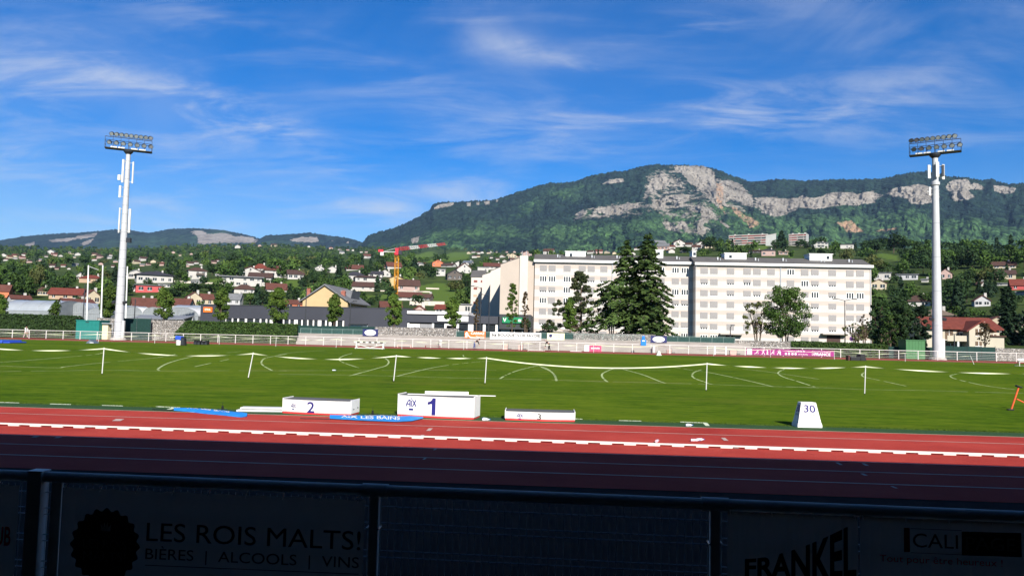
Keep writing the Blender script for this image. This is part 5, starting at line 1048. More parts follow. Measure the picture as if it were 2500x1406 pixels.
shop_sign('shop_sign', 'white shop sign lettered BACH Cycles half hidden by a street tree', 1068, 1143, 770.5, 783.5, white, [('BACH', 0, .04, .3, .22, .82, grey_ink), ('Cycles', 0, .72, .97, .2, .78, grey_ink)])
shop_sign('shop_sign', 'green shop sign with white letters beside the apartment gables', 1226, 1277, 774, 788, mat('green_sign', (.008, .2, .08), .5, .06), [('V', .03, .03, .2, .2, .85, white), ('on', .03, .76, .96, .25, .7, white)], YR - 1.2)
r = thing('flower_shop', 'dark shop front under the green sign', 'shop building', (px_x(1219, YR), YR - .9, 0)); w = px_x(1296, YR) - r.location.x
b = MB(); b.bx(.05, w, 0, 14, 3.1, 5.9); b.bx(.05, w, 1.2, 14, 0, 3.1); b.build('dark_walls', mat('charcoal_clad', (.035, .04, .045), .6, .1, .4), r)
b = MB(); b.bx(w * .05, w * .34, .9, 1.1, 1., 3.0); b.build('pale_poster', palegrey, r); b = MB(); b.bx(w * .5, w * .72, .9, 1.1, 1., 3.0); b.build('window', glass, r); b = MB(); b.bx(w * .47, w * .5, .8, 1.0, 0, 3.1); b.bx(w * .72, w * .75, .8, 1., 0, 3.1); b.each('pillar', palegrey, r)
# ------------------------------------------------------------------ greenhouses
film = mat('greenhouse_film', (.3, .33, .36), .3, .12, .3, spec=.5); filmw = mat('greenhouse_white', (.72, .72, .7), .5, .06, .5); endm = mat('greenhouse_end', (.22, .24, .25), .35, .15, .6)
def ghouse(label, x0, x1, ytop, yeave, Y, length, roofm, along=False):
    a = PY(x0, yeave, Y); c = PY(x1, yeave + (x1 - x0) * .0235, Y); t = PY((x0 + x1) / 2, ytop, Y).z; r = thing('greenhouse', label, 'greenhouse', (a.x, Y, 0), 0, 'greenhouses beyond the hedge'); w = c.x - a.x; ze = a.z; h = t - ze; n = 16
    if along:
        pr = [(length * .5 * (1 - math.cos(math.pi * i / n)), ze + h * math.sin(math.pi * i / n)) for i in range(n + 1)]; pl = [(0, y, z) for y, z in pr]; ex = Vector((w, 0, 0)); wl = [(0, w, -.02, 0)]
    else:
        pr = [(w * .5 * (1 - math.cos(math.pi * i / n)), ze + h * math.sin(math.pi * i / n)) for i in range(n + 1)]; pl = [(x, 0, z) for x, z in pr]; ex = Vector((0, length, 0))
    b = MB()
    for p, q in zip(pl, pl[1:]): b.add([Vector(p), Vector(q), Vector(q) + ex, Vector(p) + ex], [(0, 1, 2, 3)])
    b.build('arched_roof', roofm, r, smooth=True)
    b = MB()
    for off in (Vector((0, 0, 0)), ex):
        b.add([Vector(p) + off + ex * (.002 if off.length == 0 else -.002) for p in pl] + [Vector((pl[-1][0], pl[-1][1], 0)) + off, Vector((pl[0][0], pl[0][1], 0)) + off], [tuple(range(n + 3))])
    b.each('end_wall', endm, r)
    b = MB()
    for p in (pl[0], pl[-1]): b.add([Vector((p[0], p[1], 0)), Vector(p), Vector(p) + ex, Vector((p[0], p[1], 0)) + ex], [(0, 1, 2, 3)])
    b.each('side_wall', endm, r)
    b = MB(); L_ = ex.length; k = max(2, int(L_ / 3))
    for i in range(k + 1): b.path([Vector(p) + ex * (i / k) + Vector((0, 0, .03)) for p in pl], .035, 4)
    if not along:
        for i in range(1, 8): x = w * i / 8; b.tube((x, -.03, 0), (x, -.03, ze + h * math.sin(math.acos(1 - 2 * i / 8))), .03, n=4)
    b.tube((0, -.03, ze), (w if along else w, -.03, ze), .05, n=4); b.build('hoops', galv, r)
ghouse('big grey tunnel greenhouse with its side to the stadium at the far left', 4, 133, 731, 757, 150, 11, film, True)
ghouse('grey greenhouse arch left of the left mast, first from the left', 128, 170, 737, 764, 156, 26, film)
ghouse('grey greenhouse arch left of the left mast, second from the left', 170, 212, 738, 765, 156, 26, film)
ghouse('grey greenhouse arch close to the left mast', 212, 252, 752, 766, 152, 22, film)
ghouse('greenhouse arch with a white roof just right of the left mast', 296, 348, 749, 767, 150, 24, filmw)
ghouse('greenhouse arch with a white roof behind the street tree right of the left mast', 348, 398, 750, 768, 150, 24, filmw)
ghouse('greenhouse with a slanting white roof beside the slate building', 400, 484, 751, 770, 150, 24, filmw)
ghouse('long grey greenhouse behind the white arches', 418, 492, 744, 757, 182, 9, film, True)
r = thing('low_shed_roof', 'long low grey flat roof in front of the white greenhouse arches', 'shed', (px_x(318, 138), 138, 0)); w = px_x(447, 138) - r.location.x; z = PY(380, 770, 138).z
b = MB(); b.extr([(0, 0, z - .7), (w, 0, z - .7), (w, 4, z), (0, 4, z)], (0, 0, .15)); b.build('roof', mat('grey_sheet', (.2, .21, .23), .5, .1, .5), r); b = MB()
for k in range(8): b.tube((w * k / 7, .2, 0), (w * k / 7, .2, z - .7), .06, n=5)
b.bx(0, w, 3.8, 4, 0, z - .02); b.each('post', greymetal, r)
# ------------------------------------------------------------------ apartment block
def render_mat():
    m = bpy.data.materials.new('banded_render'); m.use_nodes = True; t = m.node_tree; b = t.nodes['Principled BSDF']; tc = nd(t, 'ShaderNodeTexCoord'); sx = nd(t, 'ShaderNodeSeparateXYZ'); t.links.new(tc.outputs['Object'], sx.inputs[0])
    md_ = nd(t, 'ShaderNodeMath', operation='FRACT'); dv = nd(t, 'ShaderNodeMath', operation='MULTIPLY_ADD'); dv.inputs[1].default_value = 1 / FLOOR; dv.inputs[2].default_value = .06; t.links.new(sx.outputs['Z'], dv.inputs[0]); t.links.new(dv.outputs[0], md_.inputs[0])
    r1 = ramp(t, [(0, (.455, .392, .345)), (.365, (.455, .392, .345)), (.37, (.505, .482, .45)), (1, (.505, .482, .45))]); r1.color_ramp.interpolation = 'CONSTANT'; t.links.new(md_.outputs[0], r1.inputs[0])
    nz = nd(t, 'ShaderNodeTexNoise'); nz.inputs['Scale'].default_value = .5; nz.inputs['Detail'].default_value = 6; t.links.new(tc.outputs['Object'], nz.inputs[0]); r2 = ramp(t, [(.3, (.93, .93, .93)), (.7, (1, 1, 1))]); t.links.new(nz.outputs[0], r2.inputs[0])
    mx = nd(t, 'ShaderNodeMix', data_type='RGBA', blend_type='MULTIPLY'); mx.inputs[0].default_value = 1; t.links.new(r1.outputs[0], mx.inputs[6]); t.links.new(r2.outputs[0], mx.inputs[7]); t.links.new(mx.outputs[2], b.inputs['Base Color']); b.inputs['Roughness'].default_value = .85; return m
YA, YB = 188., 184.4
zr = lambda px, py, Y: PY(px, py, Y).z
zA0 = zr(1325, 653 - 12, YA)
FLOOR = (zr(1325, 640 + 0, YA) - zr(1325, 640 + 26.35 * 6, YA)) / 6
BAND = render_mat()
roofgrey = mat('grey_roof', (.1, .096, .094), .8, .1, .4, bump=.2, bscale=8); frame_w = mat('window_frame', (.74, .73, .71), .5, .05); shut = mat('roller_shutter', (.27, .258, .252), .6, .05, 3); shutline = mat('slat_line_grey', (.19, .18, .18), .6)  # the last one is a darker grey for the shutter slat lines
ab = thing('apartment_block', 'long cream seven storey apartment block with pink bands behind the cedars', 'apartment block', (px_x(1303, YA), YA, 0)); ox, oy = ab.location.x, YA
def AX(px, Y): return px_x(px, Y, 720) - ox
zE_A, zE_B = zr(1400, 641.5, YA), zr(1900, 650.5, YB)
wA, wB = AX(1694.5, YA), AX(2127.5, YB)
b = MB(); b.bx(0, wA, 0, 12, 0, zE_A); b.build('wall', BAND, ab)
xB0 = AX(1697.5, YB); b = MB(); b.bx(xB0, wB, YB - YA, 12 + YB - YA, 0, zE_B); b.build('wall', BAND, ab)
for x0, x1, y0, ze in ((0, wA, 0, zE_A), (xB0, wB, YB - YA, zE_B)):
    b = MB(); b.extr([(x0 - .25, y0 - .7, ze + .45), (x0 - .25, y0 + 6, ze + 2.7), (x0 - .25, y0 + 12.7, ze + .45), (x0 - .25, y0 + 12.7, ze + .2), (x0 - .25, y0 - .7, ze + .2)], (x1 - x0 + .5, 0, 0)); ro = b.build('roof', roofgrey, ab)
    b = MB(); b.bx(x0 - .28, x1 + .28, y0 - .78, y0 - .68, ze + .0, ze + .62); b.bx(x0, x1, y0 - .68, y0, ze + .02, ze + .18); b.build('gutter_fascia', frame_w, ab)
    b = MB(); b.bx(x0, x1, y0 - .03, y0, ze - .35, ze - .06); b.build('eave_gap_strip', mat('eave_grey', (.45, .43, .41), .7), ab)  # thin grey strip just below the eaves
    for k in range(5):
        b = MB(); x = x0 + (x1 - x0) * (.14 + .19 * k + .03 * (k % 2)); b.bx(x, x + .3, y0 + 3, y0 + 3.3, ze + 1.2, ze + 2.4); b.tube((x + .7, y0 + 2.5, ze + 1), (x + .7, y0 + 2.5, ze + 2.1), .09, n=6); b.each('vent', greymetal, ro)
def rbox(px0, px1, yt_, Y, yy):
    b = MB(); x0, x1 = AX(px0, Y + 4), AX(px1, Y + 4); z1 = zr(px0, yt_, Y + 4); b.bx(x0, x1, yy, yy + 4, z1 - 3.2, z1 - .18); b.build('roof_house', white, ab); b = MB(); b.bx(x0 - .2, x1 + .2, yy - .2, yy + 4.2, z1 - .18, z1); b.build('roof_house_lid', frame_w, ab)
    b = MB(); xw = x0 + (x1 - x0) * (.2 if px0 != 1977 else .75); b.bx(xw, xw + .7, yy - .03, yy, z1 - 1.35, z1 - .6); b.build('window', glass, ab)
rbox(1379, 1428, 613, YA, 4); rbox(1600, 1618, 610, YA, 4); rbox(1769, 1822, 617, YB, 4 + YB - YA); rbox(1977, 2032, 619, YB, 4 + YB - YA); rbox(1688, 1697, 612, YA + 5, 8)
b = MB()
for px, Y in ((1493.5, YA), (1494.5, YA), (1905, YB), (1906.5, YB), (2125, YB), (1699, YB)): x = AX(px, Y); b.tube((x, Y - YA - .09, 0), (x, Y - YA - .09, zE_A + .3), .07, n=6)
b.each('downpipe', greymetal, ab)
WM = {}
def winmesh(kind, w=1.78, h=1.5):
    def key(nm, fn, ms):
        if (nm, w, h) not in WM: b = MB(); fn(b); o = b.build(nm, ms); WM[(nm, w, h)] = o.data; bpy.data.objects.remove(o)
        return WM[(nm, w, h)]
    def fr(b):
        t = .1; b.bx(-.08, w + .08, -.09, .0, -.1, -.02); b.bx(0, t, -.05, .0, 0, h); b.bx(w - t, w, -.05, .0, 0, h); b.bx(t, w - t, -.05, .0, h - t, h); b.bx(t, w - t, -.05, 0, 0, t)
        for x in (w / 3, 2 * w / 3): b.bx(x - .09, x + .09, -.045, .0, t, h - t)
    def gl(b): b.bx(.1, w - .1, -.012, .0, .1, h - .1)
    def sh(lo):
        def f(b):
            b.mi = 0; b.bx(.0, w, -.1, -.051, h * lo, h); b.mi = 1
            for z in np.arange(h * lo + .1, h - .05, .16): b.bx(.02, w - .02, -.104, -.1, z, z + .025)
            b.bx(0, w, -.13, -.1, h * lo, h * lo + .05)
        return f
    lo = {'c': .03, 'p': .3, 'h': .48, 'q': .12}.get(kind)
    return key('window', fr, frame_w), key('pane', gl, glass), (key('shutter' + kind, sh(lo), [shut, shutline]) if lo is not None else None)
def window(par, x, y, z, kind, w=1.78, h=1.5):
    a, g, s = winmesh(kind, w, h); o = link('window', a, par); o.location = (x, y, z); link('pane', g, o)
    if s: link('roller_shutter', s, o)
CA = (1317, 1338.5, 1375, 1412, 1434, 1465, 1509, 1547, 1568, 1605, 1640, 1663); CB = (1710, 1734, 1774.5, 1815, 1839, 1873.5, 1921, 1955.5, 1980.5, 2023, 2066, 2091)
RA = ['cccccccccooo', 'ooooppocpccc', 'ppoccoccccoo', 'ocoqcoccccpp', 'cccccccccccc', 'pcccccccccqq', '--cccco---oo']; RB = ['ccccccocqccc', 'pcphcccoppcc', 'cqpqpccqopoo', 'cccpccpopqcc', 'ccccccccccqc', 'pqccccppppoo', 'oo----cqp---']
for cols, rows, Y, y0 in ((CA, RA, YA, 645), (CB, RB, YB, 651.5)):
    z0 = zr(1330 if cols is CA else 1720, y0 + 11, Y)
    for i, row in enumerate(rows):
        for px, k in zip(cols, row):
            if k != '-': window(ab, AX(px, Y), Y - YA, z0 - FLOOR * i - .6, k)
brown = mat('dark_brown_door', (.045, .02, .016), .5, .15, 2)
for px0, px1, d0, d1, Y in ((1756, 1812, 1772, 1790, YB), (2003, 2064, 2018, 2051, YB), (1312, 1405, 1316, 1345, YA), (1376, 1400, 1352, 1392, YA)):
    zc_ = zr(px0, 815 if Y == YB else 808, Y); y = Y - YA; b = MB(); b.bx(AX(px0, Y), AX(px1, Y), y - 1.6, y, zc_ - .15, zc_ + .15); b.build('entrance_canopy', concrete, ab)
    b = MB(); b.bx(AX(d0, Y), AX(d1, Y), y - .04, y - .01, 0, zc_ - .2); b.build('entrance_door', brown if Y == YB else mat('garage_dark', (.03, .035, .03), .7), ab)  # near-black panels on the left part, brown doors on the right
# gable ended blocks beside it
creamp = mat('cream_pink_render', (.42, .36, .305), .9, .05, .3); creamw = mat('white_render', (.52, .48, .43), .9, .05, .3)
def gable_block(label, x0, x1, yl, ya, xa, yr, Y, dep, m, wins=False):
    a, c = px_x(x0, Y, 700), px_x(x1, Y, 700); r = thing('gabled_block', label, 'apartment block', (a, Y, 0), 0, 'gable ended apartment blocks stepping back beside the long block'); w = c - a; zl, zm, zr_ = zr(x0, yl, Y), zr(xa, ya, Y), zr(x1, yr, Y); xm = px_x(xa, Y, 700) - a
    b = MB(); b.extr([(0, 0, 0), (w, 0, 0), (w, 0, zr_), (xm, 0, zm), (0, 0, zl)], (0, dep, 0)); b.build('wall', m, r)
    b = MB(); b.extr([(-.15, -.06, zl), (xm, -.06, zm), (w + .1, -.06, zr_), (w + .1, -.06, zr_ + .16), (xm, -.06, zm + .2), (-.15, -.06, zl + .16)], (0, dep + .1, 0)); b.build('roof', roofgrey, r); return r, w, zl, a
r, w, zl, a = gable_block('tall cream gable end with a white chimney shaft beside the long apartment block', 1221, 1303, 646, 630, 1266, 641, 188.6, 30, creamp)
b = MB(); x0, x1 = px_x(1268, 188.2, 700) - a, px_x(1288, 188.2, 700) - a; zt = zr(1278, 624, 188.2); b.bx(x0, x1, -.45, -.07, 0, zt); b.build('chimney_shaft', creamw, r)
b = MB(); b.bx(x0 + .05, x1 - .05, -.4, .6, zt - .9, zt - .65); b.build('shaft_slot', black, r); b = MB()
for x in (x0 + .5, x1 - .5): b.tube((x, 0, zt - .5), (x, 0, zt + 1.2), .07, n=6)
b.each('flue', greymetal, r)
gable_block('second narrow gable end from the right, half in the shade of the tall gable', 1197, 1226, 662, 651, 1224, 651, 214, 22, creamw)
gable_block('third narrow gable end from the right, with its sloping white top', 1177, 1202, 672, 665, 1198, 665, 232, 22, creamw)
r, w, zl, a = gable_block('far end block with dark red shutters, left of the narrow gables', 1150, 1182, 676, 676, 1166, 676, 250, 20, creamw)
b = MB(); b.extr([(-.3, -.3, zl), (w + .2, -.3, zl), (w + .2, 6, zl + 2.6), (-.3, 6, zl + 2.6)], (0, 0, .2)); b.build('mono_roof', roofgrey, r)
redsh = mat('dark_red_shutter', (.2, .06, .05), .7, .1); wsh = mat('tan_shutter', (.45, .32, .22), .7, .1); dz = (zr(1160, 686, 250) - zr(1160, 703.5, 250))
for i in range(6):
    for px, wpx in ((1156.5, 8.5), (1173.5, 4)):
        z1 = zr(1160, 684, 250) - dz * i; x = px_x(px, 250, 700) - a; b = MB(); b.bx(x, x + wpx / 1800 * 255, -.08, 0, z1 - .75, z1); o = b.build('window', redsh if i in (0, 1, 3) else wsh, r)
# ------------------------------------------------------------------ houses on the hillside
RC = {'red': (.14, .034, .024), 'brown': (.07, .037, .03), 'rbrown': (.1, .038, .029), 'dark': (.035, .035, .045), 'grey': (.14, .145, .155), 'bgrey': (.1, .12, .15), 'dbrown': (.06, .035, .03), 'tan': (.15, .115, .09), 'pink': (.22, .1, .08), 'blue': (.05, .12, .4)}
WC = {'white': (.42, .405, .38), 'cream': (.42, .36, .26), 'peach': (.37, .26, .18), 'pink': (.38, .27, .24), 'yellow': (.42, .33, .17), 'grey': (.4, .4, .41), 'red': (.42, .08, .08), 'orange': (.5, .16, .08), 'wood': (.1, .085, .075)}
wall_m = {k: mat('render_' + k, c, .9, .07, .4, bump=.1) for k, c in WC.items()}; roof_m = {k: mat('tiles_' + k, c, .85, .2, 1.2, bump=.5, bscale=5) for k, c in RC.items()}
HOUSES = []; NEAR_LABEL = []
def house(cx, base, wpx, wall, roof, kind, rc, wc, label, rot=None, d=None, group='houses on the hillside', chim=1, dep=.85, name='house'):
    """wall / roof: wall height and roof height in pixels; kind e eaves to us, g gable to us, h hipped, f flat"""
    p = None
    for k in range(0, 16 if d is None else 0, 2):
        p = on_hill(cx, base + k)
        if p: break
    if p is None:
        q = ray(cx, base); k = math.hypot(q.x, q.y); D = d or 2600; p = Vector((q.x * D / k, q.y * D / k, 0)); p.z = CAM.z + q.z * D / k
    dp = depth(p); s = dp / F; w = wpx * s; hw = wall * s; hr = roof * s; D = w * dep
    az = math.atan2(p.x, p.y); rs = random.Random(int(cx * 7 + base)); rz = -az + (rs.uniform(-.5, .5) if rot is None else R(rot))
    g0 = min(0., tz(p.x, p.y) - p.z) - 2.5
    r = thing(name, label, 'house', p, rz, group); big = wpx >= 17
    x0, x1 = -w / 2, w / 2; b = MB()
    if kind == 'g': b.extr([(x0, 0, g0), (x1, 0, g0), (x1, 0, hw), (0, 0, hw + hr), (x0, 0, hw)], (0, D, 0))
    elif kind == 'e': b.extr([(x0, 0, g0), (x0, D, g0), (x0, D, hw), (x0, D / 2, hw + hr), (x0, 0, hw)], (w, 0, 0))
    else: b.bx(x0, x1, 0, D, g0, hw)
    b.build('wall', wall_m[wc], r); o_ = max(.35, w * .06); t = max(.18, hr * .08); b = MB()
    if kind == 'g':
        sl = hr / (w / 2); e = hw - o_ * sl; b.extr([(x0 - o_, -o_, e), (0, -o_, hw + hr), (x1 + o_, -o_, e), (x1 + o_, -o_, e + t), (0, -o_, hw + hr + t * 1.4), (x0 - o_, -o_, e + t)], (0, D + 2 * o_, 0))
    elif kind == 'e':
        sl = hr / (D / 2); e = hw - o_ * sl; b.extr([(x0 - o_, -o_, e), (x0 - o_, D / 2, hw + hr), (x0 - o_, D + o_, e), (x0 - o_, D + o_, e + t), (x0 - o_, D / 2, hw + hr + t * 1.4), (x0 - o_, -o_, e + t)], (w + 2 * o_, 0, 0))
    elif kind == 'h':
        i = min(w, D) * .42; b.add([(x0 - o_, -o_, hw), (x1 + o_, -o_, hw), (x1 + o_, D + o_, hw), (x0 - o_, D + o_, hw), (x0 - o_, -o_, hw + t), (x1 + o_, -o_, hw + t), (x1 + o_, D + o_, hw + t), (x0 - o_, D + o_, hw + t), (x0 + i, D / 2, hw + hr + t), (x1 - i, D / 2, hw + hr + t)],
              [(3, 2, 1, 0), (0, 1, 5, 4), (1, 2, 6, 5), (2, 3, 7, 6), (3, 0, 4, 7), (4, 5, 9, 8), (5, 6, 9), (6, 7, 8, 9), (7, 4, 8)])
    else: b.bx(x0 - o_, x1 + o_, -o_, D + o_, hw, hw + max(.3, hr))
    ro = b.build('roof', roof_m.get(rc) or wall_m['white'], r)
    if chim and kind != 'f' and wpx > 9:
        b = MB(); q = w * .22; b.bx(q, q + .8, D * .55, D * .55 + .8, hw, hw + hr + 1.1); b.build('chimney', wall_m['white' if chim == 1 else 'orange'], ro)
    if big:
        nf = max(1, min(3, round(hw / 2.9))); nw = max(2, min(6, round(w / 3.6)))
        for f_ in range(nf):
            for i in range(nw):
                if rs.random() < .14: continue
                x = x0 + w * (i + .5) / nw + rs.uniform(-.2, .2); z = hw * (f_ + .3) / nf; ww = rs.choice((1.0, 1.3, 1.9)); hh = min(1.5, hw / nf * .5)
                b = MB(); b.mi = 0; b.bx(x - ww / 2, x + ww / 2, -.05, -.005, z, z + hh); b.mi = 1; b.bx(x - ww / 2 - .1, x + ww / 2 + .1, -.09, -.051, z - .12, z); b.bx(x - .05, x + .05, -.07, -.051, z, z + hh); b.build('window', [glass, frame_w], r)
        if kind in 'geh' and nf >= 2 and rs.random() < .55:
            b = MB(); q = rs.uniform(-.3, .1) * w; b.bx(q, q + w * .45, -1.3, -.1, hw * .5, hw * .5 + .18); b.bx(q, q + w * .45, -1.32, -1.24, hw * .5 + .18, hw * .5 + 1.1); b.build('balcony', wall_m[rs.choice(('white', 'wood', wc))], r)
        if kind == 'g' and hr > 2.5:
            b = MB(); b.bx(-.5, .5, -.05, -.005, hw + hr * .2, hw + hr * .2 + min(1.2, hr * .35)); b.build('window', glass, r)
    HOUSES.append((cx - wpx / 2 - 1, cx + wpx / 2 + 1, base - wall - roof, base, dp)); return r
Hs = [(158, 731, 69, 13, 14.5, 'e', 'red', 'peach', 'long peach farmhouse with a red tiled roof and two chimneys behind the left greenhouses', -14), (226, 743, 32, 20, 14, 'g', 'rbrown', 'cream', 'cream gabled house between the farmhouse and the left mast', 16), (202, 758, 70, 10, 17, 'e', 'rbrown', 'grey', 'low dark red roof in front of the cream gabled house'), (104, 722, 22, 11, 9, 'h', 'brown', 'cream', 'small cream house with a brown roof left of the peach farmhouse'), (4, 726, 30, 16, 14, 'e', 'rbrown', 'orange', 'orange walled house cut by the left edge'),
      (218, 691, 46, 11, 8.5, 'h', 'red', 'peach', 'peach house with a red hipped roof beside the tall white pole'), (196, 681, 17, 8, 7, 'g', 'grey', 'white', 'white gable left of the peach house with the red hipped roof'), (52, 738, 42, 8, 8, 'e', 'rbrown', 'grey', 'long low brown shed with skylights at the far left'),
      (330, 681, 38, 14, 8, 'g', 'grey', 'white', 'white house with a pale gable just right of the left mast', 10), (378, 691, 80, 19, 10, 'h', 'dark', 'white', 'large white villa with a navy roof above the red house', 5), (400, 676, 36, 10, 3, 'f', 'dark', 'white', 'flat white wing behind the navy roofed villa', 8), (366, 714, 62, 17, 1.2, 'f', 'grey', 'red', 'flat roofed red house below the navy roofed villa', 4), (335, 712, 22, 13, 1.2, 'f', 'grey', 'white', 'small white flat house at the left end of the red house', 4), (405, 702, 34, 7, 1, 'f', 'grey', 'white', 'low white garage right of the red house', 3),
      (482, 682, 42, 20, 9, 'h', 'brown', 'white', 'white house with a brown hipped roof and a small turret, alone on the slope', 8), (476, 693, 20, 9, 1, 'f', 'grey', 'white', 'white garage below the house with the turret'), (537, 674, 14, 8, 5, 'g', 'dark', 'white', 'small white gabled cottage left of the long white villa'), (590, 699, 92, 22, 2.5, 'f', 'grey', 'white', 'long flat roofed white villa', 2), (611, 675, 50, 13, 11, 'g', 'rbrown', 'white', 'white house with a brown roof behind the long white villa', 12), (598, 716, 50, 9, 12, 'h', 'brown', 'white', 'house with a brown hipped roof below the long white villa', 6),
      (474, 748, 34, 21, 13, 'g', 'rbrown', 'cream', 'cream gabled house behind the orange shop sign', 10), (503, 746, 36, 16, 12, 'e', 'rbrown', 'cream', 'brown roofed wing right of the cream gabled house behind the orange sign', 14), (570, 745, 30, 14, 13, 'e', 'grey', 'grey', 'grey house with a slate roof behind the slate shop building', -18), (441, 752, 40, 8, 14, 'e', 'rbrown', 'cream', 'low red roofed house behind the white greenhouse'), (357, 760, 56, 10, 21, 'e', 'rbrown', 'cream', 'big dark red roof behind the white greenhouse arches', 8), (344, 746, 26, 8, 9, 'g', 'rbrown', 'white', 'small white gable left of the big dark red roof', 12),
      (673, 678, 52, 17, 13, 'h', 'rbrown', 'white', 'white house with a broad brown hipped roof above the brown roofed house', 8), (722, 682, 38, 13, 10, 'e', 'dbrown', 'white', 'white house with a dark roof left of the dark conifers', 6), (634, 698, 52, 22, 11, 'e', 'dbrown', 'white', 'tall white house with a dark overhanging roof right of the long white villa', -6), (636, 664, 34, 8, 12, 'h', 'red', 'white', 'red roof just behind the dark overhanging roof', 4), (676, 712, 46, 6, 14, 'e', 'rbrown', 'white', 'house with a long brown roof above the tallest street tree', 6), (718, 752, 44, 10, 9, 'e', 'rbrown', 'orange', 'low red roofs left of the big yellow gable', 4),
      (885, 709, 56, 10, 11, 'e', 'brown', 'white', 'white house with a two part brown roof right of the yellow gable', 5), (899, 689, 62, 11, 6, 'h', 'dbrown', 'white', 'long dark roofed house above the white house with the two part roof', 4), (868, 686, 42, 13, 10, 'h', 'dark', 'white', 'house with a black hipped roof left of the long dark roofed house', 6), (916, 680, 34, 11, 7, 'e', 'dark', 'white', 'black roofed house just left of the crane', -5), (866, 660, 40, 4, 10, 'e', 'rbrown', 'white', 'house with a wide red roof above the black hipped roof', 4), (780, 661, 22, 6, 7, 'g', 'grey', 'white', 'pair of white edged gables among the dark conifers', 10), (811, 666, 22, 10, 6, 'g', 'grey', 'white', 'white cottages right of the white edged gables', -10),
      (967, 698, 52, 15, 11, 'g', 'brown', 'yellow', 'yellow house with a wide brown gable behind the crane mast', 8), (998, 710, 52, 13, 14, 'e', 'brown', 'pink', 'pink house with a brown roof right of the crane mast', 7), (998, 734, 62, 9, 12, 'e', 'rbrown', 'white', 'long low brown roofed house below the pink house', 5), (1040, 735, 22, 9, 8, 'e', 'brown', 'wood', 'small brown annex right of the long low house'), (1069, 651, 27, 10, 7, 'g', 'red', 'orange', 'red gabled house above the white house', 4), (1134, 668, 33, 13, 12, 'g', 'rbrown', 'white', 'white house with a steep gable above the grey wooden barn', 12), (1110, 684, 36, 15, 10, 'g', 'dark', 'wood', 'grey wooden gabled barn', 10), (1076, 674, 22, 16, 1.5, 'f', 'grey', 'white', 'tall white modern house left of the grey wooden barn', 5),
      (1119, 651, 19, 8, 5, 'g', 'dark', 'white', 'white cottage right of the red gabled house', 10), (1140, 648, 22, 7, 5, 'e', 'bgrey', 'white', 'grey roofed cottage above the steep white gable'), (1179, 665, 26, 12, 1.5, 'f', 'grey', 'white', 'flat white house just left of the tall cream gable', 4), (1207, 658, 48, 8, 9, 'e', 'rbrown', 'white', 'wide brown red roofs behind the narrow gable ends', 4), (1170, 676, 30, 7, 8, 'g', 'rbrown', 'white', 'small white gable directly above the far end block', 10), (963, 656, 34, 6, 10, 'e', 'rbrown', 'white', 'red roofed house directly behind the crane mast'), (940, 676, 26, 10, 8, 'g', 'dbrown', 'white', 'white house with a dark gable left of the crane mast', -8), (1090, 652, 30, 4, 6, 'e', 'dbrown', 'white', 'low dark roof right of the red gabled house'),
      (1876, 625, 32, 13, 5, 'h', 'dark', 'pink', 'pinkish house with a dark roof below the red awning apartments', 4), (2004, 606, 34, 13, 3, 'h', 'grey', 'white', 'white villa on the hill crest right of the red awning apartments', 12), (2068, 608, 30, 10, 1.5, 'f', 'dark', 'white', 'flat white modern house on the crest right of the white villa', 10), (1913, 622, 22, 6, 4, 'e', 'tan', 'pink', 'low tan house right of the pinkish house'), (1840, 618, 30, 5, 3, 'e', 'brown', 'wood', 'low brown roofed shed under the red awning apartments'),
      (2153, 684, 40, 17, 1.5, 'f', 'grey', 'white', 'white modern house with two dark window bands right of the long block', 2), (2215, 684, 46, 13, 1.5, 'f', 'grey', 'grey', 'flat roofed house half hidden by trees left of the right mast', 2), (2146, 708, 34, 16, 9, 'g', 'rbrown', 'cream', 'cream gabled house right behind the end of the long block', 8), (2243, 748, 50, 11, 16, 'h', 'dbrown', 'white', 'house with a dark hipped roof left of the right mast', 6), (2284, 787, 80, 16, 16, 'h', 'tan', 'white', 'house with a pale brown hipped roof directly behind the right mast', 4), (2257, 690, 14, 6, 2, 'e', 'grey', 'white', 'tiny white hut in the trees left of the right mast'),
      (2436, 818, 50, 30, 14, 'g', 'rbrown', 'cream', 'cream house with a brown roof behind the right villa', 14), (2399, 748, 34, 14, 12, 'g', 'rbrown', 'grey', 'pale grey gabled house on the wooded slope at the right', 14), (2309, 682, 28, 14, 11, 'g', 'brown', 'pink', 'pinkish gabled house just right of the right mast', 10), (2452, 656, 48, 8, 10, 'e', 'brown', 'cream', 'uppermost brown roofed house at the right edge', 8), (2455, 682, 42, 13, 10, 'e', 'dbrown', 'cream', 'cream house with a dark brown roof below the uppermost one', 6), (2492, 708, 40, 12, 14, 'e', 'red', 'red', 'red walled house cut by the right edge', 8), (2455, 698, 44, 5, 1, 'f', 'grey', 'white', 'low white flat building left of the red walled house', 3), (2390, 700, 12, 6, 4, 'e', 'brown', 'white', 'tiny white house among conifers above the grey gabled house'), (2500, 722, 34, 8, 3, 'f', 'grey', 'white', 'low white building under the red walled house', 3), (2478, 812, 26, 20, 10, 'g', 'dbrown', 'cream', 'cream gable behind the tall dark conifer at the right edge', -8)]
for h in Hs: house(*h[:9], rot=h[9] if len(h) > 9 else None)
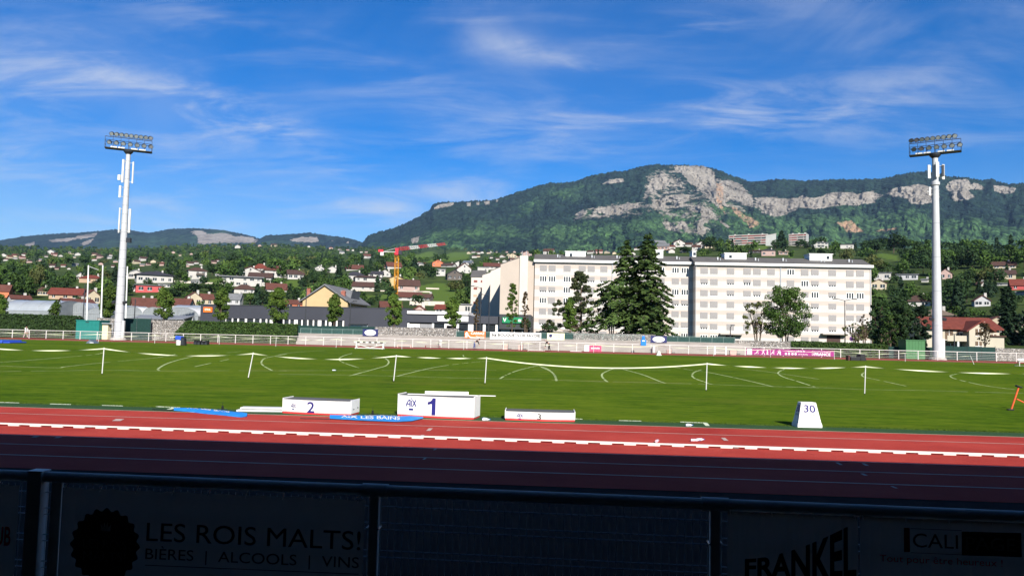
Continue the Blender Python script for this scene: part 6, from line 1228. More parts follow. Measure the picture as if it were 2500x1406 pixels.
# turret of the lone white house, awning rows and the far apartment blocks
FAR = {'in the hamlet at the far left edge': [(8, 626, 14), (26, 630, 13), (37, 627, 14), (38, 632, 9), (60, 625, 15), (56, 631, 13), (72, 641, 12), (14, 636, 12), (66, 637, 9)], 'in the hamlet above the peach farmhouse': [(123, 619, 18), (132, 624, 14), (148, 626, 9), (175, 620, 12), (190, 623, 13), (182, 629, 7), (113, 627, 8), (95, 637, 12), (126, 652, 15), (154, 651, 11), (138, 657, 10), (183, 650, 14), (168, 657, 8)], 'in the hamlet just left of the left mast': [(229, 624, 14), (245, 630, 18), (230, 636, 12), (246, 646, 11), (270, 624, 9), (266, 631, 13), (282, 640, 11), (276, 652, 10)],
       'in the pink hamlet right of the left mast': [(352, 636, 18), (336, 643, 16), (374, 641, 13), (347, 649, 11), (364, 647, 10), (392, 648, 15), (329, 640, 9), (396, 642, 8)], 'in the hamlet above the house with the turret': [(466, 647, 16), (458, 651, 9), (480, 644, 12), (491, 647, 8), (522, 643, 13), (529, 638, 10)], 'scattered in the forest left of the crane': [(580, 605, 15), (634, 601, 9), (667, 601, 13), (754, 603, 7), (440, 624, 8), (423, 618, 10), (830, 610, 8), (835, 619, 13), (849, 611, 8), (862, 612, 7), (882, 616, 7), (894, 616, 8), (897, 630, 20), (808, 607, 10), (467, 621, 7)],
       'in the village right of the crane jib': [(1144, 619, 10), (1155, 617, 9), (1167, 619, 11), (1177, 618, 9), (1193, 619, 10), (1158, 629, 13), (1168, 627, 9), (1242, 624, 10), (1199, 616, 8), (1212, 605, 5), (1238, 610, 6), (1256, 612, 7), (1225, 628, 12), (1029, 648, 14), (1040, 646, 10), (1021, 643, 9), (944, 653, 11), (1200, 630, 9), (1275, 618, 9), (1215, 634, 10)],
       'behind the tall cream gable': [(1251, 630, 22), (1252, 637, 15), (1287, 625, 24), (1232, 640, 12), (1338, 620, 26), (1265, 628, 10)], 'above the left roof of the long block': [(1554, 610, 13), (1526, 613, 12), (1614, 601, 28), (1618, 610, 30), (1641, 607, 18), (1659, 602, 32), (1681, 602, 18), (1700, 609, 22), (1714, 605, 30), (1730, 606, 20), (1703, 598, 13), (1440, 615, 16), (1463, 614, 18), (1480, 618, 12), (1500, 620, 11), (1545, 622, 14), (1640, 617, 18), (1668, 616, 14)]}
orders = ['leftmost'] + ['%s from left' % w for w in words[1:]]
FARL = []
for place, l in FAR.items():
    for i, (x, y, w) in enumerate(sorted(l)):
        rs = random.Random(int(x * 3 + y)); k = rs.choice('eeghg'); rc = rs.choice(['rbrown', 'brown', 'brown', 'dbrown', 'grey', 'dbrown', 'rbrown'] if 'above the roof' not in place else ['rbrown', 'dark', 'bgrey', 'red', 'dark', 'brown']); wc = rs.choice(['white', 'white', 'cream', 'pink', 'white'])
        rn = {'rbrown': 'russet', 'brown': 'brown', 'red': 'red', 'grey': 'grey', 'dbrown': 'umber', 'pink': 'salmon', 'dark': 'black', 'bgrey': 'slate'}[rc]
        house(x, y + 1, w * .92, max(2.4, w * .32), max(1.8, w * .24), k, rc, wc, '%s house, %s roof, %s %s' % (wc, rn, orders[i], place), group='small houses ' + place, chim=0)
# big yellow barn gable
Yy = 205.; a, c = px_x(739, Yy, 735), px_x(849, Yy, 735); r = thing('barn', 'big pale yellow gable with a grey roof and two brick chimneys behind the slate building', 'barn', (a, Yy, 0)); w = c - a; ze, za_ = zr(739, 733, Yy), zr(794, 697, Yy); xm = px_x(794, Yy, 700) - a
b = MB(); b.extr([(0, 0, 0), (w, 0, 0), (w, 0, ze - .2), (xm, 0, za_), (0, 0, ze - .2)], (0, 22, 0)); b.build('wall', mat('pale_yellow_render', (.46, .34, .185), .9, .06, .5), r)
b = MB(); sl = (za_ - ze) / xm; o_ = .9; t = .35; b.extr([(-o_, -.7, ze - sl * o_), (xm, -.7, za_), (w + o_, -.7, ze - sl * o_), (w + o_, -.7, ze - sl * o_ + t), (xm, -.7, za_ + t * 1.3), (-o_, -.7, ze - sl * o_ + t)], (0, 23.4, 0)); ro = b.build('roof', roof_m['grey'], r)
for px, y0 in ((753, 706), (838, 711)):
    x = px_x(px, Yy + 3, 720) - a; z1 = zr(px, y0, Yy + 3); b = MB(); b.bx(x - .55, x + .55, 2.6, 3.6, ze - 1, z1); b.bx(x - .62, x + .62, 2.5, 3.7, z1 - .35, z1 - .15)
    for q in (-.3, .1, .4): b.tube((x + q, 3.1, z1), (x + q, 3.1, z1 + .35), .1, n=6)
    b.build('brick_chimney', mat('brick', (.3, .11, .08), .9, .2, 3), ro)
b = MB(); x0 = px_x(836, Yy + 8, 720) - a; x1 = px_x(866, Yy + 8, 720) - a; zt = zr(850, 709, Yy + 8); b.extr([(x0 - 3, 7, zt), (x1 - .3, 7, zt), (x1 - 1.8, 7, ze - 2.4), (x0 + 1.5, 7, ze - 2.4)], (0, 9, 0)); b.build('side_roof', roof_m['grey'], ro)
b = MB(); b.extr([(w - .1, 8, 0), (w + 1.4, 8, 0), (w + 1.4, 8, ze - 2.4), (w - .1, 8, ze - 1)], (0, 7, 0)); b.build('side_wall', wall_m['peach'], r)
# right villa
Yv = 160.; a, c = px_x(2262, Yv, 810), px_x(2448, Yv, 815); r = thing('villa', 'large cream villa with a red tiled roof and balcony right of the right mast', 'house', (a, Yv, 0)); w = c - a; ze = zr(2340, 800, Yv); zt = zr(2340, 777.5, Yv + 4); VX = lambda px: px_x(px, Yv, 815) - a
cr = mat('villa_render', (.43, .39, .31), .9, .05, .4)
b = MB(); b.extr([(0, 0, 0), (0, 9, 0), (0, 9, ze), (0, 4.5, zt), (0, 0, ze)], (VX(2440), 0, 0)); b.build('wall', cr, r)
b = MB(); sl = (zt - ze) / 4.5; b.extr([(-.5, -.8, ze - .8 * sl), (-.5, 4.5, zt), (-.5, 9.8, ze - .8 * sl), (-.5, 9.8, ze - .8 * sl + .25), (-.5, 4.5, zt + .3), (-.5, -.8, ze - .8 * sl + .25)], (VX(2440) + 1, 0, 0)); ro = b.build('roof', roof_m['red'], r)
x0, x1, xm = VX(2350), VX(2399), VX(2376); zg, zap = zr(2350, 803, Yv - 2.5), zr(2376, 786, Yv - 2.5)
b = MB(); b.extr([(x0, -2.5, 0), (x1, -2.5, 0), (x1, -2.5, zg), (xm, -2.5, zap), (x0, -2.5, zg)], (0, 7, 0)); b.build('front_gable', cr, r)
b = MB(); sg = (zap - zg) / (xm - x0); q = .9; b.extr([(x0 - q, -3.3, zg - q * sg), (xm, -3.3, zap), (x1 + q, -3.3, zg - q * sg), (x1 + q, -3.3, zg - q * sg + .3), (xm, -3.3, zap + .35), (x0 - q, -3.3, zg - q * sg + .3)], (0, 8.2, 0)); b.build('gable_roof', roof_m['red'], ro)
z1 = zr(2320, 829, Yv)
b = MB(); b.bx(VX(2301), x0 - .03, -1.9, -.02, z1 - .3, z1 - .1); b.bx(VX(2301), x0 - .03, -1.9, -1.75, z1 - .1, z1 + .85); b.build('balcony', cr, r); b = MB(); b.bx(VX(2328) - .15, VX(2328) + .15, -1.8, -1.5, 0, z1 - .3); b.build('balcony_post', white, r)
for px, zc0, ww, hh, y in ((2317, z1, 1.6, 2.1, 0), (2342, z1 + .3, 1.1, 1.7, 0), (2372, zr(2372, 819, Yv - 2.5), 1.2, 1.4, -2.5), (2372, zr(2372, 844, Yv - 2.5), 1.3, .9, -2.5), (2320, .5, 2.2, 1.9, 0), (2342, .5, 1.1, 1.9, 0), (2425, zr(2425, 835, Yv), 1.2, 1.6, 0)):
    b = MB(); x = VX(px); b.mi = 0; b.bx(x - ww / 2, x + ww / 2, y - .05, y - .005, zc0, zc0 + hh); b.mi = 1; b.bx(x - ww / 2 - .1, x + ww / 2 + .1, y - .1, y - .051, zc0 - .12, zc0); b.bx(x - .05, x + .05, y - .08, y - .051, zc0, zc0 + hh); b.build('window', [mat('brown_shutter', (.12, .08, .05), .7), frame_w], r)
b = MB(); x = VX(2407); b.bx(x - .7, x + .7, 1.5, 2.6, ze, zr(2407, 785, Yv + 2)); b.build('chimney', mat('brick_grey', (.3, .22, .18), .9, .2, 3), ro)
b = MB(); b.bx(VX(2400), VX(2440), -1.6, -.02, 0, zr(2420, 822, Yv)); b.build('annex', cr, r); b = MB(); b.bx(VX(2398), VX(2443), -2., -.0, zr(2420, 822, Yv), zr(2420, 822, Yv) + .25); b.build('annex_roof', roof_m['brown'], r)
# balconied blocks on the crest
awn = mat('red_awning', (.55, .1, .09), .7, .15, 2); greyw = mat('grey_end_wall', (.36, .37, .36), .9, .1, .3)
def balcony_block(label, x0, x1, yt_, yb_, endpx, n, rot):
    p = on_hill((x0 + x1) / 2, yb_ + 1); s = depth(p) / F; w = (x1 - x0) * s; h = (yb_ - yt_) * s; r = thing('balcony_block', label, 'apartment block', p, -math.atan2(p.x, p.y) + R(rot), 'low apartment blocks on the hill crest'); D = 11
    b = MB(); b.bx(-w / 2, w / 2, 1.5, D, -3, h); b.build('wall', wall_m['cream'], r); b = MB(); b.bx(-w / 2 - .3, -w / 2, 0, D, -3, h + .4); b.bx(w / 2, w / 2 + .3, 0, D, -3, h + .4); b.each('end_wall', greyw, r)
    b = MB(); b.bx(-w / 2 - .4, w / 2 + .4, -.2, D + .2, h, h + .8); b.build('roof_slab', wall_m['white'], r); fl = h / n; rs = random.Random(int(x0))
    for k in range(n):
        b = MB(); b.bx(-w / 2, w / 2, -.1, 1.5, fl * k, fl * k + .25); b.bx(-w / 2, w / 2, -.15, -.02, fl * k + .25, fl * k + 1.05); b.build('balcony', wall_m['white'], r)
        b = MB(); b.bx(-w / 2 + .3, w / 2 - .3, 1.42, 1.5, fl * k + .3, fl * (k + 1) - .25); b.build('window_band', glass, r)
        m = max(2, int(w / 6))
        for j in range(m):
            if rs.random() < .55: x = -w / 2 + w * j / m; b = MB(); b.extr([(x + .2, 1.4, fl * (k + 1) - .1), (x + .2, -.3, fl * (k + 1) - .75), (x + .2, -.3, fl * (k + 1) - .85), (x + .2, 1.4, fl * (k + 1) - .2)], (w / m - .4, 0, 0)); b.build('awning', awn, r)
    b = MB()
    for j in range(3): x = -w / 2 + w * (.12 + .36 * j); b.bx(x - .12, x + .12, -.2, 1.5, 0, h); b.bx(x, x + 1.6, 4, 6, h + .8, h + 2.2)
    b.build('partition', wall_m['white'], r)
balcony_block('long low apartment block with white balconies and red awnings on the crest', 1781, 1871, 574, 597, 1772, 4, -9)
balcony_block('shorter apartment block with salmon balconies between dark trees on the crest', 1927, 1967, 572, 600, 1875, 5, -12)
p = on_hill(1882, 601); s = depth(p) / F; r = thing('grey_gable_block', 'grey rough end wall of a block half hidden by a dark tree on the crest', 'apartment block', p, -math.atan2(p.x, p.y), 'low apartment blocks on the hill crest'); w = 24 * s; h = 29 * s
b = MB(); b.extr([(-w / 2, 0, -2), (w / 2, 0, -2), (w / 2, 0, h), (-w / 2, 0, h * .86)], (0, 12, 0)); b.build('wall', greyw, r); b = MB(); b.extr([(-w / 2 - .3, -.2, h * .86), (w / 2 + .3, -.2, h), (w / 2 + .3, -.2, h + .6), (-w / 2 - .3, -.2, h * .86 + .6)], (0, 12.4, 0)); b.build('roof', wall_m['white'], r)
HOUSES += [(1770, 1875, 568, 600, 800), (1872, 1892, 568, 603, 800), (1924, 1969, 568, 604, 800)]
# retaining walls and field edges on the slope
for x0, x1, y, hh, lb in ((425, 475, 691, 5, 'pale retaining wall below the house with the turret'), (1000, 1085, 745, 10, 'long stony retaining wall above the low white parapet'), (868, 1050, 711, 3, 'low white garden wall below the white house with the two part roof'), (1040, 1072, 706, 3, 'short pale garden wall right of the pink house'), (500, 540, 693, 3, 'sloping pale garden wall left of the long white villa')):
    p0, p1_ = on_hill(x0, y), on_hill(x1, y + (x1 - x0) * .02); s = depth(p0) / F; r = thing('retaining_wall', lb, 'wall', p0, math.atan2(p1_.y - p0.y, p1_.x - p0.x), 'garden walls on the slope'); L_ = (p1_ - p0).length
    b = MB(); n = 6; dz = (p1_.z - p0.z)
    for k in range(n): b.bx(L_ * k / n, L_ * (k + 1) / n, 0, .4, dz * k / n - 2, dz * (k + .5) / n + hh * s)
    b.build('masonry', mat('pale_masonry', (.5, .45, .38), .95, .2, 1., bump=.4), r); b = MB()
    for k in range(n): b.bx(L_ * k / n, L_ * (k + 1) / n, -.05, .45, dz * (k + .5) / n + hh * s, dz * (k + .5) / n + hh * s + .12)
    b.build('coping', concrete, r)
# small houses directly behind the shop
for a_ in ((1024, 764, 26, 9, 8, 'g', 'red', 'pink', 'pinkish gable with a red roof edge above the white parapet', 3, 190), (1084, 764, 44, 10, 9, 'e', 'red', 'white', 'white house with a red roof behind the shop, left of the tall gables', -10, 186), (1135, 766, 30, 22, 1.5, 'f', 'grey', 'white', 'white balconied house left of the far end block', 5, 215), (955, 757, 50, 8, 12, 'e', 'rbrown', 'pink', 'low brown red roof behind the street tree by the crane', 5, 200)): house(*a_[:9], rot=a_[9], d=a_[10])
# ------------------------------------------------------------------ tower crane
Dc = 340.; q = ray(966, 720); k = Dc / q.y; P0 = Vector((q.x * k, Dc, 0)); P0.z = tz(P0.x, P0.y); q2 = ray(966, 621); ztop = CAM.z + q2.z * Dc / q2.y - P0.z
yel = mat('crane_yellow', (.62, .27, .02), .5, .1, 1); redp = mat('crane_red', (.5, .03, .05), .45, .12, 1)
cr_ = thing('tower_crane', 'tower crane with a yellow mast and a red and white jib', 'crane', P0)
b = MB(); hs = .78
for x in (-hs, hs):
    for y in (-hs, hs): b.tube((x, y, -1), (x, y, ztop), .1, n=4)
n = int(ztop / 1.55)
for i in range(n):
    z0, z1 = ztop * i / n, ztop * (i + 1) / n; f_ = 1 if i % 2 else -1
    for s_ in (-hs, hs):
        b.tube((-hs * f_, s_, z0), (hs * f_, s_, z1), .055, n=4); b.tube((s_, -hs * f_, z0), (s_, hs * f_, z1), .055, n=4); b.tube((-hs, s_, z1), (hs, s_, z1), .05, n=4)
b.build('mast', yel, cr_)
b = MB(); b.bx(-1.1, 1.1, -1.1, 1.1, ztop, ztop + .6); b.bx(-.75, .75, -.75, .75, ztop + .6, ztop + 2.9); b.lathe((0, 0, ztop - .4), [(1.2, 0), (1.3, .2), (1.2, .4)], 16); b.build('slewing_unit', redp, cr_)
b = MB(); b.bx(1.0, 2.6, -1.6, -.3, ztop - .2, ztop + 1.7); b.build('operator_cab', dark, cr_)
tip = PY(1088, 598, P0.y + 18) - P0; j0 = Vector((.6, 0, ztop + 1.7)); jd = tip - j0; jl = jd.length; jd.normalize(); side = jd.cross(Vector((0, 0, 1))).normalized(); up = side.cross(jd).normalized()
N = 26; segs = {0: MB(), 1: MB()}
for i in range(N):
    a0, a1 = j0 + jd * jl * i / N, j0 + jd * jl * (i + 1) / N; h0 = 1.5 - .5 * i / N; b = segs[1 if (6 <= i < 11) or (16 <= i < 21) else 0]
    for sg in (-.6, .6): b.tube(a0 + side * sg, a1 + side * sg, .07, n=4); b.tube(a0 + side * sg, (a0 + a1) / 2 + up * h0, .05, n=4); b.tube(a1 + side * sg, (a0 + a1) / 2 + up * h0, .05, n=4)
    b.tube(a0 + side * .6, a1 - side * .6, .05, n=4); b.tube(a0 + up * h0 * 1. + jd * (-jl / N / 2 if i else jl / N / 2), (a0 + a1) / 2 + up * h0, .08, n=4)
segs[0].build('jib', redp, cr_); segs[1].build('jib_white_sections', white, cr_)
e = PY(931, 615, P0.y - 4) - P0; b = MB(); c0 = Vector((-.6, 0, ztop + 1.1)); d = (e - c0); L_ = d.length; d.normalize()
for sg in (-.5, .5): b.tube(c0 + side * sg, c0 + d * L_ + side * sg, .12, n=4)
b.tube(c0 + Vector((0, 0, 1.8)), c0 + d * L_ * .9, .06, n=4); b.build('counter_jib', white, cr_)
b = MB(); c = c0 + d * L_; b.box(c + Vector((.4, 0, -.9)), (1.5, 1., 1.6)); b.build('counterweight', palegrey, cr_); b = MB(); b.box(c + Vector((-.2, 0, .5)), (2.2, 1.3, 1.1)); b.build('winch', redp, cr_)
b = MB(); b.tube(c0 + Vector((.6, 0, 1.6)), j0 + jd * jl * .02 + up * 2.2, .1, n=4); h_ = j0 + jd * jl * .12; b.tube(h_, h_ - Vector((0, 0, 2.2)), .03, n=4); b.box(h_ - Vector((0, 0, .2)), (1.1, .9, .35)); b.build('trolley', dark, cr_)
# ------------------------------------------------------------------ poles and street lamps
for x, yt_, yb_, Y, lb in ((216, 650, 776, 116, 'tall white pole with a slanting stay, leftmost of the white poles by the left mast'), (251, 650, 776, 117, 'tall white pole left of the left mast behind a street tree'), (311, 653, 778, 116, 'tall white pole right of the left mast')):
    A = PY(x - 3, yb_, Y); T = PY(x, yt_, Y); r = thing('white_pole', lb, 'pole', (A.x, Y, 0), 0, 'tall white poles behind the left mast'); b = MB(); b.tube((0, 0, 0), (T.x - A.x, 0, T.z), .12, .09, 8); b.build('shaft', white, r, smooth=True)
    b = MB(); b.lathe((T.x - A.x, 0, T.z), [(.1, 0), (.14, .08), (0, .18)], 8); b.build('cap', white, r)
    if x == 216: b = MB(); Q = PY(240, 659, Y + 2) - Vector((A.x, Y, 0)); b.tube((T.x - A.x, 0, T.z), Q, .06, n=6); b.build('stay', white, r)
def lamp(label, x, yb_, yt_, Y, heads):
    A = PY(x, yb_, Y); z = PY(x, yt_, Y).z; r = thing('street_lamp', label, 'street lamp', (A.x, Y, 0), 0, 'street lamps behind the stadium'); b = MB(); b.tube((0, 0, 0), (0, 0, z), .11, .07, 8); b.build('post', dark, r)
    for s_ in heads:
        b = MB(); e = Vector((s_ * 1.3, 0, z + .25)); b.tube((0, 0, z - .1), e, .045, n=6); b.build('arm', dark, r); b = MB(); b.box(e + Vector((s_ * .3, 0, -.02)), (.75, .28, .14)); b.build('lamp_head', dark, r, bevel=.03)
lamp('dark street lamp left of the first tall white pole', 203, 775, 694, 124, ())
lamp('dark street lamp just right of the left mast', 328, 778, 730, 124, ())
lamp('tall dark street lamp left of the yellow gable', 745, 795, 702, 130, ())
lamp('dark street lamp with a cluster of heads in front of the yellow gable', 854, 796, 738, 130, (-.5, .5))
lamp('street lamp with a left arm in front of the narrow gables, the left one', 1172, 800, 702, 128, (-1,))
lamp('street lamp with a left arm in front of the narrow gables, the right one', 1193, 803, 722, 128, (-1,))
lamp('double armed street lamp in front of the right end of the long block', 2063, 838, 733, 128, (-1, 1))
lamp('slender street lamp before the right entrance of the long block', 1783, 830, 797, 130, (.25,))
lamp('dark street lamp in front of the villa balcony', 2330, 846, 815, 122, (-.6, .6))
A = PY(2079, 838, 126); r = thing('round_road_sign', 'round road sign with a violet disc near the right end of the long block', 'road sign', (A.x, 126, 0)); z = PY(2079, 827, 126).z
b = MB(); b.tube((0, .03, 0), (0, .03, z), .04, n=6); b.build('post', galv, r); b = MB(); b.add([(.36 * math.cos(i * .35), -.02, z + .36 * math.sin(i * .35)) for i in range(18)], [tuple(range(18))]); b.build('disc', mat('violet_disc', (.12, .03, .22), .5), r)
# ------------------------------------------------------------------ grandstand whose roof shades the near track
SUN_EL, SDX, SDY = R(30), -.30, .954
YS = G(1240, 1108).y; HR = 5.3; YR_ = YS - HR / math.tan(SUN_EL) * SDY
gs = thing('grandstand', 'covered grandstand the photograph is taken from', 'grandstand', (0, 0, 0)); gm_ = mat('dark_stand_steel', (.03, .032, .035), .8, .2, 1); gc = mat('stand_concrete', (.1, .1, .1), .95, .15, 1)
b = MB(); b.extr([(-70, YR_, HR), (-70, -13, HR + 1.4), (-70, -13, HR + 1.7), (-70, YR_, HR + .25)], (140, 0, 0)); b.build('roof', gm_, gs)
b = MB(); b.bx(-70, 70, -13.3, -13, 0, HR + 1.7); b.build('back_wall', gm_, gs)
b = MB(); b.bx(-70, 70, -1.2, 2.6, 0, .62)
for k in range(10): b.bx(-70, 70, -2.4 - 1.1 * k, -1.2 - 1.1 * k + (0 if k else 0), 0, .62 + .42 * (k + 1))
b.build('steps', gc, gs)
for x in range(-66, 67, 12):
    b = MB(); b.bx(x - .15, x + .15, -3.2, -2.9, .6, HR + .4); b.build('column', gm_, gs)
# ------------------------------------------------------------------ trees
F_DK = foliage('leaf_dark', (.014, .036, .012), (.042, .08, .022), .35); F_MD = foliage('leaf_mid', (.03, .07, .013), (.085, .145, .03), .35); F_LT = foliage('leaf_light', (.05, .1, .018), (.12, .18, .04), .35)
F_OL = foliage('leaf_olive', (.06, .075, .02), (.13, .145, .045), .35); F_CN = foliage('needles', (.01, .028, .014), (.032, .06, .026), .5); F_ST = foliage('street_leaf', (.036, .085, .012), (.125, .185, .032), .8); F_CD = foliage('cedar_needles', (.024, .056, .016), (.105, .16, .04), .7)
F_RD = foliage('leaf_reddish', (.05, .035, .018), (.1, .07, .03), .8); F_PN = foliage('pine_needles', (.02, .032, .012), (.055, .065, .026), .7)
def blob_leaves(blobs, n, size, rng, stretch=1.3, bend=.7, inner=.45, grav=0.):
    B = np.array(blobs, float); w = B[:, 3] ** 2; i = rng.choice(len(B), n, p=w / w.sum()); d = rng.normal(0, 1, (n, 3)); d /= np.linalg.norm(d, axis=1)[:, None]
    rr = B[i, 3] * (inner + (1 - inner) * rng.uniform(0, 1, n) ** .6); P = B[i, :3] + d * rr[:, None] * np.array([1, 1, .85]); return leaf_quads(P, d + np.array([0, 0, .25 + grav]), size, rng, stretch, bend)
def limbs(segs):
    b = MB()
    for p, q, r0, r1 in segs: b.tube(p, q, r0, r1, 7)
    return b
def tree(name, label, p, blobs, segs, n, size, m, group, cat='tree', seed=1, bm=None, **kw):
    r = thing(name, label, cat, p, 0, group); rng = np.random.default_rng(abs(seed)); limbs(segs).build('trunk', bm or bark, r, smooth=True)
    V, Q = blob_leaves(blobs, n, size, rng, **kw); link('crown', np_mesh('crown', V, Q, [m]), r); return r
def at_tree(x, yb, yt, Y):
    B = PY(x, yb, Y); z0 = tz(B.x, Y); T = PY(x, yt, Y); return Vector((B.x, Y, z0)), T.z - z0, (B.y) / F * 1.03
def street_tree(label, x, yt, yc, wpx, Y, n=3300, m=None, thin=1., seed=0, lean=0):
    p, h, s = at_tree(x, 800, yt, Y); zc = PY(x, yc, Y).z - p.z; w = wpx * s / 2; rng = random.Random(int(x) + seed); bl = []
    for k in range(74):
        u = rng.random() ** .8; z = zc + (h - zc) * u; pr = math.sin(math.pi * min(1, (u * .8 + .14)) ** .9) ** .8 * (1 - .12 * u); a = rng.random() * 6.28; q = w * pr * math.sqrt(rng.random()) * .9
        bl.append((q * math.cos(a) + lean * u, q * math.sin(a), z, w * rng.uniform(.2, .36) * thin))
    bl.append((lean, 0, h - w * .15, w * .2)); bl.append((lean * .9, w * .1, h - w * .5, w * .25))
    sg = [((0, 0, -.2), (0, 0, zc + .4), .12, .09), ((0, 0, zc + .4), (lean * .8, 0, h * .9), .09, .02)]
    for k in range(12):
        c = bl[k * 3]; z = max(zc * .75, c[2] - w * 1.4); sg.append(((0, 0, z), c[:3], .045, .012))
    return tree('street_tree', label, p, bl, sg, int(n * 1.7), .23, m or F_ST, 'young street trees in front of the slate building', seed=int(x), stretch=1.2)
ST = [(-6, 722, 772, 44, 'street tree cut by the left edge'), (262, 699, 776, 46, 'street tree left of the left mast'), (398, 706, 776, 50, 'street tree right of the left mast in front of the white greenhouse'), (538, 708, 778, 44, 'street tree right beside the orange shop sign'), (675, 707, 783, 56, 'broadest street tree, left of the yellow gable'), (815, 722, 783, 40, 'street tree in front of the yellow gable'), (961, 722, 792, 44, 'street tree in front of the crane mast'), (1105, 728, 794, 42, 'street tree covering the middle of the white shop sign'), (1392, 727, 804, 36, 'slim street tree in front of the pine')]
for x, yt, yc, w, lb in ST: street_tree(lb, x, yt, yc, w, 126)
street_tree('small street tree in front of the big grey greenhouse', 128, 736, 770, 28, 126, 800, lean=.6)
street_tree('tall narrow sparse tree in front of the tall cream gable', 1250, 694, 800, 34, 126, 1500, None, .8)
street_tree('narrow thin reddish tree left of the long block', 1281, 712, 798, 22, 126, 420, F_RD, .7)
street_tree('thin bare reddish tree in front of the narrow gables', 1163, 728, 792, 16, 127, 240, F_RD, .7)
def conifer(label, x, yb, yt, wpx, Y, n, m, size=.4, levels=24, dens=1., droop=.12, zb=.14, up=.05, seed=3, group='cedars and pine in front of the apartment block', flat=.34, pw=.8, asym=None, name='cedar_tree'):
    """tapered trunk with tiers of long branches, each carrying flattened sprays"""
    p, h, s = at_tree(x, yb, yt, Y); w = wpx * s / 2; rng = random.Random(seed); r2 = np.random.default_rng(seed); r = thing(name, label, 'tree', p, 0, group); sg = [((0, 0, -.3), (0, 0, h * .5), h * .018, h * .011), ((0, 0, h * .5), (0, 0, h * .99), h * .011, .015)]; P = []; Nn = []
    for L in range(levels):
        u = (L + rng.uniform(-.3, .3)) / levels; z = h * (zb + (1 - zb) * u); R_ = w * (1 - u) ** pw * 1. + .25; nb = max(4, int(9 * (1 - u * .5) * dens))
        for k in range(nb):
            a = 6.28 * (k + rng.random() * .8) / nb + L * 1.1; l = R_ * rng.uniform(.62, 1.12)
            if asym: l *= asym(math.cos(a), u)
            e = Vector((math.cos(a), math.sin(a), 0)); q0 = Vector((0, 0, z)); mid = q0 + e * l * .55 + Vector((0, 0, up * l)); q1 = q0 + e * l + Vector((0, 0, up * l - droop * l))
            sg += [(q0, mid, .045 + .012 * l, .035), (mid, q1, .035, .008)]; cnt = max(5, int(n / levels / nb * (l / (w * .62))))
            t = r2.uniform(.12, 1.02, cnt) ** .8; sd = Vector((-e.y, e.x, 0)); base = np.array([q0.lerp(mid, min(1, v / .55)) if v < .55 else mid.lerp(q1, (v - .55) / .45) for v in t]); wd = l * .24 * np.sin(np.clip(t, 0, 1) * 2.6 + .35)
            off = r2.normal(0, .5, cnt) * wd; base = base + np.outer(off, np.array(sd)) + np.stack([np.zeros(cnt), np.zeros(cnt), r2.normal(-.02, .1, cnt) - .1 * np.abs(off)], 1); P.append(base); Nn.append(np.tile(np.array([[e.x * .35, e.y * .35, 1.]]), (cnt, 1)))
    tp = np.stack([r2.normal(0, .12, 60), r2.normal(0, .12, 60), r2.uniform(h * .93, h * 1.0, 60)], 1); P.append(tp); Nn.append(np.tile(np.array([[0, 0, 1.]]), (60, 1)))
    limbs(sg).build('trunk', bark, r, smooth=True); V, Q = leaf_quads(np.concatenate(P), np.concatenate(Nn), size, r2, 1.9, flat); link('crown', np_mesh('crown', V, Q, [m]), r); return r
conifer('tall cedar with long drooping branches, the left one of the pair', 1528, 812, 586, 196, 132, 15000, F_CD, levels=23, seed=5, zb=.2, pw=.85, asym=lambda c, u: (1.2 if c < -.3 and u < .5 else .8), droop=.2, up=.11, dens=1.)
conifer('tallest cedar with drooping branches, the right one of the pair', 1579, 812, 570, 172, 129, 19000, F_CD, levels=27, seed=8, zb=.03, pw=.7, droop=.2, up=.11, dens=1.)
# open crowned pine
p, h, s = at_tree(1417, 812, 662, 131); rng = random.Random(4); bl = []; sg = [((0, 0, -.2), (.1, 0, h * .4), .22, .17), ((.1, 0, h * .4), (-.1, 0, h * .97), .17, .04)]
for k in range(150):
    u = rng.random(); z = h * (.26 + .72 * u); wl = s * (80 * (1 - u) ** .75 + 9); wr = s * (27 * (1 - u) ** .5 + 6); x = rng.uniform(-wl, wr) * (1 if rng.random() < .7 else .5); y = rng.uniform(-1, 1) * s * 30 * (1 - u * .7)
    if u > .5 and x < -s * 22: x *= .45
    bl.append((x, y, z, s * rng.uniform(3.5, 6.5))); sg.append(((0, 0, z - abs(x) * .12 - .2), (x, y, z), .06, .02))
tree('pine_tree', 'dark open crowned pine left of the cedars', p, bl, sg, 9000, .26, F_PN, 'cedars and pine in front of the apartment block', seed=9, stretch=2.0, bend=.9, inner=.2)
def broad(label, x, yb, yt, yc, wpx, Y, n, m, size, seed, group='broadleaf trees around the apartment block', K=60, multi=3, sparse=1., name='broadleaf_tree', rs=(.14, .26)):
    p, h, s = at_tree(x, yb, yt, Y); zc = max(.3, PY(x, yc, Y).z - p.z); w = wpx * s / 2; rng = random.Random(seed); bl = []; sg = []
    for k in range(K):
        u = rng.random(); z = zc + (h - zc) * u; pr = math.sqrt(max(.03, 1 - ((u - .42) / .62) ** 2)); a = rng.random() * 6.28; q = w * pr * math.sqrt(rng.random()); bl.append((q * math.cos(a), q * math.sin(a) * .8, z, w * rng.uniform(*rs) * sparse))
    for k in range(multi):
        a = 6.28 * k / multi + .5; e = Vector((math.cos(a) * w * .3, math.sin(a) * w * .2, zc + (h - zc) * .4)); sg += [((0.08 * math.cos(a), .08 * math.sin(a), -.2), e, .13, .06)]
        for j in range(9):
            c = bl[(k * 9 + j * 3) % K]; sg.append((Vector((0, 0, 0)).lerp(e, rng.uniform(.55, 1)), Vector(c[:3]), .045, .012))
    return tree(name, label, p, bl, sg, n, size, m, group, seed=seed)
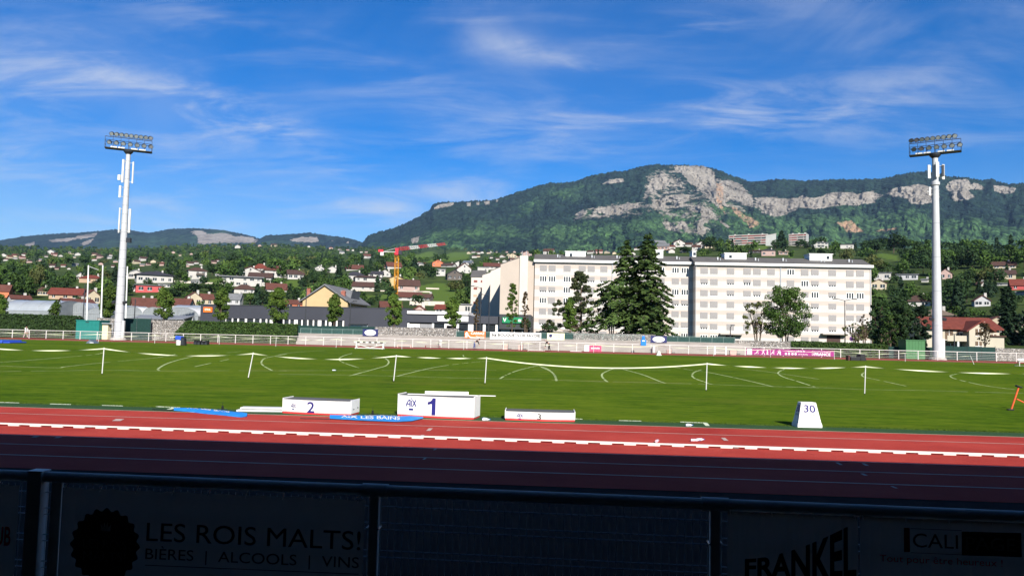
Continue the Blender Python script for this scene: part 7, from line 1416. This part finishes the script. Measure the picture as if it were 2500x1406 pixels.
broad('full green tree in front of the right half of the long block', 1917, 835, 700, 815, 108, 122, 14000, F_MD, .21, 21, K=150, rs=(.13, .25)); broad('half bare tree left of the full green tree', 1850, 832, 738, 815, 82, 123, 1300, F_OL, .24, 22, multi=5, sparse=.55, K=46)
broad('small dark tree with a forked trunk below the left cedar', 1493, 815, 700, 775, 74, 133, 2600, F_PN, .26, 23, sparse=.75, K=60, rs=(.12, .22)); broad('thin sparse tree at the right corner of the long block', 2090, 838, 785, 832, 60, 124, 520, F_OL, .2, 24, multi=5, sparse=.5, K=40); broad('thin sparse bush behind the violet road sign', 2110, 838, 760, 830, 30, 126, 420, F_RD, .22, 25, multi=4, sparse=.5, K=36)
broad('tall dark tree beside the right end of the long block', 2150, 842, 733, 838, 52, 134, 3400, F_DK, .34, 26, K=70); broad('dark broad tree left of the light green container', 2196, 846, 740, 842, 70, 136, 4200, F_DK, .34, 27, K=80); broad('dark tree directly left of the right mast', 2243, 846, 748, 842, 56, 140, 3000, F_CN, .34, 28, K=60); broad('lighter green bushy tree between the two dark trees', 2172, 846, 770, 842, 40, 130, 1700, F_MD, .3, 29, K=40)
street_tree('young thin tree in front of the villa', 2404, 790, 838, 44, 122, 330, F_RD, .55)
conifer('very tall dark columnar conifer at the right edge', 2461, 850, 700, 34, 174, 5200, F_CN, size=.5, levels=30, seed=14, zb=.02, pw=.3, droop=.1, up=.35, group='dark trees at the right edge', name='conifer_tree'); broad('dark bushy tree right of the tall columnar conifer', 2490, 850, 770, 845, 50, 172, 3000, F_CN, .36, 31, 'dark trees at the right edge', K=60); broad('dark low tree left of the tall columnar conifer', 2445, 850, 815, 845, 26, 172, 900, F_DK, .32, 32, 'dark trees at the right edge', K=30)
broad('low dark shrub behind the stone baskets under the pine', 1445, 822, 797, 820, 40, 128, 700, F_DK, .22, 33, 'shrubs along the stone baskets', K=30, sparse=.7, name='shrub'); broad('dark green shrub under the green shop sign', 1284, 806, 780, 803, 26, 130, 900, F_DK, .22, 34, 'shrubs along the stone baskets', K=30, name='shrub'); broad('low dark shrub at the right foot of the pine', 1340, 808, 795, 806, 46, 184, 900, F_DK, .3, 35, 'shrubs along the stone baskets', K=30, name='shrub')
# ---- hillside trees: prototypes at unit height
def proto(kind, seed, n, sz):
    rng = random.Random(seed); r2 = np.random.default_rng(seed); bl = []
    if kind == 'conifer':
        P = []; N_ = []; u = r2.uniform(0, 1, n); z = .06 + .94 * u; rad = .2 * (1 - u) ** .8 * (.75 + .4 * np.abs(np.sin(u * 40))) + .012; a = r2.uniform(0, 6.28, n); q = rad * r2.uniform(.45, 1, n); P = np.stack([q * np.cos(a), q * np.sin(a), z], 1); N_ = np.stack([np.cos(a) * .8, np.sin(a) * .8, np.full(n, .7)], 1); V, Q = leaf_quads(P, N_, sz * .8, r2, 1.5, .5)
    else:
        wz, wx, c = {'round': (.42, .44, .56), 'wide': (.36, .6, .58), 'tall': (.46, .27, .53), 'bush': (.46, .62, .46)}[kind]
        for k in range(26):
            d = Vector((rng.gauss(0, 1), rng.gauss(0, 1), rng.gauss(0, 1))).normalized() * rng.random() ** .45; bl.append((d.x * wx * .78, d.y * wx * .78, c + d.z * wz * .8, rng.uniform(.1, .19) * (wx / .44) ** .5))
        V, Q = blob_leaves(bl, n, sz, r2, 1.2, .55, .5)
    b = MB(); b.tube((0, 0, -.06), (0, 0, .55), .022, .012, 5)
    for k in range(5 if bl else 0): b.tube((0, 0, .3), bl[k * 4][:3], .012, .004, 4)
    tv = np.array(b.v); return V, Q, tv, b.f
PM = {}
def proto_obj(kind, mname, m, seed):
    k = (kind, mname, seed)
    if k not in PM:
        V, Q, tv, tf = proto(kind, seed, 620, .085); crown = np_mesh('crown', V, Q, [m]); tm = bpy.data.meshes.new('trunk'); tm.from_pydata([tuple(v) for v in tv], [], tf); tm.materials.append(bark); PM[k] = (crown, tm)
    return PM[k]
KM = {'dark green round': ('round', F_DK), 'green round': ('round', F_MD), 'light green': ('round', F_LT), 'olive': ('wide', F_OL), 'dark spreading': ('wide', F_DK), 'green spreading': ('wide', F_MD), 'dark conifer': ('conifer', F_CN), 'tall slim green': ('tall', F_MD), 'low bushy green': ('bush', F_LT), 'low bushy dark': ('bush', F_DK)}
PLACED = []; cover = {}; HOUSES.append((2141, 2192, 615, 636, 800)); HOUSES.append((1055, 1150, 614, 640, 1900))
EXPL = [(1743, 611, 574, 60, 'dark spreading'), (1772, 575, 552, 34, 'dark spreading'), (1726, 612, 580, 36, 'dark green round'), (1855, 578, 546, 66, 'green spreading'), (1908, 606, 563, 34, 'dark conifer'), (1893, 608, 582, 34, 'dark spreading'), (1955, 606, 583, 34, 'dark green round'), (1970, 607, 588, 26, 'dark green round'), (2140, 616, 578, 46, 'dark green round'), (2182, 618, 566, 72, 'dark spreading'), (2112, 608, 584, 34, 'dark green round'), (2240, 640, 598, 56, 'green round'), (2265, 636, 598, 44, 'green round'), (2215, 640, 604, 40, 'dark green round'), (2318, 650, 604, 48, 'green round'), (2352, 648, 602, 40, 'dark spreading'), (2395, 655, 603, 66, 'green round'), (2432, 640, 610, 40, 'dark green round'), (2464, 642, 610, 24, 'dark green round'), (2492, 640, 618, 36, 'dark green round'), (2300, 640, 612, 30, 'green round'),
        (34, 722, 652, 62, 'dark green round'), (6, 700, 652, 40, 'dark green round'), (86, 716, 636, 46, 'olive'), (126, 716, 658, 42, 'green round'), (166, 714, 660, 42, 'green round'), (62, 722, 676, 40, 'dark green round'), (76, 726, 698, 30, 'dark spreading'), (258, 694, 655, 44, 'olive'), (236, 716, 680, 36, 'dark green round'), (765, 692, 650, 36, 'dark green round'), (792, 700, 652, 42, 'dark green round'), (826, 706, 646, 34, 'dark conifer'), (840, 704, 664, 34, 'dark green round'), (742, 700, 668, 36, 'dark green round'), (1042, 672, 640, 40, 'dark green round'), (1012, 672, 628, 30, 'dark conifer'), (988, 680, 646, 40, 'green round'), (1112, 712, 680, 60, 'olive'), (1140, 700, 668, 34, 'dark green round'), (905, 664, 646, 30, 'dark green round'), (925, 666, 640, 26, 'light green'), (415, 680, 650, 44, 'dark green round'), (440, 684, 655, 40, 'green round'), (545, 676, 640, 50, 'green round'), (570, 672, 636, 40, 'dark green round'), (518, 672, 645, 36, 'dark green round'), (470, 712, 686, 70, 'dark spreading'), (520, 714, 690, 70, 'dark spreading'), (420, 725, 700, 60, 'dark green round'), (360, 698, 676, 30, 'dark spreading'), (465, 736, 708, 40, 'green round'), (395, 738, 708, 50, 'light green'), (880, 740, 706, 50, 'green round'), (716, 736, 696, 60, 'dark spreading'), (640, 742, 706, 50, 'dark green round'), (610, 744, 712, 40, 'light green'), (1130, 746, 726, 40, 'olive'), (905, 745, 722, 34, 'dark green round'), (1222, 612, 596, 40, 'dark conifer'), (1302, 626, 606, 30, 'dark green round'), (1385, 618, 606, 18, 'dark green round'), (1497, 617, 606, 16, 'dark green round'), (1672, 618, 600, 34, 'dark green round'), (1640, 616, 604, 20, 'dark green round'), (1720, 624, 606, 40, 'green spreading'), (1775, 628, 608, 50, 'olive'), (1830, 616, 602, 30, 'dark green round'), (2390, 712, 686, 20, 'dark conifer'), (2408, 716, 682, 24, 'dark conifer'), (2428, 716, 684, 24, 'dark conifer'), (2360, 740, 700, 60, 'dark spreading'), (2330, 730, 690, 50, 'dark green round'), (2380, 776, 746, 60, 'green spreading'), (2325, 778, 742, 60, 'green round'), (2430, 790, 752, 50, 'dark green round'), (2470, 760, 715, 40, 'dark green round'), (2210, 742, 700, 60, 'dark green round'), (2180, 730, 690, 46, 'dark spreading'), (2150, 760, 716, 40, 'green round'), (2200, 668, 640, 46, 'green round'), (2160, 660, 636, 40, 'green round')]
def covers(x0, x1, y0, y1, dp):
    bad = []
    for i, (a, c, d, e, q) in enumerate(HOUSES):
        if dp < q:
            o = max(0, min(x1, c) - max(x0, a)) * max(0, min(y1, e) - max(y0, d))
            if o > 0: bad.append((i, o / ((c - a) * (e - d))))
    return bad
def try_tree(x, yb, hpx, wpx, kind, p, forced=False):
    dp = depth(p); bad = covers(x - wpx * .42, x + wpx * .42, yb - hpx * .95, yb, dp)
    if not forced:
        for i, f_ in bad:
            if cover.get(i, 0) + f_ > .5: return False
    for i, f_ in bad: cover[i] = cover.get(i, 0) + f_
    PLACED.append((hpx * wpx, x, yb, hpx, wpx, kind, p, dp, forced)); return True
for x, yb, yt, w, k in EXPL:
    p = on_hill(x, yb)
    if p: try_tree(x, yb, yb - yt, w, k, p, True)
rt = random.Random(77)
ZONES = [((-60, 1010), (598, 655), 1.15), ((-60, 330), (640, 745), 1.5), ((330, 1180), (655, 752), 1.15), ((1010, 1320), (606, 655), .75), ((1300, 1720), (602, 628), .8), ((1720, 2140), (596, 635), 1.1), ((2126, 2900), (590, 850), 1.35)]
mp_ = [np.array(m) for m in MEADOW]
for (xa_, xb_), (ya_, yb_), dens in ZONES:
    y = yb_
    while y > ya_:
        x = xa_; step_y = 6
        while x < xb_:
            jx, jy = x + rt.uniform(-6, 6), y + rt.uniform(-4, 4); p = on_hill(jx, jy); x += 8
            if p is None: continue
            dp = depth(p); s = F / dp
            if dp < 150: x += 14; continue
            hm = rt.uniform(6, 13) if dp < 900 else rt.uniform(8, 15); hpx = hm * s; x += max(0, hpx * .78 / dens - 8); step_y = max(3.0, hpx * .36 / dens)
            if any(inpoly(np.array([jx]), np.array([jy]), m)[0] for m in MEADOW): continue
            far = dp > 1200; k = rt.choices(list(KM), [4, 4, 1.5 if not far else .8, .8, 2, 2, 1.2, 1., .8, 1] if jx < 2100 else [6, 4, .8, .5, 4, 2, 2, 1, .5, 2])[0]
            wpx = hpx * {'round': .9, 'wide': 1.2, 'tall': .55, 'bush': 1.2, 'conifer': .45}[KM[k][0]]
            if KM[k][0] == 'bush': hpx *= .5; wpx *= .5
            try_tree(jx, jy, hpx, wpx, k, p)
        y -= step_y
PLACED.sort(key=lambda t: (-t[8], -t[0])); NIND = 262
LMK = [(158, 715, 'around the peach farmhouse'), (30, 690, 'at the far left edge of the hill'), (100, 660, 'on the slope above the peach farmhouse'), (225, 690, 'around the red hipped house left of the mast'), (270, 650, 'on the slope beside the left mast'), (375, 690, 'around the navy roofed villa'), (370, 735, 'below the flat roofed red house'), (482, 670, 'around the house with the turret'), (590, 690, 'around the long white villa'), (550, 730, 'above the orange shop sign'), (480, 640, 'in the forest above the turret house'), (675, 685, 'around the broad brown hipped roof'), (650, 735, 'behind the broadest street tree'), (795, 680, 'above the yellow gable'), (880, 700, 'between the yellow gable and the crane'), (1000, 660, 'right of the crane mast'), (1100, 680, 'around the grey wooden barn'), (1090, 735, 'on the green slope left of the end block'), (1240, 625, 'behind the tall cream gable'), (1420, 615, 'above the left roof of the long block'), (1640, 608, 'behind the cedar tops'), (1760, 600, 'left of the red awning apartments'), (1900, 600, 'around the red awning apartments'), (2010, 620, 'under the white crest villa'), (2160, 640, 'above the white modern house'), (2180, 700, 'below the white modern house'), (2250, 745, 'around the dark hipped roof'), (2250, 640, 'on the slope left of the right mast'), (2340, 650, 'on the slope right of the right mast'), (2390, 720, 'around the grey gabled house'), (2465, 690, 'below the cream house at the right edge'), (2370, 780, 'above the red villa roof'), (2180, 590, 'on the crest left of the right mast'), (2450, 620, 'on the crest at the right edge'), (2330, 700, 'beside the right mast')]
zone = {}
for t_ in PLACED[:NIND]:
    x, yb, hpx, kind = t_[1], t_[2], t_[3], t_[5]; L = min(LMK, key=lambda l: (l[0] - x) ** 2 + (l[1] - (yb - hpx / 2)) ** 2 * 2.2)[2]; zone.setdefault((kind, L), []).append(t_)
for (kind, L), l in zone.items():
    l.sort(key=lambda t: t[1])
    for i, (ar, x, yb, hpx, wpx, kd, p, dp, fo) in enumerate(l):
        sh, m = KM[kd]; s = dp / F; o = int(x * 3 + yb) % 3; cr, tr = proto_obj(sh, m.name, m, o + 1)
        if len(l) == 1: lb = '%s tree %s, the only one' % (kd, L)
        else: lb = '%s tree, %s, %s' % (kd, orders[i] if i < 19 else 'far right', L)
        r = thing('conifer_tree' if sh == 'conifer' else 'hill_tree', lb, 'tree', (p.x, p.y, tz(p.x, p.y) - .4), rt.uniform(0, 6.28), 'trees on the hillside %s' % L)
        h = hpx * s; w = wpx * s / {'round': .9, 'wide': 1.2, 'tall': .55, 'bush': 1.2, 'conifer': .42}[sh]; r.scale = (w, w, h); link('crown', cr, r); link('trunk', tr, r)
# the rest of the wood reads as one mass
low = {}; VV = []; QQ = []; MI = []; off = 0; ms = [F_DK, F_MD, F_LT, F_OL, F_CN]
far_f = {F_DK.name: 0, F_MD.name: 1, F_LT.name: 2, F_OL.name: 3, F_CN.name: 4}
for t_ in PLACED[NIND:]:
    ar, x, yb, hpx, wpx, kd, p, dp, fo = t_; sh, m = KM[kd]; o = int(x * 7 + yb * 3) % 4
    nl = 150 if hpx > 14 else 80
    if (sh, o, nl) not in low: V, Q, _, _ = proto(sh, 40 + o, nl, .15 if nl == 150 else .2); low[(sh, o, nl)] = (V, Q)
    V, Q = low[(sh, o, nl)]; s = dp / F; h = hpx * s; w = wpx * s / {'round': .9, 'wide': 1.2, 'tall': .55, 'bush': 1.2, 'conifer': .42}[sh]; a = rt.uniform(0, 6.28); ca, sa = math.cos(a), math.sin(a)
    VV.append(np.stack([(V[:, 0] * ca - V[:, 1] * sa) * w + p.x, (V[:, 0] * sa + V[:, 1] * ca) * w + p.y, V[:, 2] * h + tz(p.x, p.y) - .4], 1)); QQ.append(Q + off); off += len(V); MI.append(np.full(len(Q), far_f[m.name]))
o = link('distant_wood', np_mesh('distant_wood', np.concatenate(VV), np.concatenate(QQ), ms, np.concatenate(MI))); tag(o, 'distant woods and gardens covering the hillside between the houses', 'wood', kind='stuff')
print('TREES', len(PLACED), 'houses', len(HOUSES), 'near', len(EXPL))
# ------------------------------------------------------------------ light, sky, haze, camera
sd_ = Vector((-SDX * math.cos(SUN_EL), -SDY * math.cos(SUN_EL), math.sin(SUN_EL)))
l = bpy.data.lights.new('sun', 'SUN'); l.energy = 5.0; l.angle = R(.53); l.color = (1, .94, .85)
so = bpy.data.objects.new('sun', l); COL.objects.link(so); so.rotation_euler = (-sd_).to_track_quat('-Z', 'Y').to_euler(); so.location = (30, -60, 60)
wd = bpy.data.worlds.new('World'); S.world = wd; wd.use_nodes = True; t = wd.node_tree; bg = t.nodes['Background']
sk = nd(t, 'ShaderNodeTexSky', sky_type='NISHITA'); sk.sun_disc = False; sk.sun_elevation = SUN_EL; sk.sun_rotation = math.atan2(sd_.x, sd_.y); sk.altitude = 250; sk.air_density = 1.; sk.dust_density = .35; sk.ozone_density = 2.6
hs = nd(t, 'ShaderNodeHueSaturation'); hs.inputs['Saturation'].default_value = 1.6; hs.inputs['Value'].default_value = 1.; t.links.new(sk.outputs[0], hs.inputs['Color']); tn = nd(t, 'ShaderNodeMix', data_type='RGBA', blend_type='MULTIPLY'); tn.inputs[0].default_value = 1; tn.inputs[7].default_value = (.74, .98, 1.31, 1); t.links.new(hs.outputs[0], tn.inputs[6])
tc = nd(t, 'ShaderNodeTexCoord'); sx = nd(t, 'ShaderNodeSeparateXYZ'); t.links.new(tc.outputs['Generated'], sx.inputs[0])
def mth(op, a, b=None, c=None, clamp=False):
    n = nd(t, 'ShaderNodeMath', operation=op, use_clamp=clamp)
    for i, x in enumerate((a, b, c)):
        if x is None: continue
        if isinstance(x, (int, float)): n.inputs[i].default_value = x
        else: t.links.new(x, n.inputs[i])
    return n.outputs[0]
yy = mth('MAXIMUM', sx.outputs['Y'], .02); U = mth('DIVIDE', sx.outputs['X'], yy); V_ = mth('DIVIDE', sx.outputs['Z'], yy)
cb = nd(t, 'ShaderNodeCombineXYZ'); t.links.new(U, cb.inputs[0]); t.links.new(V_, cb.inputs[1])
def streak(ang, sxx, syy, sc, det, rough, dist):
    mp = nd(t, 'ShaderNodeMapping'); mp.inputs['Rotation'].default_value = (0, 0, R(ang)); mp.inputs['Scale'].default_value = (sxx, syy, 1); t.links.new(cb.outputs[0], mp.inputs[0])
    n = nd(t, 'ShaderNodeTexNoise'); n.inputs['Scale'].default_value = sc; n.inputs['Detail'].default_value = det; n.inputs['Roughness'].default_value = rough; n.inputs['Distortion'].default_value = dist; t.links.new(mp.outputs[0], n.inputs['Vector']); return n.outputs['Fac']
def sstep(x, lo, hi):
    n = nd(t, 'ShaderNodeMapRange', interpolation_type='SMOOTHSTEP'); n.inputs[1].default_value = lo; n.inputs[2].default_value = hi; t.links.new(x, n.inputs[0]); return n.outputs[0]
nA = streak(14, 1.2, 6.5, 3.2, 9, .62, .5); nB = streak(-9, 1.2, 7, 3.4, 9, .62, .6); nC = streak(8, 1, 2, 2.0, 7, .6, .9)
sA, sB, sC = sstep(nA, .4, .74), sstep(nB, .4, .74), sstep(nC, .34, .7)
CL = [(1235, 112, 130, 45, 12, .7, 'C'), (1420, 175, 300, 34, 22, .5, 'A'), (1760, 262, 420, 70, -8, .55, 'B'), (2030, 300, 330, 50, -6, .36, 'B'), (2020, 335, 70, 22, 0, .35, 'C'), (1140, 470, 230, 46, 4, .75, 'B'), (940, 512, 210, 30, 12, .7, 'A'), (1390, 440, 90, 14, -4, .6, 'B'), (640, 300, 210, 46, 15, .5, 'A'), (740, 352, 170, 26, 24, .5, 'A'), (120, 120, 480, 130, 20, .24, 'C'), (330, 165, 260, 50, 18, .2, 'A'), (110, 552, 260, 28, 3, .6, 'A'), (50, 372, 150, 22, 8, .5, 'A'), (330, 250, 380, 60, 14, .38, 'A'), (2060, 40, 260, 70, 20, .4, 'C'), (2330, 120, 260, 120, -10, .3, 'C'), (1180, 320, 420, 60, -10, .42, 'B'), (1560, 330, 380, 50, -8, .4, 'B'), (260, 450, 500, 70, 8, .3, 'A'), (2350, 330, 260, 60, -8, .35, 'B'), (150, 250, 420, 120, 16, .42, 'A'), (520, 60, 300, 60, 20, .3, 'A'), (1700, 60, 300, 60, -14, .3, 'B'), (1050, 230, 360, 50, 14, .34, 'A'), (2200, 220, 300, 60, -14, .26, 'B'), (520, 520, 420, 60, 4, .35, 'A'), (900, 420, 320, 40, 6, .3, 'B')]
acc = None
for x, y, rx_, ry_, an, s_, nn in CL:
    d = ray(x, y); u0, v0 = d.x / d.y, d.z / d.y; d2 = ray(x + rx_, y + rx_ * math.tan(R(an))); ax, ay = d2.x / d2.y - u0, d2.z / d2.y - v0; L = math.hypot(ax, ay); ax, ay = ax / L, ay / L; k = L / (rx_ / math.cos(R(an))); a_, b_ = L, ry_ * k
    du, dv = mth('SUBTRACT', U, u0), mth('SUBTRACT', V_, v0); p_ = mth('ADD', mth('MULTIPLY', du, ax / a_), mth('MULTIPLY', dv, ay / a_)); q_ = mth('ADD', mth('MULTIPLY', du, -ay / b_), mth('MULTIPLY', dv, ax / b_))
    g = mth('EXPONENT', mth('MULTIPLY', mth('ADD', mth('MULTIPLY', p_, p_), mth('MULTIPLY', q_, q_)), -1.)); g = mth('MULTIPLY', mth('MULTIPLY', g, s_), {'A': sA, 'B': sB, 'C': sC}[nn]); acc = g if acc is None else mth('ADD', acc, g)
acc = mth('ADD', acc, mth('ADD', mth('MULTIPLY', mth('MULTIPLY', sA, sC), .2), mth('MULTIPLY', sC, .07))); acc = mth('MULTIPLY', mth('MINIMUM', mth('MULTIPLY', acc, .78), .7), sstep(sx.outputs['Y'], .05, .3))
mx = nd(t, 'ShaderNodeMix', data_type='RGBA'); t.links.new(acc, mx.inputs[0]); hz_ = nd(t, 'ShaderNodeMix', data_type='RGBA'); t.links.new(mth('MULTIPLY', sstep(sx.outputs['Z'], .24, .04), .28), hz_.inputs[0]); t.links.new(tn.outputs[2], hz_.inputs[6]); hz_.inputs[7].default_value = (CLOUD * .8, CLOUD * .95, CLOUD * 1.15, 1); t.links.new(hz_.outputs[2], mx.inputs[6]); mx.inputs[7].default_value = (CLOUD, CLOUD * 1.06, CLOUD * 1.18, 1); zd = sstep(sx.outputs['Z'], .41, .85); zf = nd(t, 'ShaderNodeMix', data_type='RGBA', blend_type='MULTIPLY'); t.links.new(zd, zf.inputs[0]); t.links.new(mx.outputs[2], zf.inputs[6]); zf.inputs[7].default_value = (.17, .18, .2, 1); t.links.new(zf.outputs[2], bg.inputs['Color']); bg.inputs['Strength'].default_value = SKY  # zenith darkened beyond a natural sky, added to deepen the shade on the ground
# haze over the valley
b = MB(); b.bx(-9500, 9500, -4300, 10900, -14, 1480); hz = bpy.data.materials.new('haze'); hz.use_nodes = True; t = hz.node_tree; t.nodes.remove(t.nodes['Principled BSDF']); pv = nd(t, 'ShaderNodeVolumePrincipled'); pv.inputs['Color'].default_value = (.38, .62, 1, 1); pv.inputs['Density'].default_value = HAZE; pv.inputs['Anisotropy'].default_value = 0.; t.links.new(pv.outputs[0], t.nodes['Material Output'].inputs['Volume'])
tag(b.build('haze', hz), 'thin blue haze filling the valley', 'haze', kind='stuff')
cd = bpy.data.cameras.new('camera'); co = bpy.data.objects.new('camera', cd); COL.objects.link(co); co.matrix_world = Matrix.Translation(CAM) @ RM.to_4x4(); cd.sensor_width = 36; cd.lens = 36 * F / W; cd.clip_start = .05; cd.clip_end = 40000; S.camera = co
S.view_settings.view_transform = 'Standard'; S.view_settings.look = 'None'; S.view_settings.exposure = EXPO; S.view_settings.gamma = 1
S.render.engine = 'CYCLES'; S.cycles.max_bounces = 5; S.cycles.diffuse_bounces = 2; S.cycles.glossy_bounces = 2; S.cycles.transmission_bounces = 2; S.cycles.volume_bounces = 0; S.cycles.use_denoising = True; S.cycles.caustics_reflective = False; S.cycles.caustics_refractive = False
